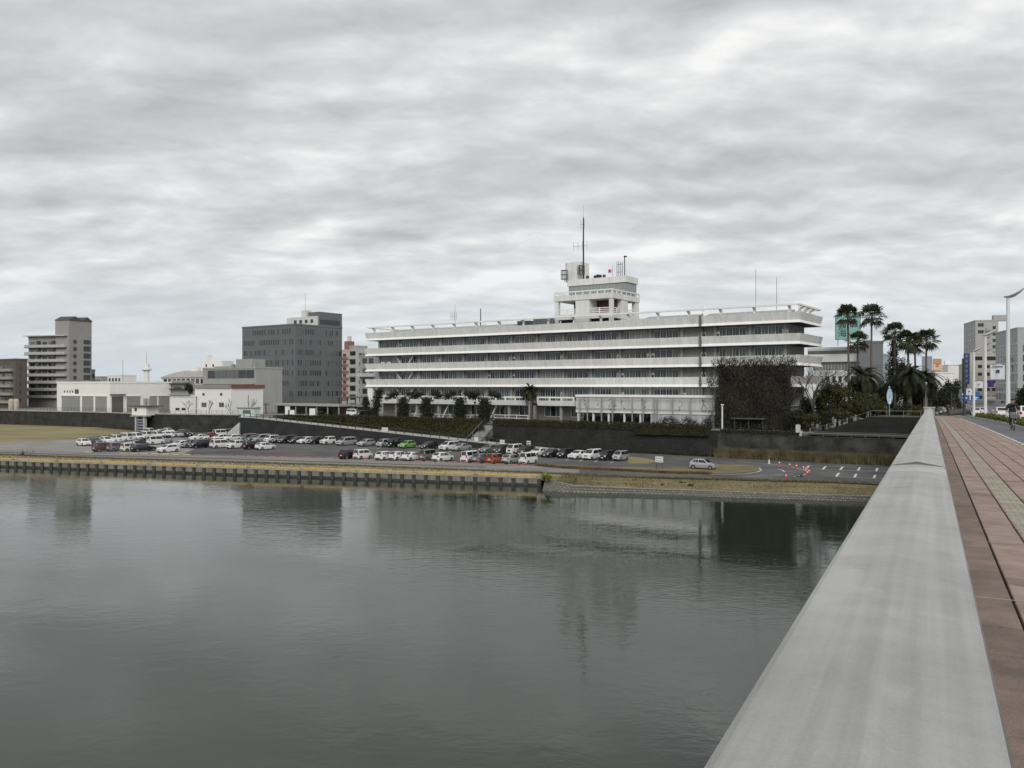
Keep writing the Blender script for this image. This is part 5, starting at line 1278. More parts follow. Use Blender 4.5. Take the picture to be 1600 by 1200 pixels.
def date_palm(label, px, d, zb_, pyc, seed, cr=3.6, nf=46, trunk=.42):
    rng = random.Random(seed); x, y = at(px, d); root = thing('date_palm', label, 'palm', (x, y, zb_), 0, 'feather-leaved date palms')
    zt = zat(pyc, d); t = MB(); t.tube([(x, y, zb_ - .1), (x, y, (zb_ + zt) / 2), (x, y, zt - .3), (x, y, zt + .3)], [trunk * 1.15, trunk, trunk * 1.1, trunk * .7], 9); part(t, 'trunk', M_palmb, root)
    g = MB(); c = Vector((x, y, zt))
    for i in range(int(nf * 1.35)):
        az = rng.uniform(0, 2 * math.pi); e0 = rng.uniform(-.15, 1.35); hd = Vector((math.cos(az), math.sin(az), 0)); L = cr * rng.uniform(.9, 1.25); K = 9; p = c.copy(); e = e0; pts = [p.copy()]
        for k in range(K): e -= rng.uniform(.12, .26) * (1.2 - .2 * e0); p = p + (hd * math.cos(e) + Vector((0, 0, math.sin(e)))) * L / K; pts.append(p.copy())
        g.tube(pts, [.05 * (1 - k / (K + 2)) for k in range(K + 1)], 3, cap=False)
        side = hd.cross(Vector((0, 0, 1)))
        for k in range(1, K):
            for h in range(3):
                q = pts[k].lerp(pts[k + 1], h / 3); tn = (pts[k + 1] - pts[k]).normalized()
                for sg in (-1, 1):
                    ll = cr * .19 * math.sin(math.pi * (k + h / 3 + .6) / (K + 1)) + .1; dd = (side * sg + tn * .9 + Vector((0, 0, .25))).normalized()
                    e2 = q + dd * ll - Vector((0, 0, ll * .25)); wv = tn * .085; j = len(g.v); g.v += [tuple(q - wv), tuple(q + wv), tuple(e2)]; g.f.append((j, j + 1, j + 2)); g.m.append(0)
    part(g, 'crown', leafmat('date_palm_green', (.040, .046, .022), (.016, .020, .010)), root, fix=False)
ZE = 9.2
fan_palm('tall fan palm overlapping the teal billboard', 1326.5, 157, 7.6, 482, 1, 2.3); fan_palm('tall fan palm just right of the teal billboard', 1361, 152, 8.6, 482, 2, 2.5)
fan_palm('shorter fan palm between the two tall ones at the billboard', 1341, 166, 7.6, 524, 3, 2.3)
fan_palm('leftmost fan palm of the group nearer the bridge', 1398, 166, ZE, 511, 4, 2.5); fan_palm('middle fan palm of the group nearer the bridge', 1419, 160, ZE, 522, 5, 2.5)
fan_palm('rightmost fan palm of the group nearer the bridge', 1447, 168, ZE, 520, 6, 2.5); fan_palm('fan palm crowded behind the middle of the group', 1431, 172, ZE, 530, 8, 2.4)
date_palm('broad date palm with drooping crown below the teal billboard', 1349, 150, 8.6, 590, 1, 4.3, 66); date_palm('broad date palm under the right group of fan palms', 1421, 152, ZE, 588, 2, 4.5, 70); date_palm('lower date palm close to the bridge end', 1446, 160, ZE, 592, 5, 4.0, 56)
date_palm('single date palm in front of the city hall facade', 828, 187, ZU, 610, 3, 2.6, 44, .5)
# dead frond skirt bush under the single palm is its trunk boots
rr = random.Random(8)
def blobs_at(px, d, py, rx, rz, n, spread, seed):
    rng = random.Random(seed); x, y = at(px, d); z = zat(py, d); out = []
    for i in range(n): out.append(((x + rng.uniform(-1, 1) * spread * rx, y + rng.uniform(-.7, .7) * spread * rx, z + rng.uniform(-1, 1) * spread * rz), (rx * rng.uniform(.42, .62), rx * rng.uniform(.42, .62), rz * rng.uniform(.38, .6))))
    return out
def tree_px(name, label, px, d, zb_, py, rxp, ryp, n, s, m, seed, k=9, droop=0., group=None, cat='tree'):
    x, y = at(px, d); rx, rz = rxp * d / F, ryp * d / F
    return leafy(name, label, (x, y, zb_), blobs_at(px, d, py, rx, rz, k, .6, seed), n, s, m, None, seed, droop, cat, .6, group)
tree_px('evergreen_tree', 'bushy olive-brown tree beside the bare tree on the slope', 1308, 148, 6.8, 622, 30, 27, 5200, .30, L_olive, 11, 11)
tree_px('evergreen_tree', 'weeping olive-green tree left of the oval river sign', 1357, 147, 8.4, 628, 27, 24, 5200, .30, L_olive, 12, 11, .6)
tree_px('evergreen_tree', 'dark tree behind the oval river sign', 1388, 168, ZE, 622, 17, 28, 2800, .32, L_dark, 13)
tree_px('evergreen_tree', 'dark tree filling the gap under the date palms', 1432, 166, ZE, 622, 20, 26, 3000, .32, L_dark, 14)
tree_px('evergreen_tree', 'dark tree at the back of the right palm group', 1412, 180, ZE, 600, 22, 40, 3400, .34, L_dark, 17, 10)
tree_px('evergreen_tree', 'dark tree behind the lower date palm by the bridge end', 1446, 182, ZE, 612, 18, 30, 2800, .34, L_dark, 18, 9)
x, y = at(1397, 172)
leafy('cypress_tree', 'dark columnar cypress behind the left fan palm', (x, y, ZE), [((x, y, 12 + 1.8 * i), (1.35 - .03 * i * i * .25, 1.3 - .03 * i * i * .25, 1.7)) for i in range(7)], 2600, .28, L_dark, .25, 15)
for j, (px, d, py, rx, ry, lab) in enumerate(((1466, 190, 625, 14, 26, 'dark street tree at the end of the bridge railing'), (1480, 215, 622, 13, 28, 'dark street tree second from the bridge railing'), (1491, 240, 618, 10, 26, 'dark street tree farthest from the bridge railing'))):
    tree_px('street_tree', lab, px, d, 7.4, py, rx, ry, 2600, .35, L_dark, 20 + j, 8, 0, 'street trees past the bridge')
tree_px('street_tree', 'dark round street tree behind the cyclist at the right edge', 1599, 130, 7.0, 623, 12, 20, 2200, .28, L_dark, 29, 7)
for j, (px, d, py, rx, ry, lab) in enumerate(((1246, 147, 655, 11, 17, 'dark bushy tree just right of the creeper mass'), (1264, 150, 640, 13, 22, 'dark tree behind the trunk of the bare tree'), (1286, 151, 637, 14, 22, 'dark tree between the bare tree and the olive-brown tree'))):
    tree_px('evergreen_tree', lab, px, d, 6.3, py, rx, ry, 2400, .28, L_dark if j != 2 else L_brown, 140 + j, 8)
# low shrubs on the embankment
for j, (px, d, py, rx, ry) in enumerate(((1265, 146, 660, 14, 13), (1288, 146, 654, 16, 14), (1315, 146, 650, 18, 12), (1405, 146, 640, 22, 10), (1435, 143, 642, 16, 9), (1375, 147, 643, 16, 10))):
    x, y = at(px, d); zb2 = zat(py + ry, d)
    tree_px('shrub', '%s dark shrub from the left along the top of the bridge embankment' % ORD[j], px, d, max(6.2, zb2), py, rx, ry, 1500, .26, L_dark if j % 2 else L_olive, 40 + j, 6, 0, 'shrubs on the embankment', 'shrub')
# leafless creeper-covered mass in front of the city hall
def creeper():
    rng = random.Random(77); b0 = -6.0; a0, a1 = ab(1117, b0), ab(1234, b0); p = FB.p(a0, b0); root = thing('creeper_screen', 'tall dark leafless creeper mass covering the right part of the city hall', 'creeper', (p.x, p.y, ZU))
    tw = MB(); ztop = zat(559, dB((a0 + a1) / 2, b0))
    for i in range(15000):
        z = ZU + (ztop - ZU) * rng.random() ** .9; a = rng.uniform(a0 - .3 - 1.3 * max(0, 1 - abs(z - 15.5) / 3.5) - 1.6 * max(0, 1 - abs(z - 8) / 3), a1 + .5 + .7 * math.sin(z * 1.1)); wob = .8 * math.sin(a * 1.1) + .7 * math.sin(z * .9 + a * .7)
        if z > ztop - 1.2 * (.4 + .6 * abs(math.sin(a * 2.3))) and rng.random() < .45: continue
        if a < a0 + .4 and rng.random() < .5: continue
        q = FB.p(a, b0 + wob * .5 + abs(rng.gauss(0, .55)) - .2); P = Vector((q.x, q.y, z + rng.gauss(0, .15)))
        mi = 0 if rng.random() < .8 else 1
        if rng.random() < .6:
            dd = Vector((rng.gauss(0, .35), rng.gauss(0, .35), rng.gauss(-.25, .8))).normalized() * rng.uniform(.5, 1.6); wv = Vector((rng.gauss(0, 1), rng.gauss(0, .4), 0)).normalized() * .045
            j = len(tw.v); tw.v += [tuple(P - wv), tuple(P + wv), tuple(P + dd)]; tw.f.append((j, j + 1, j + 2)); tw.m.append(mi)
        else:
            for _ in range(3): leafcard(tw, P + Vector((rng.gauss(0, .3), rng.gauss(0, .25), rng.gauss(0, .3))), rng.uniform(.12, .30), rng, mi, .3)
    part(tw, 'creeper_stems', [L_brown, leafmat('twig_grey', (.080, .082, .055), (.04, .038, .032))], root, fix=False)
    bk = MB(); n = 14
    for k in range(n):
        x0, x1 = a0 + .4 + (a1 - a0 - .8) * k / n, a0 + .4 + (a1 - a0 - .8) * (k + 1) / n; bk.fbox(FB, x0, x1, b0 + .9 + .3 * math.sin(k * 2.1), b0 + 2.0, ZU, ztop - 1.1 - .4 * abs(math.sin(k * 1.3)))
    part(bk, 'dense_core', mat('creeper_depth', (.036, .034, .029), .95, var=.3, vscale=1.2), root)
creeper()
bare('bare_tree', 'leafless tree with pale branches at the right corner of the city hall', (*at(1272, 146.5), 6.2), 14.5, 5, .62, mat('dim_bark', (.060, .055, .047), .9, var=.2), .24, 6)
# topiary-like dark trees before the facade
for j, (px, h) in enumerate(((630, 612), (667, 612), (719, 612), (757, 612))):
    d = 196 - (px - 630) * .12; x, y = at(px, d); zt = zat(h, d)
    bl = [((x, y, ZU + .9 + i * .95), (1.75 - .08 * i, 1.5 - .08 * i, .95)) for i in range(5)] + [((x + sx_ * (1.7 + 1.1 * q_), y + rr.uniform(-.6, .6), zt - .5 - .45 * q_), (1.3, 1.0, .75)) for sx_ in (-1, 1) for q_ in (0, 1)]
    leafy('pruned_tree', '%s from the left of four dark pruned trees before the facade' % ORD[j], (x, y, ZU), bl, 3400, .26, L_dark, .3, 60 + j, 0, 'tree', .66, 'pruned trees before the facade')
x, y = at(591, 203)
leafy('climbing_shrub', 'dark green climber on the left corner column of the city hall', (x, y, ZU), [((x - 1.0 + .25 * i, y, ZU + .9 + 1.15 * i), (1.3, 1.0, 1.0)) for i in range(6)] + [((x + 2.4, y, 11.4), (1.3, .7, .6))], 2400, .26, L_dark, .2, 66, 0, 'shrub', .65)
tree_px('shrub', 'dark tall shrub left of the city hall corner', 575, 214, ZU, 638, 8, 18, 1500, .28, L_dark, 67, 6, 0, None, 'shrub')
# bare saplings behind the flood wall
for j, (px, d) in enumerate(((327, 226), (361, 224), (391, 223), (295, 229))):
    bare('bare_sapling', 'small leafless tree %s' % ('before the white hall, left one', 'before the white hall, middle one', 'beside the pale green kiosk', 'before the small store')[j], (*at(px, d), ZU), 5.2, 80 + j, .5, mat('pale_bark', (.11, .10, .085), .9), .1, 4)
x, y = at(296.5, 255)
tree_px('garden_tree', 'dark garden tree between the old house and the concrete block', 297, 250, ZU, 608, 8, 9, 1200, .3, L_dark, 90, 6)
# hedges
def hedge(label, pts, z0s, h, w, m, n, s, seed, name='hedge'):
    rng = random.Random(seed); root = thing(name, label, 'hedge', (*pts[0], z0s[0])); f = MB(); c = MB()
    segs = [(Vector(pts[i]), Vector(pts[i + 1]), z0s[i], z0s[i + 1]) for i in range(len(pts) - 1)]; tot = sum((b - a).length for a, b, _, _ in segs)
    for a, b, za, zb2 in segs:
        d = (b - a); L = d.length; d = d.normalized(); nn = v2(-d.y, d.x); k = max(2, int(L / 1.2))
        for i in range(k):
            p0, p1 = a.lerp(b, i / k), a.lerp(b, (i + 1) / k); y0, y1 = za + (zb2 - za) * i / k, za + (zb2 - za) * (i + 1) / k; hh = h * rng.uniform(.72, .92); ww = w * .42
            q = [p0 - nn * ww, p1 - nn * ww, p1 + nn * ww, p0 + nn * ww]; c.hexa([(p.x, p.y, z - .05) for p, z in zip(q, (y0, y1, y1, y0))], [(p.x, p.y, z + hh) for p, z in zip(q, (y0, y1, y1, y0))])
        for i in range(int(n * L / tot)):
            t = rng.random(); p = a.lerp(b, t); z = za + (zb2 - za) * t; sd = rng.choice((-1, 1, 1, 0)); lump = .5 + .5 * math.sin(t * L * 1.9 + seed)
            if sd == 0: P = Vector((p.x + nn.x * rng.uniform(-.5, .5) * w, p.y + nn.y * rng.uniform(-.5, .5) * w, z + h * (.88 + .14 * lump)))
            else: P = Vector((p.x + nn.x * sd * w * (.44 + .1 * lump), p.y + nn.y * sd * w * (.44 + .1 * lump), z + rng.uniform(.02, .95) * h))
            leafcard(f, P + Vector((rng.gauss(0, .06), rng.gauss(0, .06), rng.gauss(0, .08))), s * rng.uniform(.6, 1.4), rng)
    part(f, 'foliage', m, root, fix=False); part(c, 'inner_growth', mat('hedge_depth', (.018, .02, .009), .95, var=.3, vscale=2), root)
pW = lambda t, off=.5: tuple(P0.lerp(P1, t) + wn_ * off)
hedge('long clipped hedge on top of the dark stone wall below the annex', [pW(.0), pW(.22), pW(.45), pW(.60)], [ZU - .2] * 4, 1.25, 1.5, L_hedge, 9000, .22, 101)
hedge('overhanging mossy hedge end near the bicycle shelter', [pW(.42, -.25), pW(.60, -.25)], [5.3, 5.4], 1.5, .9, L_hedge, 3500, .2, 102)
hedge('dark low hedge on the wall before the bicycle shelter', [pW(.625), pW(.80)], [5.85] * 2, .75, 1.0, L_dark, 2600, .2, 105)
tl = lambda t: tuple(TOPL0.lerp(TOPL1, t) + v2(.3, .6))
hedge('clipped hedge along the top of the planted bank before the city hall', [tl(.36), tl(.65), tl(.97)], [ZU - .1] * 3, 1.1, 1.4, L_hedge, 8000, .22, 103)
hedge('low dark hedge at the top of the ramp', [tl(.20), tl(.36)], [ZU - .1] * 2, .7, 1.2, L_dark, 2500, .22, 104)
# ivy leaves over the planted bank
rng = random.Random(110); f = MB()
for i in range(15000):
    s = rng.uniform(12, SB - .5); a = RW0 + rd * s + rn * 5.2; za = rz_(s); u = TOPL0.lerp(TOPL1 - wd * 2.8, s / SB); t = rng.random(); p = a.lerp(u, t)
    lump = .25 * math.sin(p.x * .9 + p.y * .4) + .2 * math.sin(p.y * 1.3)
    leafcard(f, Vector((p.x, p.y, za + (ZU - za) * t + .1 + .25 + lump * .6)), rng.uniform(.15, .42), rng)
o = single(f, 'bank_ivy', [L_hedge], 'green ivy and clipped shrubs covering the sloping bank', 'ivy', (RW0.x, RW0.y, ZU), kind='stuff', fix=False)
# tall dry grass at the foot of the stained wall, tufts beside the tracks
def blades(label, pts, n, h, seed, m, w=.5, name='dry_grass_strip', z=ZL, cat='grass'):
    rng = random.Random(seed); f = MB(); segs = [(Vector(pts[i]), Vector(pts[i + 1])) for i in range(len(pts) - 1)]; tot = sum((b - a).length for a, b in segs)
    for a, b in segs:
        for i in range(int(n * (b - a).length / tot)):
            p = a.lerp(b, rng.random()) + v2(rng.gauss(0, w * .4), rng.gauss(0, w * .5)); hh = h * rng.uniform(.4, 1.15); wv = Vector((rng.gauss(0, 1), rng.gauss(0, .3), 0)).normalized() * .05; tip = Vector((rng.gauss(0, .2), rng.gauss(0, .2), hh)); P = Vector((p.x, p.y, z))
            j = len(f.v); f.v += [tuple(P - wv), tuple(P + wv), tuple(P + tip)]; f.f.append((j, j + 1, j + 2)); f.m.append(0)
    single(f, name, m, label, cat, (*pts[0], z), kind='stuff', fix=False)
wb = lambda px: tuple(P1 + wd * along(P1, wd, px) - wn_ * 1.1)
blades('band of tall dry grass along the foot of the stained wall', [wb(1128), wb(1200), wb(1300), wb(1430)], 22000, 1.7, 1, mat('straw', (.15, .125, .06), .9, col2=(.055, .05, .024), vscale=.6), 1.3)
blades('dark weeds along the foot of the stone wall', [tuple(P0 + wd * 14 - wn_ * .4), wb(1125)], 4000, .55, 2, L_dark, .5, 'wall_weeds')
blades('rough dry grass tufts along the edge of the river track', [gp(x, y, ZL) for x, y in ((0, 710), (130, 714.6), (300, 720), (560, 727.8), (840, 738.6), (1000, 745), (1180, 749.3), (1350, 754))], 9000, .22, 3, L_dry, .5, 'track_tufts')
blades('reddish dry grass ridge beside the silver car', [gp(x, y, ZL) for x, y in ((840, 727.5), (870, 730.5), (960, 735), (1040, 739.3), (1110, 740.5))], 5000, .4, 4, mat('rusty_grass', (.17, .095, .05), .9, col2=(.08, .06, .03), vscale=.5), .7, 'rusty_grass_ridge')
blades('sparse dry weeds on the quay apron', [tuple(FQ.p(0, 5)), tuple(FQ.p(50, 5)), tuple(FQ.p(105, 5))], 3500, .25, 5, L_dry, 3.0, 'apron_weeds')
rng = random.Random(55); f = MB()
for i in range(15000):
    k = rng.randrange(1, len(SLOPE[0]) - 2); t, u = rng.random(), rng.random(); A_, B2 = Vector(SLOPE[0][k]).lerp(Vector(SLOPE[0][k + 1]), t), Vector(SLOPE[1][k]).lerp(Vector(SLOPE[1][k + 1]), t); P = A_.lerp(B2, u)
    if math.sin(P.x * .8) + math.sin(P.y * 1.7 + P.x * .3) < rng.uniform(-2.2, 1.6): continue
    wv = Vector((rng.gauss(0, 1), rng.gauss(0, .3), 0)).normalized() * .03; j = len(f.v); f.v += [tuple(P - wv), tuple(P + wv), tuple(P + Vector((rng.gauss(0, .1), rng.gauss(0, .1), rng.uniform(.06, .28))))]; f.f.append((j, j + 1, j + 2)); f.m.append(0 if rng.random() < .8 else 1)
single(f, 'slope_grass', [L_dry, L_olive], 'rough dry grass on the slope above the block revetment', 'grass', SLOPE[0][1], kind='stuff', fix=False)
tree_px('yellow_bush', 'small yellow-green bush where the quay meets the grass slope', 856, *(lambda q: (q[1], ZL - .1))(gp(856, 750, ZL)), 745.5, 9, 5, 1100, .16, L_gold, 70, 6, 0, None, 'bush')
for j, (px, py) in enumerate(((1036, 762), (1066, 760), (1080, 763))):
    q = gp(px, py, 1.0); tree_px('weed_clump', '%s scruffy weed clump on the dry grass slope from the left' % ORD[j], px, q[1], 1.0 - .15, py - 3, 5, 3.5, 350, .15, L_olive, 71 + j, 4, 0, 'weed clumps on the grass slope', 'plant')
# median planting on the bridge
hedge('low clipped green planting on the strip between cycle lane and road', [bp(t, 5.57) for t in (42, 60, 78, 95, 110, 122)], [zd(t) + .1 for t in (42, 60, 78, 95, 110, 122)], .42, .75, leafmat('leaf_fresh', (.14, .155, .03), (.05, .06, .014)), 5200, .12, 120)
# vines on the annex
rng = random.Random(33); f = MB()
for px in (912, 933, 952, 955, 960, 972, 1003, 1010, 1062, 1098, 1100):
    a = ab(px, -4.1); z = 11.9; 
    for k in range(rng.randint(12, 40)):
        z -= rng.uniform(.02, .15); a += rng.gauss(0, .12); q = FB.p(a, -4.13); leafcard(f, Vector((q.x, q.y, max(9.5, z))), rng.uniform(.1, .28), rng)
    if z < 9.6: continue
single(f, 'wall_vines', L_brown, 'sparse dark vine streaks on the white annex panels', 'vine', (pA.x, pA.y, 9.5), kind='stuff', fix=False)
for j, px in enumerate((1040, 1055, 1078, 1106)):
    q = FB.p(ab(px, -5.4), -5.4); leafy('shrub', '%s straggly shrub from the left before the annex plinth' % ORD[j], (q.x, q.y, ZU), [((q.x + rr.uniform(-.8, .8), q.y, ZU + .5 + .5 * i), (1.1, .6, .55)) for i in range(3)], 420, .22, L_brown, .06, 130 + j, 0, 'shrub', .3, 'shrubs before the annex')
# ================================================================ CARS
PAINT = {
 'white': mat('paint_white', (.72, .72, .71), .25, coat=.6), 'silver': mat('paint_silver', (.42, .43, .44), .3, .35, coat=.6), 'grey': mat('paint_grey', (.20, .205, .21), .3, .3, coat=.6),
 'black': mat('paint_black', (.012, .012, .014), .2, coat=.6), 'navy': mat('paint_navy', (.025, .035, .06), .25, .2, coat=.6), 'red': mat('paint_red', (.22, .02, .02), .25, coat=.6), 'dark red': mat('paint_dark_red', (.095, .04, .035), .35, coat=.4),
 'green': mat('paint_green', (.17, .36, .09), .3, coat=.5), 'orange': mat('paint_orange', (.36, .095, .045), .3, coat=.5), 'dark green': mat('paint_dark_green', (.02, .035, .03), .25, coat=.6), 'dark blue': mat('paint_dark_blue', (.045, .055, .08), .25, .2, coat=.6)}
G_car = mat('car_glass', (.015, .018, .02), .05, spec=.7); M_tyre = mat('tyre', (.012, .012, .012), .85); M_rim = mat('rim', (.35, .35, .36), .35, .7)
M_hl = mat('headlight', (.62, .64, .66), .1, .3, coat=.5); M_tl = mat('taillight', (.30, .015, .015), .2, coat=.5); M_plate = mat('number_plate', (.75, .75, .72), .5); M_trim = mat('black_trim', (.02, .02, .02), .6)
SPEC = {  # L, H, W, hood z, cowl x, windscreen top x, roof rear x, rear glass base x, belt, tail z
 'hatchback': (3.95, 1.52, 1.69, .86, 1.02, .28, -1.35, -1.86, .95, .98), 'sedan': (4.5, 1.45, 1.74, .86, .95, .18, -1.05, -1.68, .93, .98),
 'kei wagon': (3.4, 1.68, 1.48, .95, 1.22, .72, -1.50, -1.66, 1.0, 1.0), 'minivan': (4.65, 1.78, 1.72, .98, 1.55, .72, -2.00, -2.26, 1.02, 1.02),
 'off-roader': (3.5, 1.70, 1.52, 1.0, .62, .28, -1.50, -1.66, 1.05, 1.05), 'van': (3.6, 1.92, 1.5, 1.08, 1.58, 1.05, -1.62, -1.76, 1.12, 1.1), 'station wagon': (4.5, 1.5, 1.72, .88, .95, .2, -1.85, -2.12, .96, .98)}
CARM = {}
def car_meshes(kind):
    if kind in CARM: return CARM[kind]
    L, H, W, hz, xc, xt, xr, xb, belt, tz = SPEC[kind]; w = W / 2
    st = [(L / 2, .32, .50, .58, w * .74, w * .78, w * .70), (L / 2 - .10, .22, hz - .18, hz - .10, w * .93, w * .94, w * .82), (L / 2 - .38, .20, hz - .06, hz, w, w * .98, w * .84),
          (xc, .20, belt - .02, belt + .03, w, w, w * .86), (xt, .20, belt, H - .05, w, w, w * .74), ((xt + xr) / 2, .20, belt + .01, H, w, w, w * .74), (xr, .20, belt + .03, H - .05, w, w * .99, w * .72),
          (xb, .22, belt + .02, tz + .05, w * .99, w * .97, w * .80), (-L / 2 + .06, .24, tz - .12, tz, w * .95, w * .93, w * .80), (-L / 2, .34, .55, .62, w * .84, w * .84, w * .78)]
    body = MB(); rings = []
    for x, zb_, zs, zr, ws, wb_, wr in st:
        r = [(x, ws * .93, zb_), (x, ws, zb_ + (zs - zb_) * .35), (x, wb_, zs), (x, wr + (wb_ - wr) * .12, zr - (zr - zs) * .10), (x, wr * .86, zr)]
        rings.append(r + [(p[0], -p[1], p[2]) for p in reversed(r)])
    k = 10
    for r in rings: body.v += r
    for i in range(len(rings) - 1):
        for j in range(k):
            j2 = (j + 1) % k; body.f.append((i * k + j, i * k + j2, (i + 1) * k + j2, (i + 1) * k + j)); body.m.append(0)
    body.f.append(tuple(range(k))); body.f.append(tuple(range((len(rings) - 1) * k + k - 1, (len(rings) - 1) * k - 1, -1))); body.m += [0, 0]
    D = {}
    me = body.mesh('body', PAINT['white'], smooth=True); me.set_sharp_from_angle(angle=math.radians(32)); D['body'] = me
    def quadglass(a, b, ins, nm):
        (xa, za, wa), (xb2, zb2, wb2) = a, b; dx, dz = xb2 - xa, zb2 - za; l = math.hypot(dx, dz); nx, nz = (-dz / l, dx / l)
        if nz < 0: nx, nz = -nx, -nz
        o = .012; f0, f1 = .06, .92
        P = lambda f, y: (xa + dx * f + nx * o, y, za + dz * f + nz * o)
        g = MB(); q = [P(f0, -(wa - ins)), P(f0, wa - ins), P(f1, wb2 - ins), P(f1, -(wb2 - ins))]
        g.hexa([(p[0] - nx * .03, p[1], p[2] - nz * .03) for p in q], q); return g.mesh(nm, G_car)
    D['windscreen'] = quadglass((xc, belt + .03, w * .86 * .88), (xt, H - .05, w * .74 * .92), .0, 'windscreen')
    D['rear_window'] = quadglass((xb, tz + .05, w * .80 * .86), (xr, H - .05, w * .72 * .9), .02, 'rear_window')
    def side(sg):
        g = MB(); S = st[3:8]
        def pt(i, f, dx=0):
            x, zb_, zs, zr, ws, wb_, wr = S[i]; zt = zr - (zr - zs) * .10; wt = wr + (wb_ - wr) * .12
            return (x + dx, sg * (wb_ + (wt - wb_) * f + .012), zs + (zt - zs) * f)
        def panel(i0, i1, d0, d1):
            a, b, c, d = pt(i0, .06, d0), pt(i1, .06, d1), pt(i1, .90, d1), pt(i0, .90, d0); inn = lambda p: (p[0], p[1] - sg * .03, p[2]); g.hexa([inn(a), inn(b), inn(c), inn(d)], [a, b, c, d])
        panel(0, 1, -.22, -.03); panel(1, 2, -.03, .05); panel(2, 3, -.05, .05); panel(3, 4, -.04, .10 if S[4][0] < S[3][0] - .3 else .05)
        return g.mesh('side_window', G_car)
    D['sl'], D['sr'] = side(1), side(-1)
    r = .33 if kind == 'off-roader' else .30
    wm = MB()
    def disc(y0, y1, rr, mi, n=16):
        i = len(wm.v); A = [(rr * math.cos(2 * math.pi * q / n), y0, rr * math.sin(2 * math.pi * q / n)) for q in range(n)]; B = [(p[0], y1, p[2]) for p in A]; wm.hexa(A, B, mi)
    disc(-.20, .02, r, 0); disc(.021, .03, r * .66, 1); disc(.031, .04, r * .18, 0)
    disc(-.21, .008, r * 1.16, 0)
    D['wheel'] = wm.mesh('wheel', [M_tyre, M_rim]); D['r'] = r; D['wx'] = (L / 2 - .68, -L / 2 + .66); D['wy'] = w - .005
    h = MB(); h.hexa([(L / 2 - .30, 0, hz - .24), (L / 2 - .01, -.02, hz - .28), (L / 2 - .01, -.30, hz - .28), (L / 2 - .10, -.34, hz - .24)], [(L / 2 - .34, 0, hz - .06), (L / 2 - .09, -.02, hz - .10), (L / 2 - .07, -.30, hz - .12), (L / 2 - .12, -.34, hz - .12)])
    D['hl'] = h.mesh('headlight', M_hl); h2 = MB(); h2.v = [(x, -y, z) for x, y, z in h.v]; h2.f = h.f; h2.m = h.m; D['hr'] = h2.mesh('headlight', M_hl); D['hy'] = w * .93
    tl = MB(); tl.box(-L / 2 - .012, -L / 2 + .16, -.20, .0, tz - .22, tz + (.22 if H > 1.6 else .02)); D['tl'] = tl.mesh('tail_light', M_tl); D['ty'] = w * .93
    p = MB(); p.box(-L / 2 - .02, -L / 2 + .03, -.17, .17, .62, .78); D['rp'] = p.mesh('number_plate', M_plate); p = MB(); p.box(L / 2 - .03, L / 2 + .02, -.17, .17, .40, .55); D['fp'] = p.mesh('number_plate', M_plate)
    p = MB(); p.box(L / 2 - .12, L / 2 + .012, -w * .5, w * .5, .30, .40); p.box(L / 2 - .14, L / 2 - .005, -w * .4, w * .4, .60, hz - .17); D['gr'] = p.mesh('grille', M_trim)
    p = MB(); p.box(-L / 2 - .012, -L / 2 + .1, -w * .75, w * .75, .30, .46); D['rb'] = p.mesh('rear_bumper', M_trim)
    p = MB(); p.box(xc - .32, xc - .20, 0, .16, belt + .0, belt + .14); D['mi'] = p.mesh('mirror', PAINT['white']); D['W'] = w
    CARM[kind] = D; return D
def car(kind, colour, label, loc, heading, group=None, roof=None):
    D = car_meshes(kind); rz = math.atan2(heading[1], heading[0])
    root = thing('parked_car' if group and 'parked' in group else 'car', label, 'car' if kind not in ('van',) else 'van', loc, rz, group)
    def sub(n, me, l=(0, 0, 0), rzz=0, own=False):
        o = link(n, me, root, l, rzz)
        if own: setpane(o, PAINT[colour])
        return o
    sub('body', D['body'], own=True); sub('windscreen', D['windscreen']); sub('rear_window', D['rear_window']); sub('side_window', D['sl']); sub('side_window', D['sr'])
    for x in D['wx']:
        sub('wheel', D['wheel'], (x, D['wy'], D['r'])); sub('wheel', D['wheel'], (x, -D['wy'], D['r']), math.pi)
    sub('headlight', D['hl'], (0, D['hy'], 0)); sub('headlight', D['hr'], (0, -D['hy'], 0)); sub('tail_light', D['tl'], (0, D['ty'], 0)); sub('tail_light', D['tl'], (0, -D['ty'] + .2, 0))
    sub('number_plate', D['rp']); sub('number_plate', D['fp']); sub('grille', D['gr']); sub('rear_bumper', D['rb'])
    sub('mirror', D['mi'], (0, D['W'] - .03, 0), 0, True); sub('mirror', D['mi'], (0, -D['W'] - .13, 0), 0, True)
    return root
NOSE = -rn; AWAY = rn; RGT = unit(.78, -.62)
HB, SD, KW, MV, OR, VN, SW = 'hatchback', 'sedan', 'kei wagon', 'minivan', 'off-roader', 'van', 'station wagon'
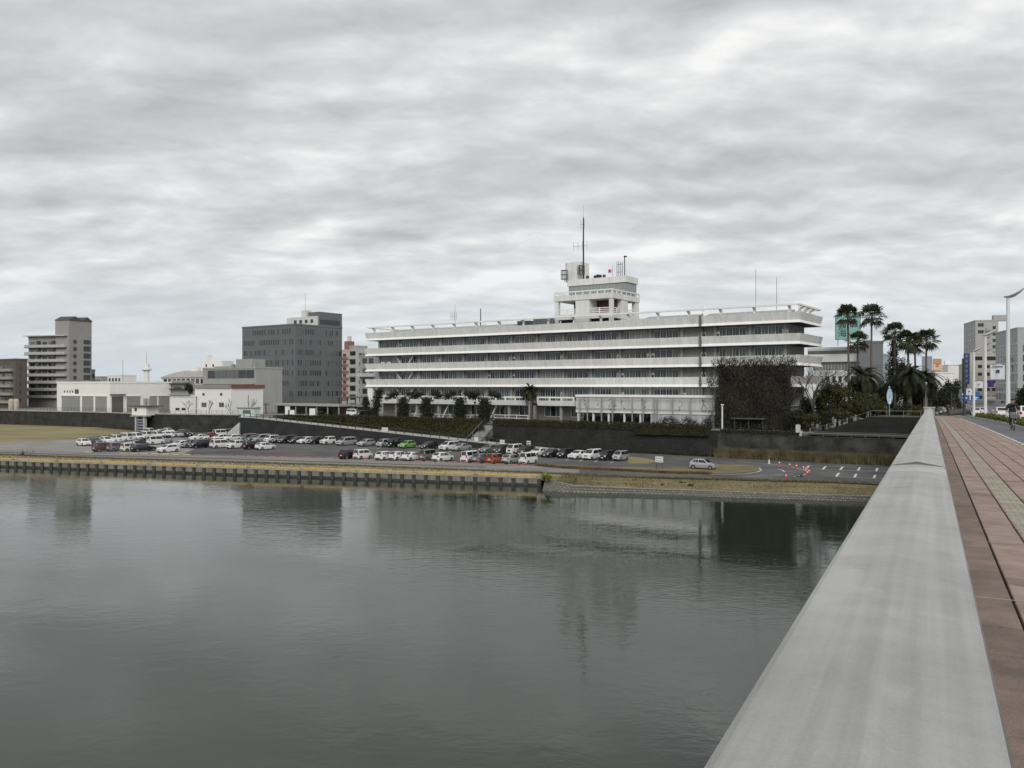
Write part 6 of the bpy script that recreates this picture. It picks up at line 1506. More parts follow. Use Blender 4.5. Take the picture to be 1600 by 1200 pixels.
rowsC = {
 'in the row below the ramp wall': (NOSE, [(387, 689.5, MV, 'grey'), (397, 690.5, HB, 'navy'), (408.5, 690.5, MV, 'silver'), (424, 691.3, KW, 'white'), (438, 691.8, HB, 'black'), (450, 692.3, MV, 'black'), (464, 692.7, HB, 'black'), (478, 693.2, HB, 'white'), (493, 693.8, OR, 'black'), (512, 694, OR, 'white'), (541, 695.5, MV, 'silver'), (572, 697, HB, 'silver'), (600, 698.3, KW, 'silver'), (617, 698.8, VN, 'black'), (636, 699.8, HB, 'green'), (670, 701.5, HB, 'black'), (702, 703, MV, 'white'), (720.5, 704, SD, 'silver'), (764, 707, SW, 'grey'), (784, 708.5, KW, 'dark green'), (804, 709.5, VN, 'white'), (821.5, 711.2, MV, 'black'), (841, 712.3, SD, 'white'), (861, 713.8, SD, 'black'), (883.5, 715, KW, 'black'), (903.5, 716.5, SD, 'white'), (925.5, 717.5, MV, 'white'), (948, 718.6, KW, 'black'), (969.5, 719.4, KW, 'silver')]),
 'in the row beside the river track': (AWAY, [(393, 701.7, KW, 'black'), (414.5, 702.5, HB, 'white'), (544.5, 716.8, KW, 'black'), (567, 716.8, KW, 'white'), (604.5, 718.2, SW, 'white'), (624, 718.6, HB, 'white'), (645.5, 719, SD, 'white'), (669, 719.2, VN, 'grey'), (692, 720.3, HB, 'white'), (735, 721.8, VN, 'white'), (753, 722.6, HB, 'grey'), (774.5, 723.8, KW, 'orange'), (800, 723.8, HB, 'silver'), (825.5, 724.6, VN, 'white')]),
 'among cars nosing right on the gravel': (RGT, [(131, 696.3, HB, 'white'), (149, 694.6, SD, 'navy'), (166, 692.8, HB, 'white'), (183, 690.8, KW, 'white'), (198, 689.2, VN, 'white'), (214, 687.6, MV, 'white'), (229, 685.8, VN, 'white'), (246, 684.4, MV, 'white'), (261, 683.6, SW, 'white'), (275, 682.8, SD, 'silver'), (289, 681.8, MV, 'black'), (251, 679.3, SD, 'white'), (263, 677.6, HB, 'white'), (233, 680.4, VN, 'white')]),
 'among cars facing the river on the gravel': (NOSE, [(222, 694.6, SW, 'dark blue'), (282, 699.2, SD, 'white'), (297, 699.4, OR, 'grey'), (313.5, 699.8, MV, 'black'), (318, 693.3, SD, 'white'), (334, 694.4, SW, 'white'), (343, 688.6, HB, 'white'), (362, 688.8, SW, 'white'), (311, 687.7, SD, 'white'), (367.5, 700.6, OR, 'white'), (262.5, 706.5, HB, 'white')]),
 'among cars tail-on at the gravel end': (AWAY, [(165, 705, MV, 'dark red'), (186, 704.6, MV, 'grey'), (203, 705, KW, 'white'), (224, 705.3, SW, 'black'), (243, 694.3, VN, 'white'), (257, 692.8, VN, 'silver'), (346, 699.6, MV, 'white'), (331, 685.2, HB, 'red'), (343.5, 682.8, VN, 'white'), (357, 681.8, VN, 'grey')]),
}
rng = random.Random(9); cname = {SW: 'station wagon', HB: 'hatchback', SD: 'sedan', KW: 'boxy small wagon', MV: 'minivan', OR: 'small off-roader', VN: 'van'}
for rowname, (hd, lst) in rowsC.items():
    lst = sorted(lst)
    for j, (px, py, kind, colr) in enumerate(lst):
        x, y = gp(px, py, ZL); a = rng.uniform(-.05, .05); h = v2(hd.x * math.cos(a) - hd.y * math.sin(a), hd.x * math.sin(a) + hd.y * math.cos(a))
        car(kind, colr, '%s %s, %s from the left %s' % (colr, cname[kind], ORD[j], rowname), (x, y, ZL + .005 + (.004 if 'gravel' in rowname else 0)), h, 'cars parked by the river')
x, y = gp(1099, 732.5, ZL); car(HB, 'silver', 'lone silver hatchback on the grass island facing right', (x, y, ZL + .012), unit(.86, -.51), 'cars parked by the river')
for (px, d, kind, colr, hd, lab) in ((552, 224, VN, 'white', unit(.9, -.45), 'white van beside the carport left of the city hall'), (565, 219, KW, 'black', unit(-.6, -.8), 'black small car beside the corner column of the city hall'),
        (505, 236, SD, 'black', unit(.9, -.4), 'black sedan below the long canopy of the office block'), (523, 242, HB, 'silver', unit(.9, -.4), 'silver hatchback parked in front of the carport')):
    car(kind, colr, lab, (*at(px, d), ZU + .004), hd, 'cars parked on the upper ground')
def bcar(t, l, kind, colr, lab, sgn): x, y, z = b3(t, l, -.036); car(kind, colr, lab, (x, y, z), TB * sgn, 'cars on the bridge road')
bcar(119, 7.9, SD, 'white', 'white sedan seen from behind on the bridge road', 1); bcar(90, 8.0, HB, 'white', 'white car at the right edge behind the cyclist', 1)
bcar(196, 9.5, HB, 'white', 'white car waiting far down the street', 1); bcar(178, 7.6, HB, 'white', 'white car just past the black lamp post down the street', 1); 
car(SW, 'black', 'black car at the end of the bridge railing under the trees', b3(168, 1.4, .004), unit(-.6, -.8), 'cars on the bridge road')
# ---- wheel stops along the car park edge
kerbline = [(128, 706.8), (169, 708), (300, 711), (560, 717), (830, 727.5)]
ws = local_mesh(lambda b: b.hexa([(-.8, -.09, 0), (.8, -.09, 0), (.8, .09, 0), (-.8, .09, 0)], [(-.76, -.06, .16), (.76, -.06, .16), (.76, .06, .16), (-.76, .06, .16)]), 'wheel_stop', M_edge)
M_ks = {'red': mat('stop_red', (.30, .12, .10), .8, var=.2), 'yellow': mat('stop_yellow', (.46, .36, .16), .8, var=.2)}
KP = [v2(*gp(x, y, ZL)) for x, y in kerbline]; rng = random.Random(2); nw = {'red': 0, 'yellow': 0}
for i in range(len(KP) - 1):
    a, b2 = KP[i], KP[i + 1]; d = b2 - a; n = int(d.length / 2.1)
    for k in range(n):
        if rng.random() < .12: continue
        p = a.lerp(b2, (k + .5) / n); c = 'yellow' if i < 2 else 'red'; ang = math.atan2(d.y, d.x) + rng.uniform(-.06, .06)
        o = link('wheel_stop', ws, None, (p.x, p.y, ZL + .006), ang); setpane(o, M_ks[c]); o['category'] = 'wheel stop'; o['group'] = '%s wheel stops along the river track' % c
        o['label'] = 'faded %s wheel stop block beside the river track, %s %s one from the left' % (c, ORD[nw[c]], c); nw[c] += 1
# ---- painted bays and lane lines
M_pw = mat('worn_white_paint', (.62, .62, .60), .8, var=.15, vscale=2)
def line_px(pts, w=.14, z=ZL + .02, name='painted_line'):
    m = MB(); q = [v2(*gp(x, y, ZL)) for x, y in pts]
    for i in range(len(q) - 1):
        d = (q[i + 1] - q[i]).normalized(); n = v2(-d.y, d.x) * w / 2; m.face([(*(q[i] - n), z), (*(q[i + 1] - n), z), (*(q[i + 1] + n), z), (*(q[i] + n), z)])
    struct(m, name, M_pw, fix=False)
for (x0, y0, x1, y1) in ((1259, 733, 1264, 727.8), (1285.5, 733.6, 1290.3, 728.6), (1312.8, 734.3, 1317, 729.3), (1340.6, 735.3, 1343.6, 730.3), (1369, 736.5, 1371, 731.3), (1306.5, 744.8, 1311, 739), (1335, 746.2, 1338, 740.6), (1365.5, 747.5, 1367.5, 742)):
    line_px([(x0, y0), (x1, y1)], .32, name='bay_line')
line_px([(1264, 727.8), (1400, 732.6)], .1); line_px([(1262, 732.8), (1400, 737.5)], .1); line_px([(1309, 740.4), (1395, 743.6)], .1); line_px([(1306, 744.8), (1392, 748.6)], .12); line_px([(1364, 756), (1400, 757)], .15)
line_px([(1110, 741.3), (1140, 741.5), (1168, 740.2), (1184, 737.5), (1190, 734.5), (1186, 731.3)], .2); line_px([(1215, 732.8), (1222, 734.5), (1226, 737.5)], .2); line_px([(1180, 742.5), (1208, 742.3), (1224, 741)], .16)
line_px([(1150, 721), (1200, 725), (1235, 729), (1258, 735), (1263, 739), (1256, 742.5), (1240, 745)], .16); line_px([(1165, 745), (1207, 743.6), (1238, 741.4)], .12)
for (x, y) in ((884, 719.5), (905, 721), (928, 722), (953, 723.5), (820, 711), (760, 709), (655, 703), (590, 701), (700, 707), (735, 708)): line_px([(x, y), (x + 6, y - 2.2)], .14, name='bay_line')
# ---- traffic cones
def cone_shape(b): b.box(-.19, .19, -.19, .19, 0, .04); b.lathe([(.15, .04), (.035, .70), (.03, .70)], (0, 0), 12)
cone_me = local_mesh(cone_shape, 'body', mat('cone_red', (.48, .035, .03), .5)); conew_me = local_mesh(cone_shape, 'body', mat('cone_white', (.6, .58, .54), .5))
sleeve = local_mesh(lambda b: b.lathe([(.112, .28), (.085, .42)], (0, 0), 12), 'sleeve', M_white)
conelab = ['pale cone at the far end of the curved line of cones', 'red cone second from the pale one on the curved line', 'red cone third from the pale one on the curved line', 'red cone fourth from the pale one on the curved line', 'red cone fifth from the pale one, beside the first bay line', 'left cone of the three clustered at the bay corner', 'right cone of the three clustered at the bay corner', 'front cone of the three clustered at the bay corner', 'lone red cone near the grass slope']
for j, (px, py) in enumerate(((1201.7, 724.6), (1217.8, 726.6), (1233.8, 729.2), (1244.5, 731.2), (1255.5, 733.8), (1260.5, 738.0), (1264.3, 739.4), (1261.5, 741.6), (1228.3, 747.0))):
    x, y = gp(px, py, ZL); r = thing('traffic_cone', conelab[j], 'cone', (x, y, ZL + .006), .3 * j, 'traffic cones by the parking bays'); r.scale = (1.1,) * 3; link('body', conew_me if j == 0 else cone_me, r); s = link('sleeve', sleeve, r); s.scale = (1.06, 1.06, 1)
x, y = gp(1250, 745, ZL); m = MB(); m.box(x - .5, x + .5, y - .15, y + .15, ZL + .006, ZL + .1); m.tube([(x + .15, y, ZL + .1), (x + .2, y, ZL + .45)], [.16, .08], 7)
single(m, 'marker_base', M_trim, 'dark weighted base lying beside the curved white line', 'marker', (x, y, ZL + .006))
# ---- small notice boards in the car park
def board(px, py, w, h, pole, label, d=None, z=ZL, lines=2, leg2=True):
    x, y = gp(px, py, z) if d is None else at(px, d); r = thing('notice_board', label, 'sign', (x, y, z)); dd = E1; f = Fr((x, y), dd, E2)
    part(MB().fbox(f, -w / 2, w / 2, -.03, .03, z + pole, z + pole + h), 'panel', M_white, r)
    for a in ((-w * .38, w * .38) if leg2 else (0,)): part(MB().fbox(f, a - .03, a + .03, .031, .09, z, z + pole + h * .9), 'leg', M_dark, r)
    ink = mat('notice_ink', (.16, .17, .2), .8); mm = MB(); rg = random.Random(int(px))
    for k in range(lines):
        zz4 = z + pole + h * (k + .6) / (lines + .3); a = -w * .42
        while a < w * .38:
            l = rg.uniform(.04, .10) * w; mm.fbox(f, a, a + l, -.036, -.031, zz4 - h * .09, zz4 + h * .09); a += l + .03 * w
    part(mm, 'lettering', ink, r)
board(1030, 732.5, 1.25, .85, 1.0, 'white two-line notice board standing on the grass island'); board(826, 700.5, .9, .9, .6, 'small white notice board below the stone wall', None, ZL, 2, False)
for (s, w, lab) in ((52, 1.8, 'wide white notice fixed to the upper ramp fence'), (84, 1.1, 'square white notice fixed to the lower ramp fence'), (77.5, .9, 'small pale box on the ramp fence between two notices')):
    p = RW0 + rd * s + rn * .02; z = rz_(s); f = Fr(p, rd, rn); r = thing('fence_notice' if w > 1 else 'fence_box', lab, 'sign', (p.x, p.y, z + .35))
    part(MB().fbox(f, -w / 2, w / 2, -.16, -.08, z + .35, z + 1.2), 'panel', M_white, r); mm = MB(); rg = random.Random(int(s))
    for k in range(2 if w > 1 else 0):
        a = -w * .4
        while a < w * .36: l = rg.uniform(.05, .1) * w; mm.fbox(f, a, a + l, -.166, -.161, z + .58 + .3 * k, z + .70 + .3 * k); a += l + .04 * w
    if w > 1: part(mm, 'lettering', mat('notice_ink', (.16, .17, .2), .8), r)
# ================================================================ FENCES, STAIRS, SMALL STRUCTURES
def fence(label, pts, zs, h, step, m, bars=(1.0, .5), name='fence', r=.03, pr=.045, cat='fence'):
    root = thing(name, label, cat, (*pts[0], zs[0])); pts = [Vector(p) for p in pts]; P3 = [Vector((p.x, p.y, z)) for p, z in zip(pts, zs)]
    for bfrac in bars:
        mm = MB(); mm.tube([p + Vector((0, 0, h * bfrac)) for p in P3], r, 5); part(mm, 'rail', m, root)
    pm = local_mesh(lambda b: b.tube([(0, 0, -.05), (0, 0, h + .02)], pr, 6), 'post', m)
    for i in range(len(P3) - 1):
        n = max(1, int((P3[i + 1] - P3[i]).length / step))
        for k in range(n + (1 if i == len(P3) - 2 else 0)):
            q = P3[i].lerp(P3[i + 1], k / n); link('post', pm, root, tuple(q - P3[0]))
    return root
sF = [2, 20, 40, 60, 80, 95]
fence('dark post fence running down the edge of the ramp', [tuple(RW0 + rd * s + rn * .18) for s in sF], [rz_(s) + .22 for s in sF], 1.0, 2.4, M_dark, (1.0,), 'ramp_fence', .05, .10)
lw = [LW[1], LW[2], LW[3] - v2(3, -2)]
fence('thin dark railing on the flood wall before the garage', [tuple(p + v2(.1, .35)) for p in lw], [6.77] * 3, 1.1, 1.6, M_dark, (1.0, .1, .55), 'wall_railing', .025, .035)
fence('thin dark railing on the flood wall before the white hall', [tuple(LW[3] + v2(6, -1.6)), tuple(LW[4] + v2(-.5, .5))], [6.78] * 2, 1.0, 1.6, M_dark, (1.0, .1, .55), 'wall_railing', .025, .035)
eb = lambda a, b_=.25: tuple(EB.p(a, b_))
fence('handrail with pale posts stepping up the bridge embankment', [eb(.2), eb(3), eb(9.6)], [6.15, 6.9, 9.2], .9, 2.4, mat('pale_post', (.22, .215, .195), .8), (.85,), 'slope_railing', .025, .08)
fence('horizontal handrail on top of the embankment beside the bridge', [eb(9.9, .5), eb(20, .5)], [9.2, 9.25], 1.0, 2.2, mat('pale_post', (.22, .215, .195), .8), (1.0,), 'embankment_railing', .035, .04)
lg = lambda t, off=.3: tuple(P1 + wd * along(P1, wd, t) + wn_ * off)
fence('double-bar steel railing on the ledge above the stained wall', [lg(1264), lg(1330), lg(1440)], [5.9] * 3, .75, 2.0, mat('dull_railing', (.14, .142, .14), .6, .2), (1.0, .66, .33), 'ledge_railing', .045, .05)
fence('white railing of the terrace before the hall entrance', [tuple(FB.p(ab(772, -3), -3)), tuple(FB.p(ab(825, -3), -3))], [ZU, ZU], 1.5, 2.4, M_white, (1.0, .55, .15), 'terrace_railing', .07, .08)
fence('white railing along the terrace left of the single palm', [tuple(FB.p(ab(640, -2), -2)), tuple(FB.p(ab(752, -2), -2))], [ZU, ZU], 1.2, 3.0, M_white, (1.0, .5), 'terrace_railing', .05, .06)
# terrace strip under those railings
# stair through the bank
p = P0 - wd * 1.0; st = thing('river_stair', 'dark concrete stair cut beside the stone wall down to the ramp', 'stairs', (p.x, p.y, 2.0))
for k in range(16):
    z = 6.2 - k * .24; f = Fr(P0 + wn_ * (1.2 - k * .42), wd, wn_); part(MB().fbox(f, -2.9, -.1, -.42, .6, z - .9, z), 'step', M_conc, st)
fence('pale handrail slanting down the river stair', [tuple(P0 - wd * 3.0 + wn_ * 1.0), tuple(P0 - wd * 3.0 - wn_ * 5.3)], [6.2, 2.6], .95, 2.0, M_steel, (1.0,), 'stair_handrail', .045, .045)
# pale stepped concrete block on the wall
x, y = P1 + wd * along(P1, wd, 1243); f = Fr((x, y), wd, wn_)
w8 = along(P1, wd, 1252) - along(P1, wd, 1243)
mm = MB(); mm.hexa([(*f.p(0, .1), 5.3), (*f.p(w8, .1), 5.3), (*f.p(w8, .9), 5.3), (*f.p(0, .9), 5.3)], [(*f.p(0, .1), 6.7), (*f.p(w8, .1), 6.7), (*f.p(w8, .9), 6.7), (*f.p(0, .9), 6.7)])
mm.fbox(f, 0, w8 * .62, .1, .9, 6.703, 7.75); 
single(mm, 'gate_pillar', mat('pale_concrete', (.52, .51, .48), .9), 'pale stepped concrete gate pillar on the wall before the bare tree', 'pillar', (x, y, 5.3))
# bicycle shelter
p = v2(*at(1145, 153.5)); bs = thing('bicycle_shelter', 'low dark flat-roofed bicycle shelter in front of the creeper', 'shelter', (p.x, p.y, ZU)); f = Fr(p, E1, E2); Ls = along(p, E1, 1194)
part(MB().fbox(f, -.2, Ls + .2, -.4, 1.8, 8.25, 8.45), 'roof', mat('shelter_roof', (.07, .072, .07), .6), bs)
for k in range(3): part(MB().fbox(f, .2 + k * (Ls - .6) / 2, .4 + k * (Ls - .6) / 2, .1, .3, ZU, 8.25), 'post', M_dark, bs)
# lamp posts before the hall
def lamp(px, d, z0, pyt, label, m=M_steel):
    x, y = at(px, d); zt = zat(pyt, d); r = thing('lamp_post', label, 'lamp', (x, y, z0)); part(MB().tube([(x, y, z0), (x, y, zt - .4)], [.16, .13], 8), 'pole', m, r)
    part(MB().lathe([(.13, zt - .4), (.34, zt - .05), (.34, zt), (.1, zt + .08)], (x, y), 10), 'lamp_head', m, r)
lamp(1128.5, 152, ZU, 632, 'pale lamp post left of the creeper mass', M_band); lamp(742, 192, ZU, 628, 'dark lamp post before the facade between the pruned trees', M_dark); lamp(827, 184, ZU, 628, 'grey lamp post right in front of the single palm')
# sluice hut on the flood wall
p = LW[3] + v2(-.6, .2); f = Fr(p, unit(.9, -.43), unit(.43, .9)); sh = thing('sluice_hut', 'small white sluice hut with flat dark roof straddling the flood wall', 'hut', (p.x, p.y, 1.8))
part(MB().fbox(f, -.2, 5.4, -2.2, 2.0, 6.3, 8.7), 'hut_wall', M_cream, sh); part(MB().fbox(f, -.9, 6.6, -2.9, 2.6, 8.703, 8.95), 'roof', M_aptd, sh); part(MB().fbox(f, .9, 1.8, -2.26, -2.202, 7.4, 8.3), 'window', G_dark, sh)
part(MB().fbox(f, 2.6, 4.0, -2.9, -2.2, 6.0, 6.28), 'sill_slab', M_conc, sh); part(MB().fbox(f, -.4, 5.8, -2.6, -1.0, 5.9, 6.297), 'gallery', M_conc, sh)
for a in (1.2, 4.4): part(MB().fbox(f, a, a + .5, -2.4, -1.6, 1.6, 5.897), 'gate_pier', M_cope, sh)
for k in range(5): part(MB().fbox(f, 1.75, 4.35, -1.95 - .06 * k, -1.75, 1.9 + .75 * k, 2.25 + .75 * k), 'gate_rung', mat('gate_blue', (.25, .28, .33), .6), sh)
part(MB().fbox(f, 1.702, 4.398, -1.7, -1.6, 1.6, 5.8), 'sluice_gate', mat('gate_dark', (.05, .055, .06), .7), sh)
for k in range(2): part(MB().fbox(f, 2.0 + 1.4 * k, 2.9 + 1.4 * k, -.3, .5, 8.953, 10.9), 'vent_cowl', M_gcon, sh)
# kiosk
p = v2(*at(370.5, 224)); f = Fr(p, unit(.88, -.47), unit(.47, .88)); Lk = along(p, f.d1, 397); ks = thing('kiosk', 'pale green kiosk hut at the top of the ramp', 'hut', (p.x, p.y, ZU))
part(MB().fbox(f, 0, Lk, 0, 2.2, ZU, 8.4), 'wall', mat('kiosk_green', (.52, .60, .56), .7), ks); part(MB().fbox(f, -.2, Lk + .2, -.3, 2.4, 8.403, 8.6), 'roof', mat('kiosk_roof', (.20, .30, .27), .7), ks); part(MB().fbox(f, Lk * .35, Lk * .8, -.06, -.003, 7.0, 7.9), 'window', G_grey, ks)
# utility pole and small boxes
for (px, d, h, lab) in ((388, 226, 12.0, 'slim dark pole rising behind the kiosk'), (416, 232, 9.5, 'short pole beside the ramp top'), (192, 262, 22.5, 'thin flagpole-like mast above the garage roof')):
    x, y = at(px, d); r = thing('utility_pole', lab, 'pole', (x, y, ZU)); part(MB().tube([(x, y, ZU), (x, y, h)], [.12, .07], 7), 'shaft', M_dark if h < 15 else M_steel, r); part(MB().lathe([(.2, ZU), (.2, ZU + .3), (.12, ZU + .32)], (x, y), 8), 'base', M_conc, r)
for j, (px, d, w, h, mm_) in enumerate(((449, 222, 1.2, 2.6, M_band), (455, 222, 1.6, 1.6, M_white), (488, 231, 1.6, 1.8, M_white))):
    x, y = at(px, d); r = thing('utility_box', ('tall pale utility box at the head of the ramp', 'white utility box beside the tall one at the ramp head', 'white notice box by the canopy right of the ramp head')[j], 'box', (x, y, ZU)); part(MB().box(x - w / 2, x + w / 2, y, y + .6, ZU, ZU + h), 'cabinet', mm_, r); part(MB().box(x - w / 2 - .05, x + w / 2 + .05, y - .05, y + .65, ZU + h + .002, ZU + h + .08), 'lid', M_steel, r)
x, y = at(72, 262)
for j, px in enumerate((22, 34)): 
    x, y = at((17.5, 25.5)[j], 272); m = MB(); m.lathe([(.75, ZU), (.8, 9.6), (.6, 10.1), (.1, 10.2)], (x, y), 12); single(m, 'storage_tank', mat('tank_tan', (.45, .41, .33), .8), ('left', 'right')[j] + ' one of two tan tanks behind the flood wall', 'tank', (x, y, ZU), smooth=False)
# ================================================================ STREET FURNITURE ON THE BRIDGE AND RIVER SIGN
M_lampw = mat('lamp_white', (.66, .67, .66), .45, var=.03)
def wing_lamp(t, l, label, H=10.0, banner=None):
    x, y, z = b3(t, l, .1); r = thing('street_lamp', label, 'street lamp', (x, y, z), 0, 'wing-topped street lamps on the bridge')
    part(MB().tube([(x, y, z), (x, y, z + 1.2), (x, y, z + H)], [.21, .17, .13], 10), 'pole', M_lampw, r)
    part(MB().lathe([(.35, z), (.35, z + .06), (.22, z + .1)], (x, y), 10), 'base_plate', M_steel, r)
    w = MB(); N = 9
    for i in range(N):                                    # curved wing: thin section swept along the bridge-right direction
        pass
    sec = []
    for i in range(N + 1):
        s = -.30 + 1.5 * i / N; zc = z + H + .06 + .46 * max(0, s + .1) ** 1.6; c = math.sin(math.pi * (i + .6) / (N + 1.2)) ; ch = .08 + .40 * c; th = .03 + .20 * c
        p = Vector((x, y)) + RB * s; sec.append([(p + TB * ch, zc), (p, zc + th * .4), (p - TB * ch, zc), (p, zc - th)])
    for i in range(N):
        a, b_ = sec[i], sec[i + 1]
        for k in range(4):
            k2 = (k + 1) % 4; w.face([(*a[k][0], a[k][1]), (*a[k2][0], a[k2][1]), (*b_[k2][0], b_[k2][1]), (*b_[k][0], b_[k][1])])
    w.face([(*q[0], q[1]) for q in sec[0]]); w.face([(*q[0], q[1]) for q in sec[-1]])
    part(w, 'wing', M_lampw, r, fix=True)
    for zz5 in (.42, .66): part(MB().tube([(x, y, z + H * zz5), ((Vector((x, y)) + RB * .25).x, (Vector((x, y)) + RB * .25).y, z + H * zz5)], .04, 5), 'bracket', M_steel, r)
    return x, y, z
def banner(x, y, z0, z1, w, side, m, label, mark=None, lines=True):
    f = Fr(Vector((x, y)) + RB * (.22 if side > 0 else -.22 - w), RB, TB); r = thing('banner', label, 'banner', (f.o.x, f.o.y, z0), 0, 'banners hung from the street lamps')
    mm = MB(); n = 6
    for i in range(n):
        a0, a1 = w * i / n, w * (i + 1) / n; s0, s1 = .05 * math.sin(i * 1.4), .05 * math.sin((i + 1) * 1.4); P, Q = f.p(a0, s0), f.p(a1, s1); P2, Q2 = f.p(a0, s0 + .02), f.p(a1, s1 + .02)
        mm.hexa([(*P, z0), (*Q, z0), (*Q2, z0), (*P2, z0)], [(*P, z1), (*Q, z1), (*Q2, z1), (*P2, z1)])
    part(mm, 'cloth', m, r)
    part(MB().fbox(f, -.25 if side > 0 else 0, w + (0 if side > 0 else .25), -.03, .03, z1 + .003, z1 + .06), 'top_rod', M_steel, r); part(MB().fbox(f, -.25 if side > 0 else 0, w + (0 if side > 0 else .25), -.03, .03, z0 - .06, z0 - .003), 'bottom_rod', M_steel, r)
    if mark:
        mm = MB(); h = z1 - z0; mm.fbox(f, w * .38, w * .62, -.10, -.06, z0 + h * .42, z0 + h * .62); part(mm, 'emblem', mark, r)
        if lines:
            mm = MB()
            for k in range(9): mm.fbox(f, w * (.1 + .088 * k), w * (.16 + .088 * k), -.10, -.06, z0 + h * .82, z0 + h * .88)
            part(mm, 'lettering', mark, r)
LT = [(78, 'nearest wing-topped white street lamp at the right edge'), (109, 'middle wing-topped white street lamp on the bridge'), (137, 'farthest wing-topped white street lamp by the blue road sign')]
ink = mat('banner_ink', (.03, .03, .06), .7); bw = mat('banner_white', (.62, .63, .66), .8)
pos = [wing_lamp(t, 5.6, lab, 10.1 if i == 0 else 9.4) for i, (t, lab) in enumerate(LT)]
banner(*pos[0][:2], zat(592, 67), zat(569, 67), 1.0, -1, bw, 'white banner with a small dark emblem on the nearest street lamp', ink)
banner(*pos[1][:2], zat(606, 95), zat(595.5, 95), .9, -1, bw, 'white banner with a crest on the middle street lamp', mat('crest_grey', (.3, .3, .3), .8), False); banner(*pos[1][:2], zat(605, 95), zat(594, 95), .62, 1, mat('banner_purple', (.05, .025, .14), .8), 'purple banner on the right of the middle street lamp')
banner(*pos[2][:2], zat(617, 120), zat(607, 120), .75, -1, bw, 'white banner on the farthest street lamp', ink, False)
# dark lamp post and blue direction sign across the street
x, y, z = b3(166, 5.3, 0.); r = thing('dark_pole', 'tall black traffic pole beside the far street lamp', 'pole', (x, y, z)); part(MB().tube([(x, y, z), (x, y, zat(562, y))], [.22, .16], 8), 'shaft', M_dark, r); part(MB().lathe([(.34, z), (.3, z + .7), (.22, z + .75)], (x, y), 8), 'base', M_dark, r)
part(MB().tube([(x, y, zat(604, y)), (*(Vector((x, y)) - RB * 2.4), zat(604, y))], .07, 5), 'arm', M_dark, r)
sx_, sy_ = at(1516, 178); f = Fr((sx_, sy_), unit(1, -.25), unit(.25, 1)); sgn = thing('road_sign', 'blue and white direction sign hanging over the street', 'road sign', (sx_, sy_, zd(200)))
z1, z0 = zat(612.5, 178), zat(626.5, 178)
part(MB().fbox(f, -1.85, 1.85, 0, .08, z0, z1), 'panel', mat('sign_blue', (.02, .10, .30), .5), sgn); mm = MB()
for (a0, a1, t0, t1) in ((-1.6, -1.0, .66, .82), (-.12, .06, .1, .8), (.5, 1.5, .30, .42), (-1.5, -.6, .28, .40), (.5, 1.2, .12, .22), (-.6, .7, .76, .84)): mm.fbox(f, a0, a1, -.02, -.003, z0 + (z1 - z0) * t0, z0 + (z1 - z0) * t1)
part(mm, 'white_markings', M_white, sgn); mm = MB()
q = f.p(-1.9, .2); mm.tube([(*f.p(-3.6, .2), zd(200)), (*f.p(-3.6, .2), z1)], .15, 8); part(mm, 'post', M_dark, sgn)
mm = MB()
for t in (.3, .7): mm.tube([(*f.p(-3.6, .2), z0 + (z1 - z0) * t), (*f.p(1.5, .2), z0 + (z1 - z0) * t)], .06, 5)
part(mm, 'arms', M_dark, sgn)
# vertical blue shop sign on the beige block
sx_, sy_ = at(1510.5, 330); f = Fr((sx_, sy_), unit(1, -.3), unit(.3, 1)); vs = thing('vertical_sign', 'tall narrow blue vertical shop sign left of the beige block', 'sign', (sx_, sy_, zat(600, 330)))
z0, z1 = zat(600, 330), zat(552, 330); part(MB().fbox(f, -1.0, 1.0, 0, .8, z0, z1), 'panel', mat('vsign_blue', (.025, .045, .16), .5), vs); part(MB().fbox(f, -1.6, -1.0, .1, .7, z0 - 4, z1 - 2), 'side_box', M_dark, vs); mm = MB()
for k in range(6):
    zc = z0 + (z1 - z0) * (k + .6) / 6.2; mm.fbox(f, -.5, .4, -.03, -.003, zc - .1, zc + .08); mm.fbox(f, -.1, .12, -.03, -.003, zc - .6, zc + .3); mm.fbox(f, -.45, .5, -.03, -.003, zc + .4, zc + .55)
part(mm, 'lettering', mat('vsign_white', (.30, .33, .42), .6), vs); mm = MB(); mm.fbox(f, -.3, .3, .3, .6, ZU, z0); part(mm, 'support', M_dark, vs)
# traffic light showing red
x, y, z = b3(150, 6.0, .0); r = thing('traffic_light', 'red traffic light behind the cyclist', 'traffic light', (x, y, z)); zt = zat(628, y) 
part(MB().tube([(x, y, z), (x, y, zt + .4)], [.12, .09], 8), 'post', M_steel, r); hx = Vector(at(1568, y + .5)); part(MB().box(hx.x - .55, hx.x + .35, y - .1, y + .2, zt - .2, zt + .2), 'housing', M_dark, r)
part(MB().tube([(x, y, zt + .3), (hx.x, y, zt + .25)], .05, 5), 'arm', M_steel, r)
mm = MB(); mm.hexa([(hx.x + .12 + .17 * math.cos(k * math.pi / 6), y - .101, zt + .17 * math.sin(k * math.pi / 6)) for k in range(12)], [(hx.x + .12 + .17 * math.cos(k * math.pi / 6), y - .13, zt + .17 * math.sin(k * math.pi / 6)) for k in range(12)]); part(mm, 'red_lamp', mat('red_lamp', (.6, .02, .02), .4, emit=((1, .05, .03), 2.5)), r)
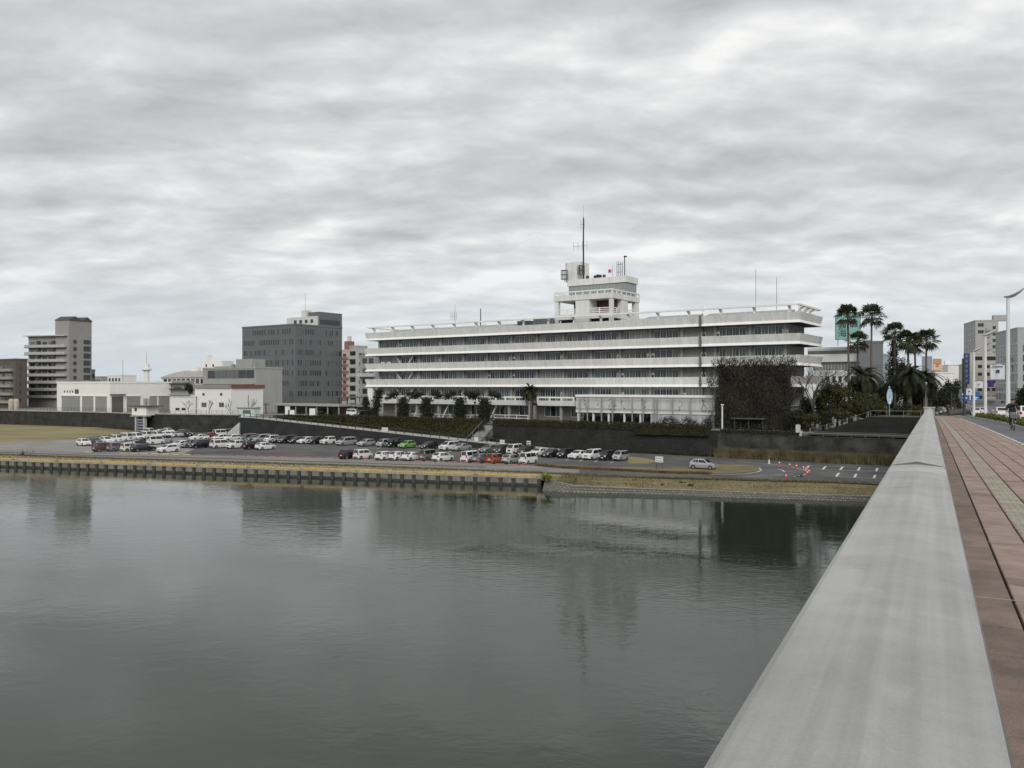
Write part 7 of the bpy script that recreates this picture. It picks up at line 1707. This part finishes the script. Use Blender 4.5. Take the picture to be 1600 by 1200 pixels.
# oval river name sign
d = 141.5; x, y = at(1390, d); z0 = 9.2; r = thing('river_sign', 'oval pale blue river name sign on a pole beside the bridge', 'sign', (x, y, z0)); zc = zat(619.5, d); f = Fr((x, y), unit(.995, -.1), unit(.1, .995))
part(MB().tube([(x, y + .08, z0), (x, y + .08, zc + 1.2)], .07, 7), 'pole', M_steel, r)
def oval(rx, rz_o, b0, b1, m, nm):
    mm = MB(); pts = [(f.p(rx * math.cos(k * math.pi / 12), b0), zc + rz_o * math.sin(k * math.pi / 12)) for k in range(24)]; p2 = [(f.p(rx * math.cos(k * math.pi / 12), b1), zc + rz_o * math.sin(k * math.pi / 12)) for k in range(24)]
    mm.hexa([(*p, z) for p, z in pts], [(*p, z) for p, z in p2]); part(mm, nm, m, r)
oval(.5, 1.38, -.03, .05, mat('oval_blue', (.16, .30, .42), .6), 'rim'); oval(.42, 1.28, -.06, -.031, mat('oval_pale', (.56, .66, .72), .6), 'face')
q = f.p(0, -.065)
for k, ch in enumerate('大淀川'): text_part(ch, .78, r, (q.x, q.y, zc + .72 - .72 * k), f.d1, None, mat('oval_ink', (.03, .10, .25), .6), 'lettering', .01)
part(MB().lathe([(.12, zc + 1.35), (.2, zc + 1.5), (.08, zc + 1.75), (.0, zc + 1.8)], (x, y + .08), 8), 'finial', M_steel, r)
# pale lamp globe post by the bridge end
x, y = at(1446.5, 150); zb6 = 9.2; r = thing('park_lamp', 'slim pale park lamp beside the bridge end', 'lamp', (x, y, zb6)); part(MB().tube([(x, y, zb6), (x, y, zat(602, 150))], [.12, .08], 8), 'pole', mat('pale_post', (.36, .35, .32), .8), r); zt = zat(600, 150); part(MB().lathe([(.08, zt - .3), (.25, zt), (.18, zt + .3), (.03, zt + .38)], (x, y), 8), 'globe', M_lampw, r)
# ================================================================ PEOPLE
def figure(name, label, root, joints, edges, radii, regions, mats, extra=None, sub=1):
    "continuous skinned body; regions: edge index -> material index"
    me = bpy.data.meshes.new('sk'); me.from_pydata(joints, edges, []); ob = bpy.data.objects.new('sk', me); COL.objects.link(ob)
    ob.modifiers.new('s', 'SKIN'); sv = me.skin_vertices[0].data
    for i, r in enumerate(radii): sv[i].radius = (r, r) if not isinstance(r, tuple) else r
    sv[0].use_root = True
    ss_ = ob.modifiers.new('u', 'SUBSURF'); ss_.levels = sub; ss_.render_levels = sub
    dg = bpy.context.evaluated_depsgraph_get(); m2 = bpy.data.meshes.new_from_object(ob.evaluated_get(dg)); bpy.data.objects.remove(ob)
    for m in mats: m2.materials.append(m)
    J = [Vector(j) for j in joints]
    for p in m2.polygons:
        best, bi = 1e9, 0
        for ei, (a, b) in enumerate(edges):
            ab_ = J[b] - J[a]; t = max(0, min(1, (p.center - J[a]).dot(ab_) / max(1e-6, ab_.length_squared))); dd = (p.center - J[a] - ab_ * t).length
            if dd < best: best, bi = dd, ei
        p.material_index = regions[bi]; p.use_smooth = True
    m2.name = 'body'; return link('body', m2, root)
M_skin = mat('skin', (.42, .26, .19), .6); M_jblack = mat('jacket_black', (.016, .016, .018), .85, var=.3, vscale=8); M_trous = mat('trousers_dark', (.03, .03, .035), .9); M_shoe = mat('shoes_pale', (.5, .48, .46), .7); M_hair = mat('hair_black', (.008, .007, .007), .6)
def head_bits(root, c, fwd):
    "hair, eyes, nose, mouth, ears around head centre c facing fwd (local)"
    f = Vector(fwd).normalized(); s = Vector((-f.y, f.x, 0)); u = Vector((0, 0, 1)); c = Vector(c)
    h = MB(); nU, nV = 12, 6; i0 = 0
    for v in range(nV + 1):
        th = (math.pi * .62) * v / nV
        for k in range(nU):
            ph = 2 * math.pi * k / nU; d = f * math.cos(ph) + s * math.sin(ph); cut = .55 if math.cos(ph) > .35 else 1.0
            t2 = th * cut; p = c + u * (.125 * math.cos(t2)) + d * (.102 * math.sin(t2)) - f * .012 + u * .012; h.v.append(tuple(p))
    for v in range(nV):
        for k in range(nU): k2 = (k + 1) % nU; h.f.append((v * nU + k, v * nU + k2, (v + 1) * nU + k2, (v + 1) * nU + k)); h.m.append(0)
    link('hair', h.mesh('hair', M_hair, smooth=True, fix=False), root)
    e = MB()
    for sg in (-1, 1):
        p = c + f * .088 + s * sg * .033 + u * .005; e.box(p.x - .011, p.x + .011, p.y - .011, p.y + .011, p.z - .006, p.z + .006)
    p = c + f * .085 - u * .062; e.box(p.x - .02, p.x + .02, p.y - .012, p.y + .012, p.z - .005, p.z + .005); link('face_features', e.mesh('face_features', M_hair), root)
    n = MB(); p = c + f * .09 - u * .025; n.hexa([tuple(p - s * .016 - u * .02), tuple(p + s * .016 - u * .02), tuple(p + f * .028 - u * .018)], [tuple(p - s * .006 + u * .03), tuple(p + s * .006 + u * .03), tuple(p + f * .006 + u * .03)])
    for sg in (-1, 1): q = c + s * sg * .088 - u * .01; n.box(q.x - .018, q.x + .018, q.y - .018, q.y + .018, q.z - .03, q.z + .03)
    link('nose_and_ears', n.mesh('nose_and_ears', M_skin), root)
def hand(j, e, r, reg, wrist, d, side, mi):
    "palm and five curled fingers appended to the skeleton; d = finger direction, side = thumb side"
    d = Vector(d).normalized(); side = Vector(side).normalized(); dn = d.cross(side).normalized(); w = Vector(j[wrist]); i = len(j)
    j.append(tuple(w + d * .07)); r.append((.032, .02)); e.append((wrist, i)); reg.append(mi)
    for k, (off, l) in enumerate(((.03, .07), (.01, .08), (-.012, .075), (-.032, .06))):
        b = w + d * .085 + side * off; q = len(j); j += [tuple(b), tuple(b + d * l * .5 + dn * .012), tuple(b + d * l * .75 + dn * .045)]; r += [.009, .0085, .007]; e += [(i, q), (q, q + 1), (q + 1, q + 2)]; reg += [mi] * 3
    q = len(j); b = w + d * .03 + side * .035; j += [tuple(b), tuple(b + d * .045 + side * .02 + dn * .02)]; r += [.011, .009]; e += [(wrist, q), (q, q + 1)]; reg += [mi] * 2
# ---- cyclist riding towards the camera: local +x forward, placed on the cycle lane
def bicycle(root):
    W = MB(); 
    def wheel(x, nm):
        t = MB(); R = .33; n = 28
        pts = [(x + R * math.cos(2 * math.pi * k / n), 0, R + R * math.sin(2 * math.pi * k / n)) for k in range(n + 1)]; t.tube(pts, .02, 6); tyre = link(nm, t.mesh('tyre', M_tyre), root)
        s = MB()
        for k in range(14): a = 2 * math.pi * k / 14; s.tube([(x, .02 * (-1) ** k, R), (x + .31 * math.cos(a), 0, R + .31 * math.sin(a))], .0035, 3)
        s.tube([(x, -.05, R), (x, .05, R)], .03, 8); link('spokes', s.mesh('spokes', M_rim), tyre)
    wheel(.55, 'front_wheel'); wheel(-.55, 'rear_wheel')
    fr = MB(); fr.tube([(.33, 0, .90), (-.02, 0, .30)], .018, 6); fr.tube([(.36, 0, .80), (-.12, 0, .42)], .016, 6); fr.tube([(-.02, 0, .30), (-.18, 0, .78)], .017, 6)
    for s in (-1, 1): fr.tube([(-.02, 0, .30), (-.55, .06 * s, .33)], .011, 5); fr.tube([(-.15, 0, .70), (-.55, .06 * s, .33)], .010, 5); fr.tube([(.36, 0, .80), (.40, .05 * s, .66), (.55, .055 * s, .33)], .013, 5)
    fr.tube([(.36, 0, .78), (.30, 0, 1.02)], .015, 6); link('frame', fr.mesh('frame', M_steel), root)
    hb = MB(); hb.tube([(.10, .29, 1.04), (.26, .25, 1.06), (.31, .10, 1.02), (.31, -.10, 1.02), (.26, -.25, 1.06), (.10, -.29, 1.04)], .013, 6); link('handlebar', hb.mesh('handlebar', M_rim), root)
    sd = MB(); sd.hexa([(-.32, -.10, .80), (-.32, .10, .80), (-.05, .03, .82), (-.05, -.03, .82)], [(-.31, -.09, .87), (-.31, .09, .87), (-.04, .025, .86), (-.04, -.025, .86)]); link('saddle', sd.mesh('saddle', M_trim), root)
    bk = MB()
    for k in range(8):
        for s in (-1, 1): y = -.18 + .36 * k / 7; bk.tube([(.52 + (.0 if s < 0 else .24), y * .8, .74), (.50 if s < 0 else .80, y, .98)], .006, 4)
    for k in range(6):
        for s in (-1, 1): x = .50 + .30 * k / 5; bk.tube([(.52 + .24 * k / 5, s * .145, .74), (x, s * .18, .98)], .006, 4)
    for z, a in ((.98, .18), (.90, .172), (.82, .16), (.745, .145)):
        x0, x1 = .50 + (.98 - z) * .08, .80 - (.98 - z) * .16; bk.tube([(x0, -a, z), (x1, -a, z), (x1, a, z), (x0, a, z), (x0, -a, z)], .008, 4)
    bk.box(.53, .75, -.14, .14, .742, .75); bk.box(.56, .74, -.12, .12, .75, .93, 1); link('basket', bk.mesh('basket', [M_steel, mat('bag_grey', (.16, .16, .155), .9)]), root)
    pd = MB(); pd.tube([(.0, -.09, .30), (.12, -.10, .18)], .012, 5); pd.tube([(.0, .09, .30), (-.12, .10, .42)], .012, 5); pd.box(.07, .17, -.20, -.10, .17, .19); pd.box(-.17, -.07, .10, .20, .41, .43); pd.tube([(0, -.09, .3), (0, .09, .3)], .03, 8); link('cranks_and_pedals', pd.mesh('cranks_and_pedals', M_trim), root)
    ft = MB(); ft.box(.40, .48, -.03, .03, .66, .74); link('front_lamp', ft.mesh('front_lamp', M_hl), root)
t_, l_ = 55.4, 4.2; x, y, z = b3(t_, l_, .006); hd = (-TB).normalized(); rzc = math.atan2(hd.y, hd.x) + .04
bike = thing('bicycle', 'city bicycle with a grey front basket ridden towards the viewer', 'bicycle', (x, y, z), rzc); bicycle(bike)
cy = thing('person', 'cyclist in a black jacket and dark trousers riding towards the viewer', 'person', (x, y, z + .02), rzc)
j = [(-.20, 0, .93), (-.16, 0, 1.12), (-.08, 0, 1.34), (-.03, 0, 1.46), (-.01, 0, 1.52), (.01, 0, 1.60), (.02, 0, 1.70)]; r = [(.18, .14), (.195, .15), (.215, .15), (.13, .10), (.06, .06), (.082, .088), (.08, .088)]
e = [(0, 1), (1, 2), (2, 3), (3, 4), (4, 5), (5, 6)]; reg = [2, 1, 1, 1, 0, 0]
for s in (-1, 1):
    i = len(j); j += [(-.04, .19 * s, 1.42), (-.02, .30 * s, 1.20), (.08, .30 * s, 1.07)]; r += [.105, .085, .055]; e += [(3, i), (i, i + 1), (i + 1, i + 2)]; reg += [1, 1, 1]
    hand(j, e, r, reg, i + 2, (.5, -.05 * s, -.15), (0, -s, .2), 0)
for s, kn, an, ft in ((-1, (.20, -.12, .68), (.06, -.14, .26), (.20, -.15, .22)), (1, (.24, .12, .86), (-.12, .14, .50), (.02, .15, .46))):
    i = len(j); j += [(-.16, .09 * s, .90), kn, an, (an[0] - .03, an[1], an[2] - .04), ft]; r += [.105, .072, .048, .045, .04]; e += [(0, i), (i, i + 1), (i + 1, i + 2), (i + 2, i + 3), (i + 3, i + 4)]; reg += [2, 2, 2, 3, 3]
figure('person', '', cy, j, e, r, reg, [M_skin, M_jblack, M_trous, M_shoe]); head_bits(cy, (.02, 0, 1.66), (1, 0, 0))
# ---- standing / walking people
def stander(label, x, y, z, rz, top, bottom, group=None, sit=False):
    root = thing('person', label, 'person', (x, y, z), rz)
    if not sit:
        j = [(0, 0, .92), (0, 0, 1.12), (.01, 0, 1.34), (0, 0, 1.45), (.01, 0, 1.50), (.02, 0, 1.58), (.02, 0, 1.67)]; legs = [((.09, .09, .50), (-.04, .10, .09)), ((-.02, -.09, .49), (-.22, -.10, .12))]; arms = [((-.08, .27, 1.15), (.02, .27, .92)), ((.08, -.27, 1.15), (.16, -.25, .95))]; hip = .88
    else:
        j = [(0, 0, .30), (.04, 0, .48), (.09, 0, .68), (.11, 0, .80), (.12, 0, .85), (.14, 0, .93), (.15, 0, 1.02)]; legs = [((.40, .12, .48), (.42, .12, .09)), ((.40, -.12, .48), (.46, -.12, .09))]; arms = [((.18, .24, .52), (.36, .14, .50)), ((.18, -.24, .52), (.36, -.14, .50))]; hip = .28
    r = [(.145, .115), (.14, .11), (.16, .115), (.09, .08), (.052, .052), (.075, .082), (.073, .082)]; e = [(0, 1), (1, 2), (2, 3), (3, 4), (4, 5), (5, 6)]; reg = [2, 1, 1, 1, 0, 0]
    for s, (el, wr) in zip((1, -1), arms):
        i = len(j); j += [(0 if not sit else .09, .18 * s, 1.40 if not sit else .74), el, wr]; r += [.07, .052, .04]; e += [(3, i), (i, i + 1), (i + 1, i + 2)]; reg += [1, 1, 1]; hand(j, e, r, reg, i + 2, (.25, 0, -1) if not sit else (1, -.2 * s, -.1), (1, 0, .2) if not sit else (0, -s, .2), 0)
    for s, (kn, an) in zip((1, -1), legs):
        i = len(j); j += [(0, .09 * s, hip), kn, an, (an[0] + .02, an[1], an[2] - .035), (an[0] + .16, an[1], an[2] - .045)]; r += [.10, .07, .045, .044, .038]; e += [(0, i), (i, i + 1), (i + 1, i + 2), (i + 2, i + 3), (i + 3, i + 4)]; reg += [2, 2, 2, 3, 3]
    figure('person', '', root, j, e, r, reg, [M_skin, top, bottom, M_trim]); c = j[5]; head_bits(root, (c[0], c[1], c[2] + .045), (1, 0, 0)); return root
x, y, z = b3(139, 2.35, 0); stander('pedestrian in dark clothes walking near the end of the bridge footway', x, y, z + .012, math.atan2(-TB.y, -TB.x), M_jblack, M_trous)
x, y = gp(36.5, 712.3, ZL); zs_ = ZL + .012
stool = thing('folding_stool', 'small folding stool under the seated person on the quay', 'stool', (x, y, zs_)); part(MB().box(x - .17, x + .17, y - .17, y + .17, zs_ + .20, zs_ + .23), 'seat', M_trim, stool)
for sx2 in (-1, 1):
    for sy2 in (-1, 1): part(MB().tube([(x + .15 * sx2, y + .15 * sy2, zs_), (x - .10 * sx2, y + .15 * sy2, zs_ + .20)], .012, 5), 'leg', M_steel, stool)
stander('person in dark clothes sitting by the water at the left', x, y, zs_, math.atan2(-.9, -.3), mat('jacket_grey', (.10, .10, .11), .9), M_trous, sit=True)
x, y = gp(45.5, 712.3, ZL); bk2 = thing('bicycle', 'dark bicycle standing on the quay beside the seated person', 'bicycle', (x, y, zs_), .35); bicycle(bk2)
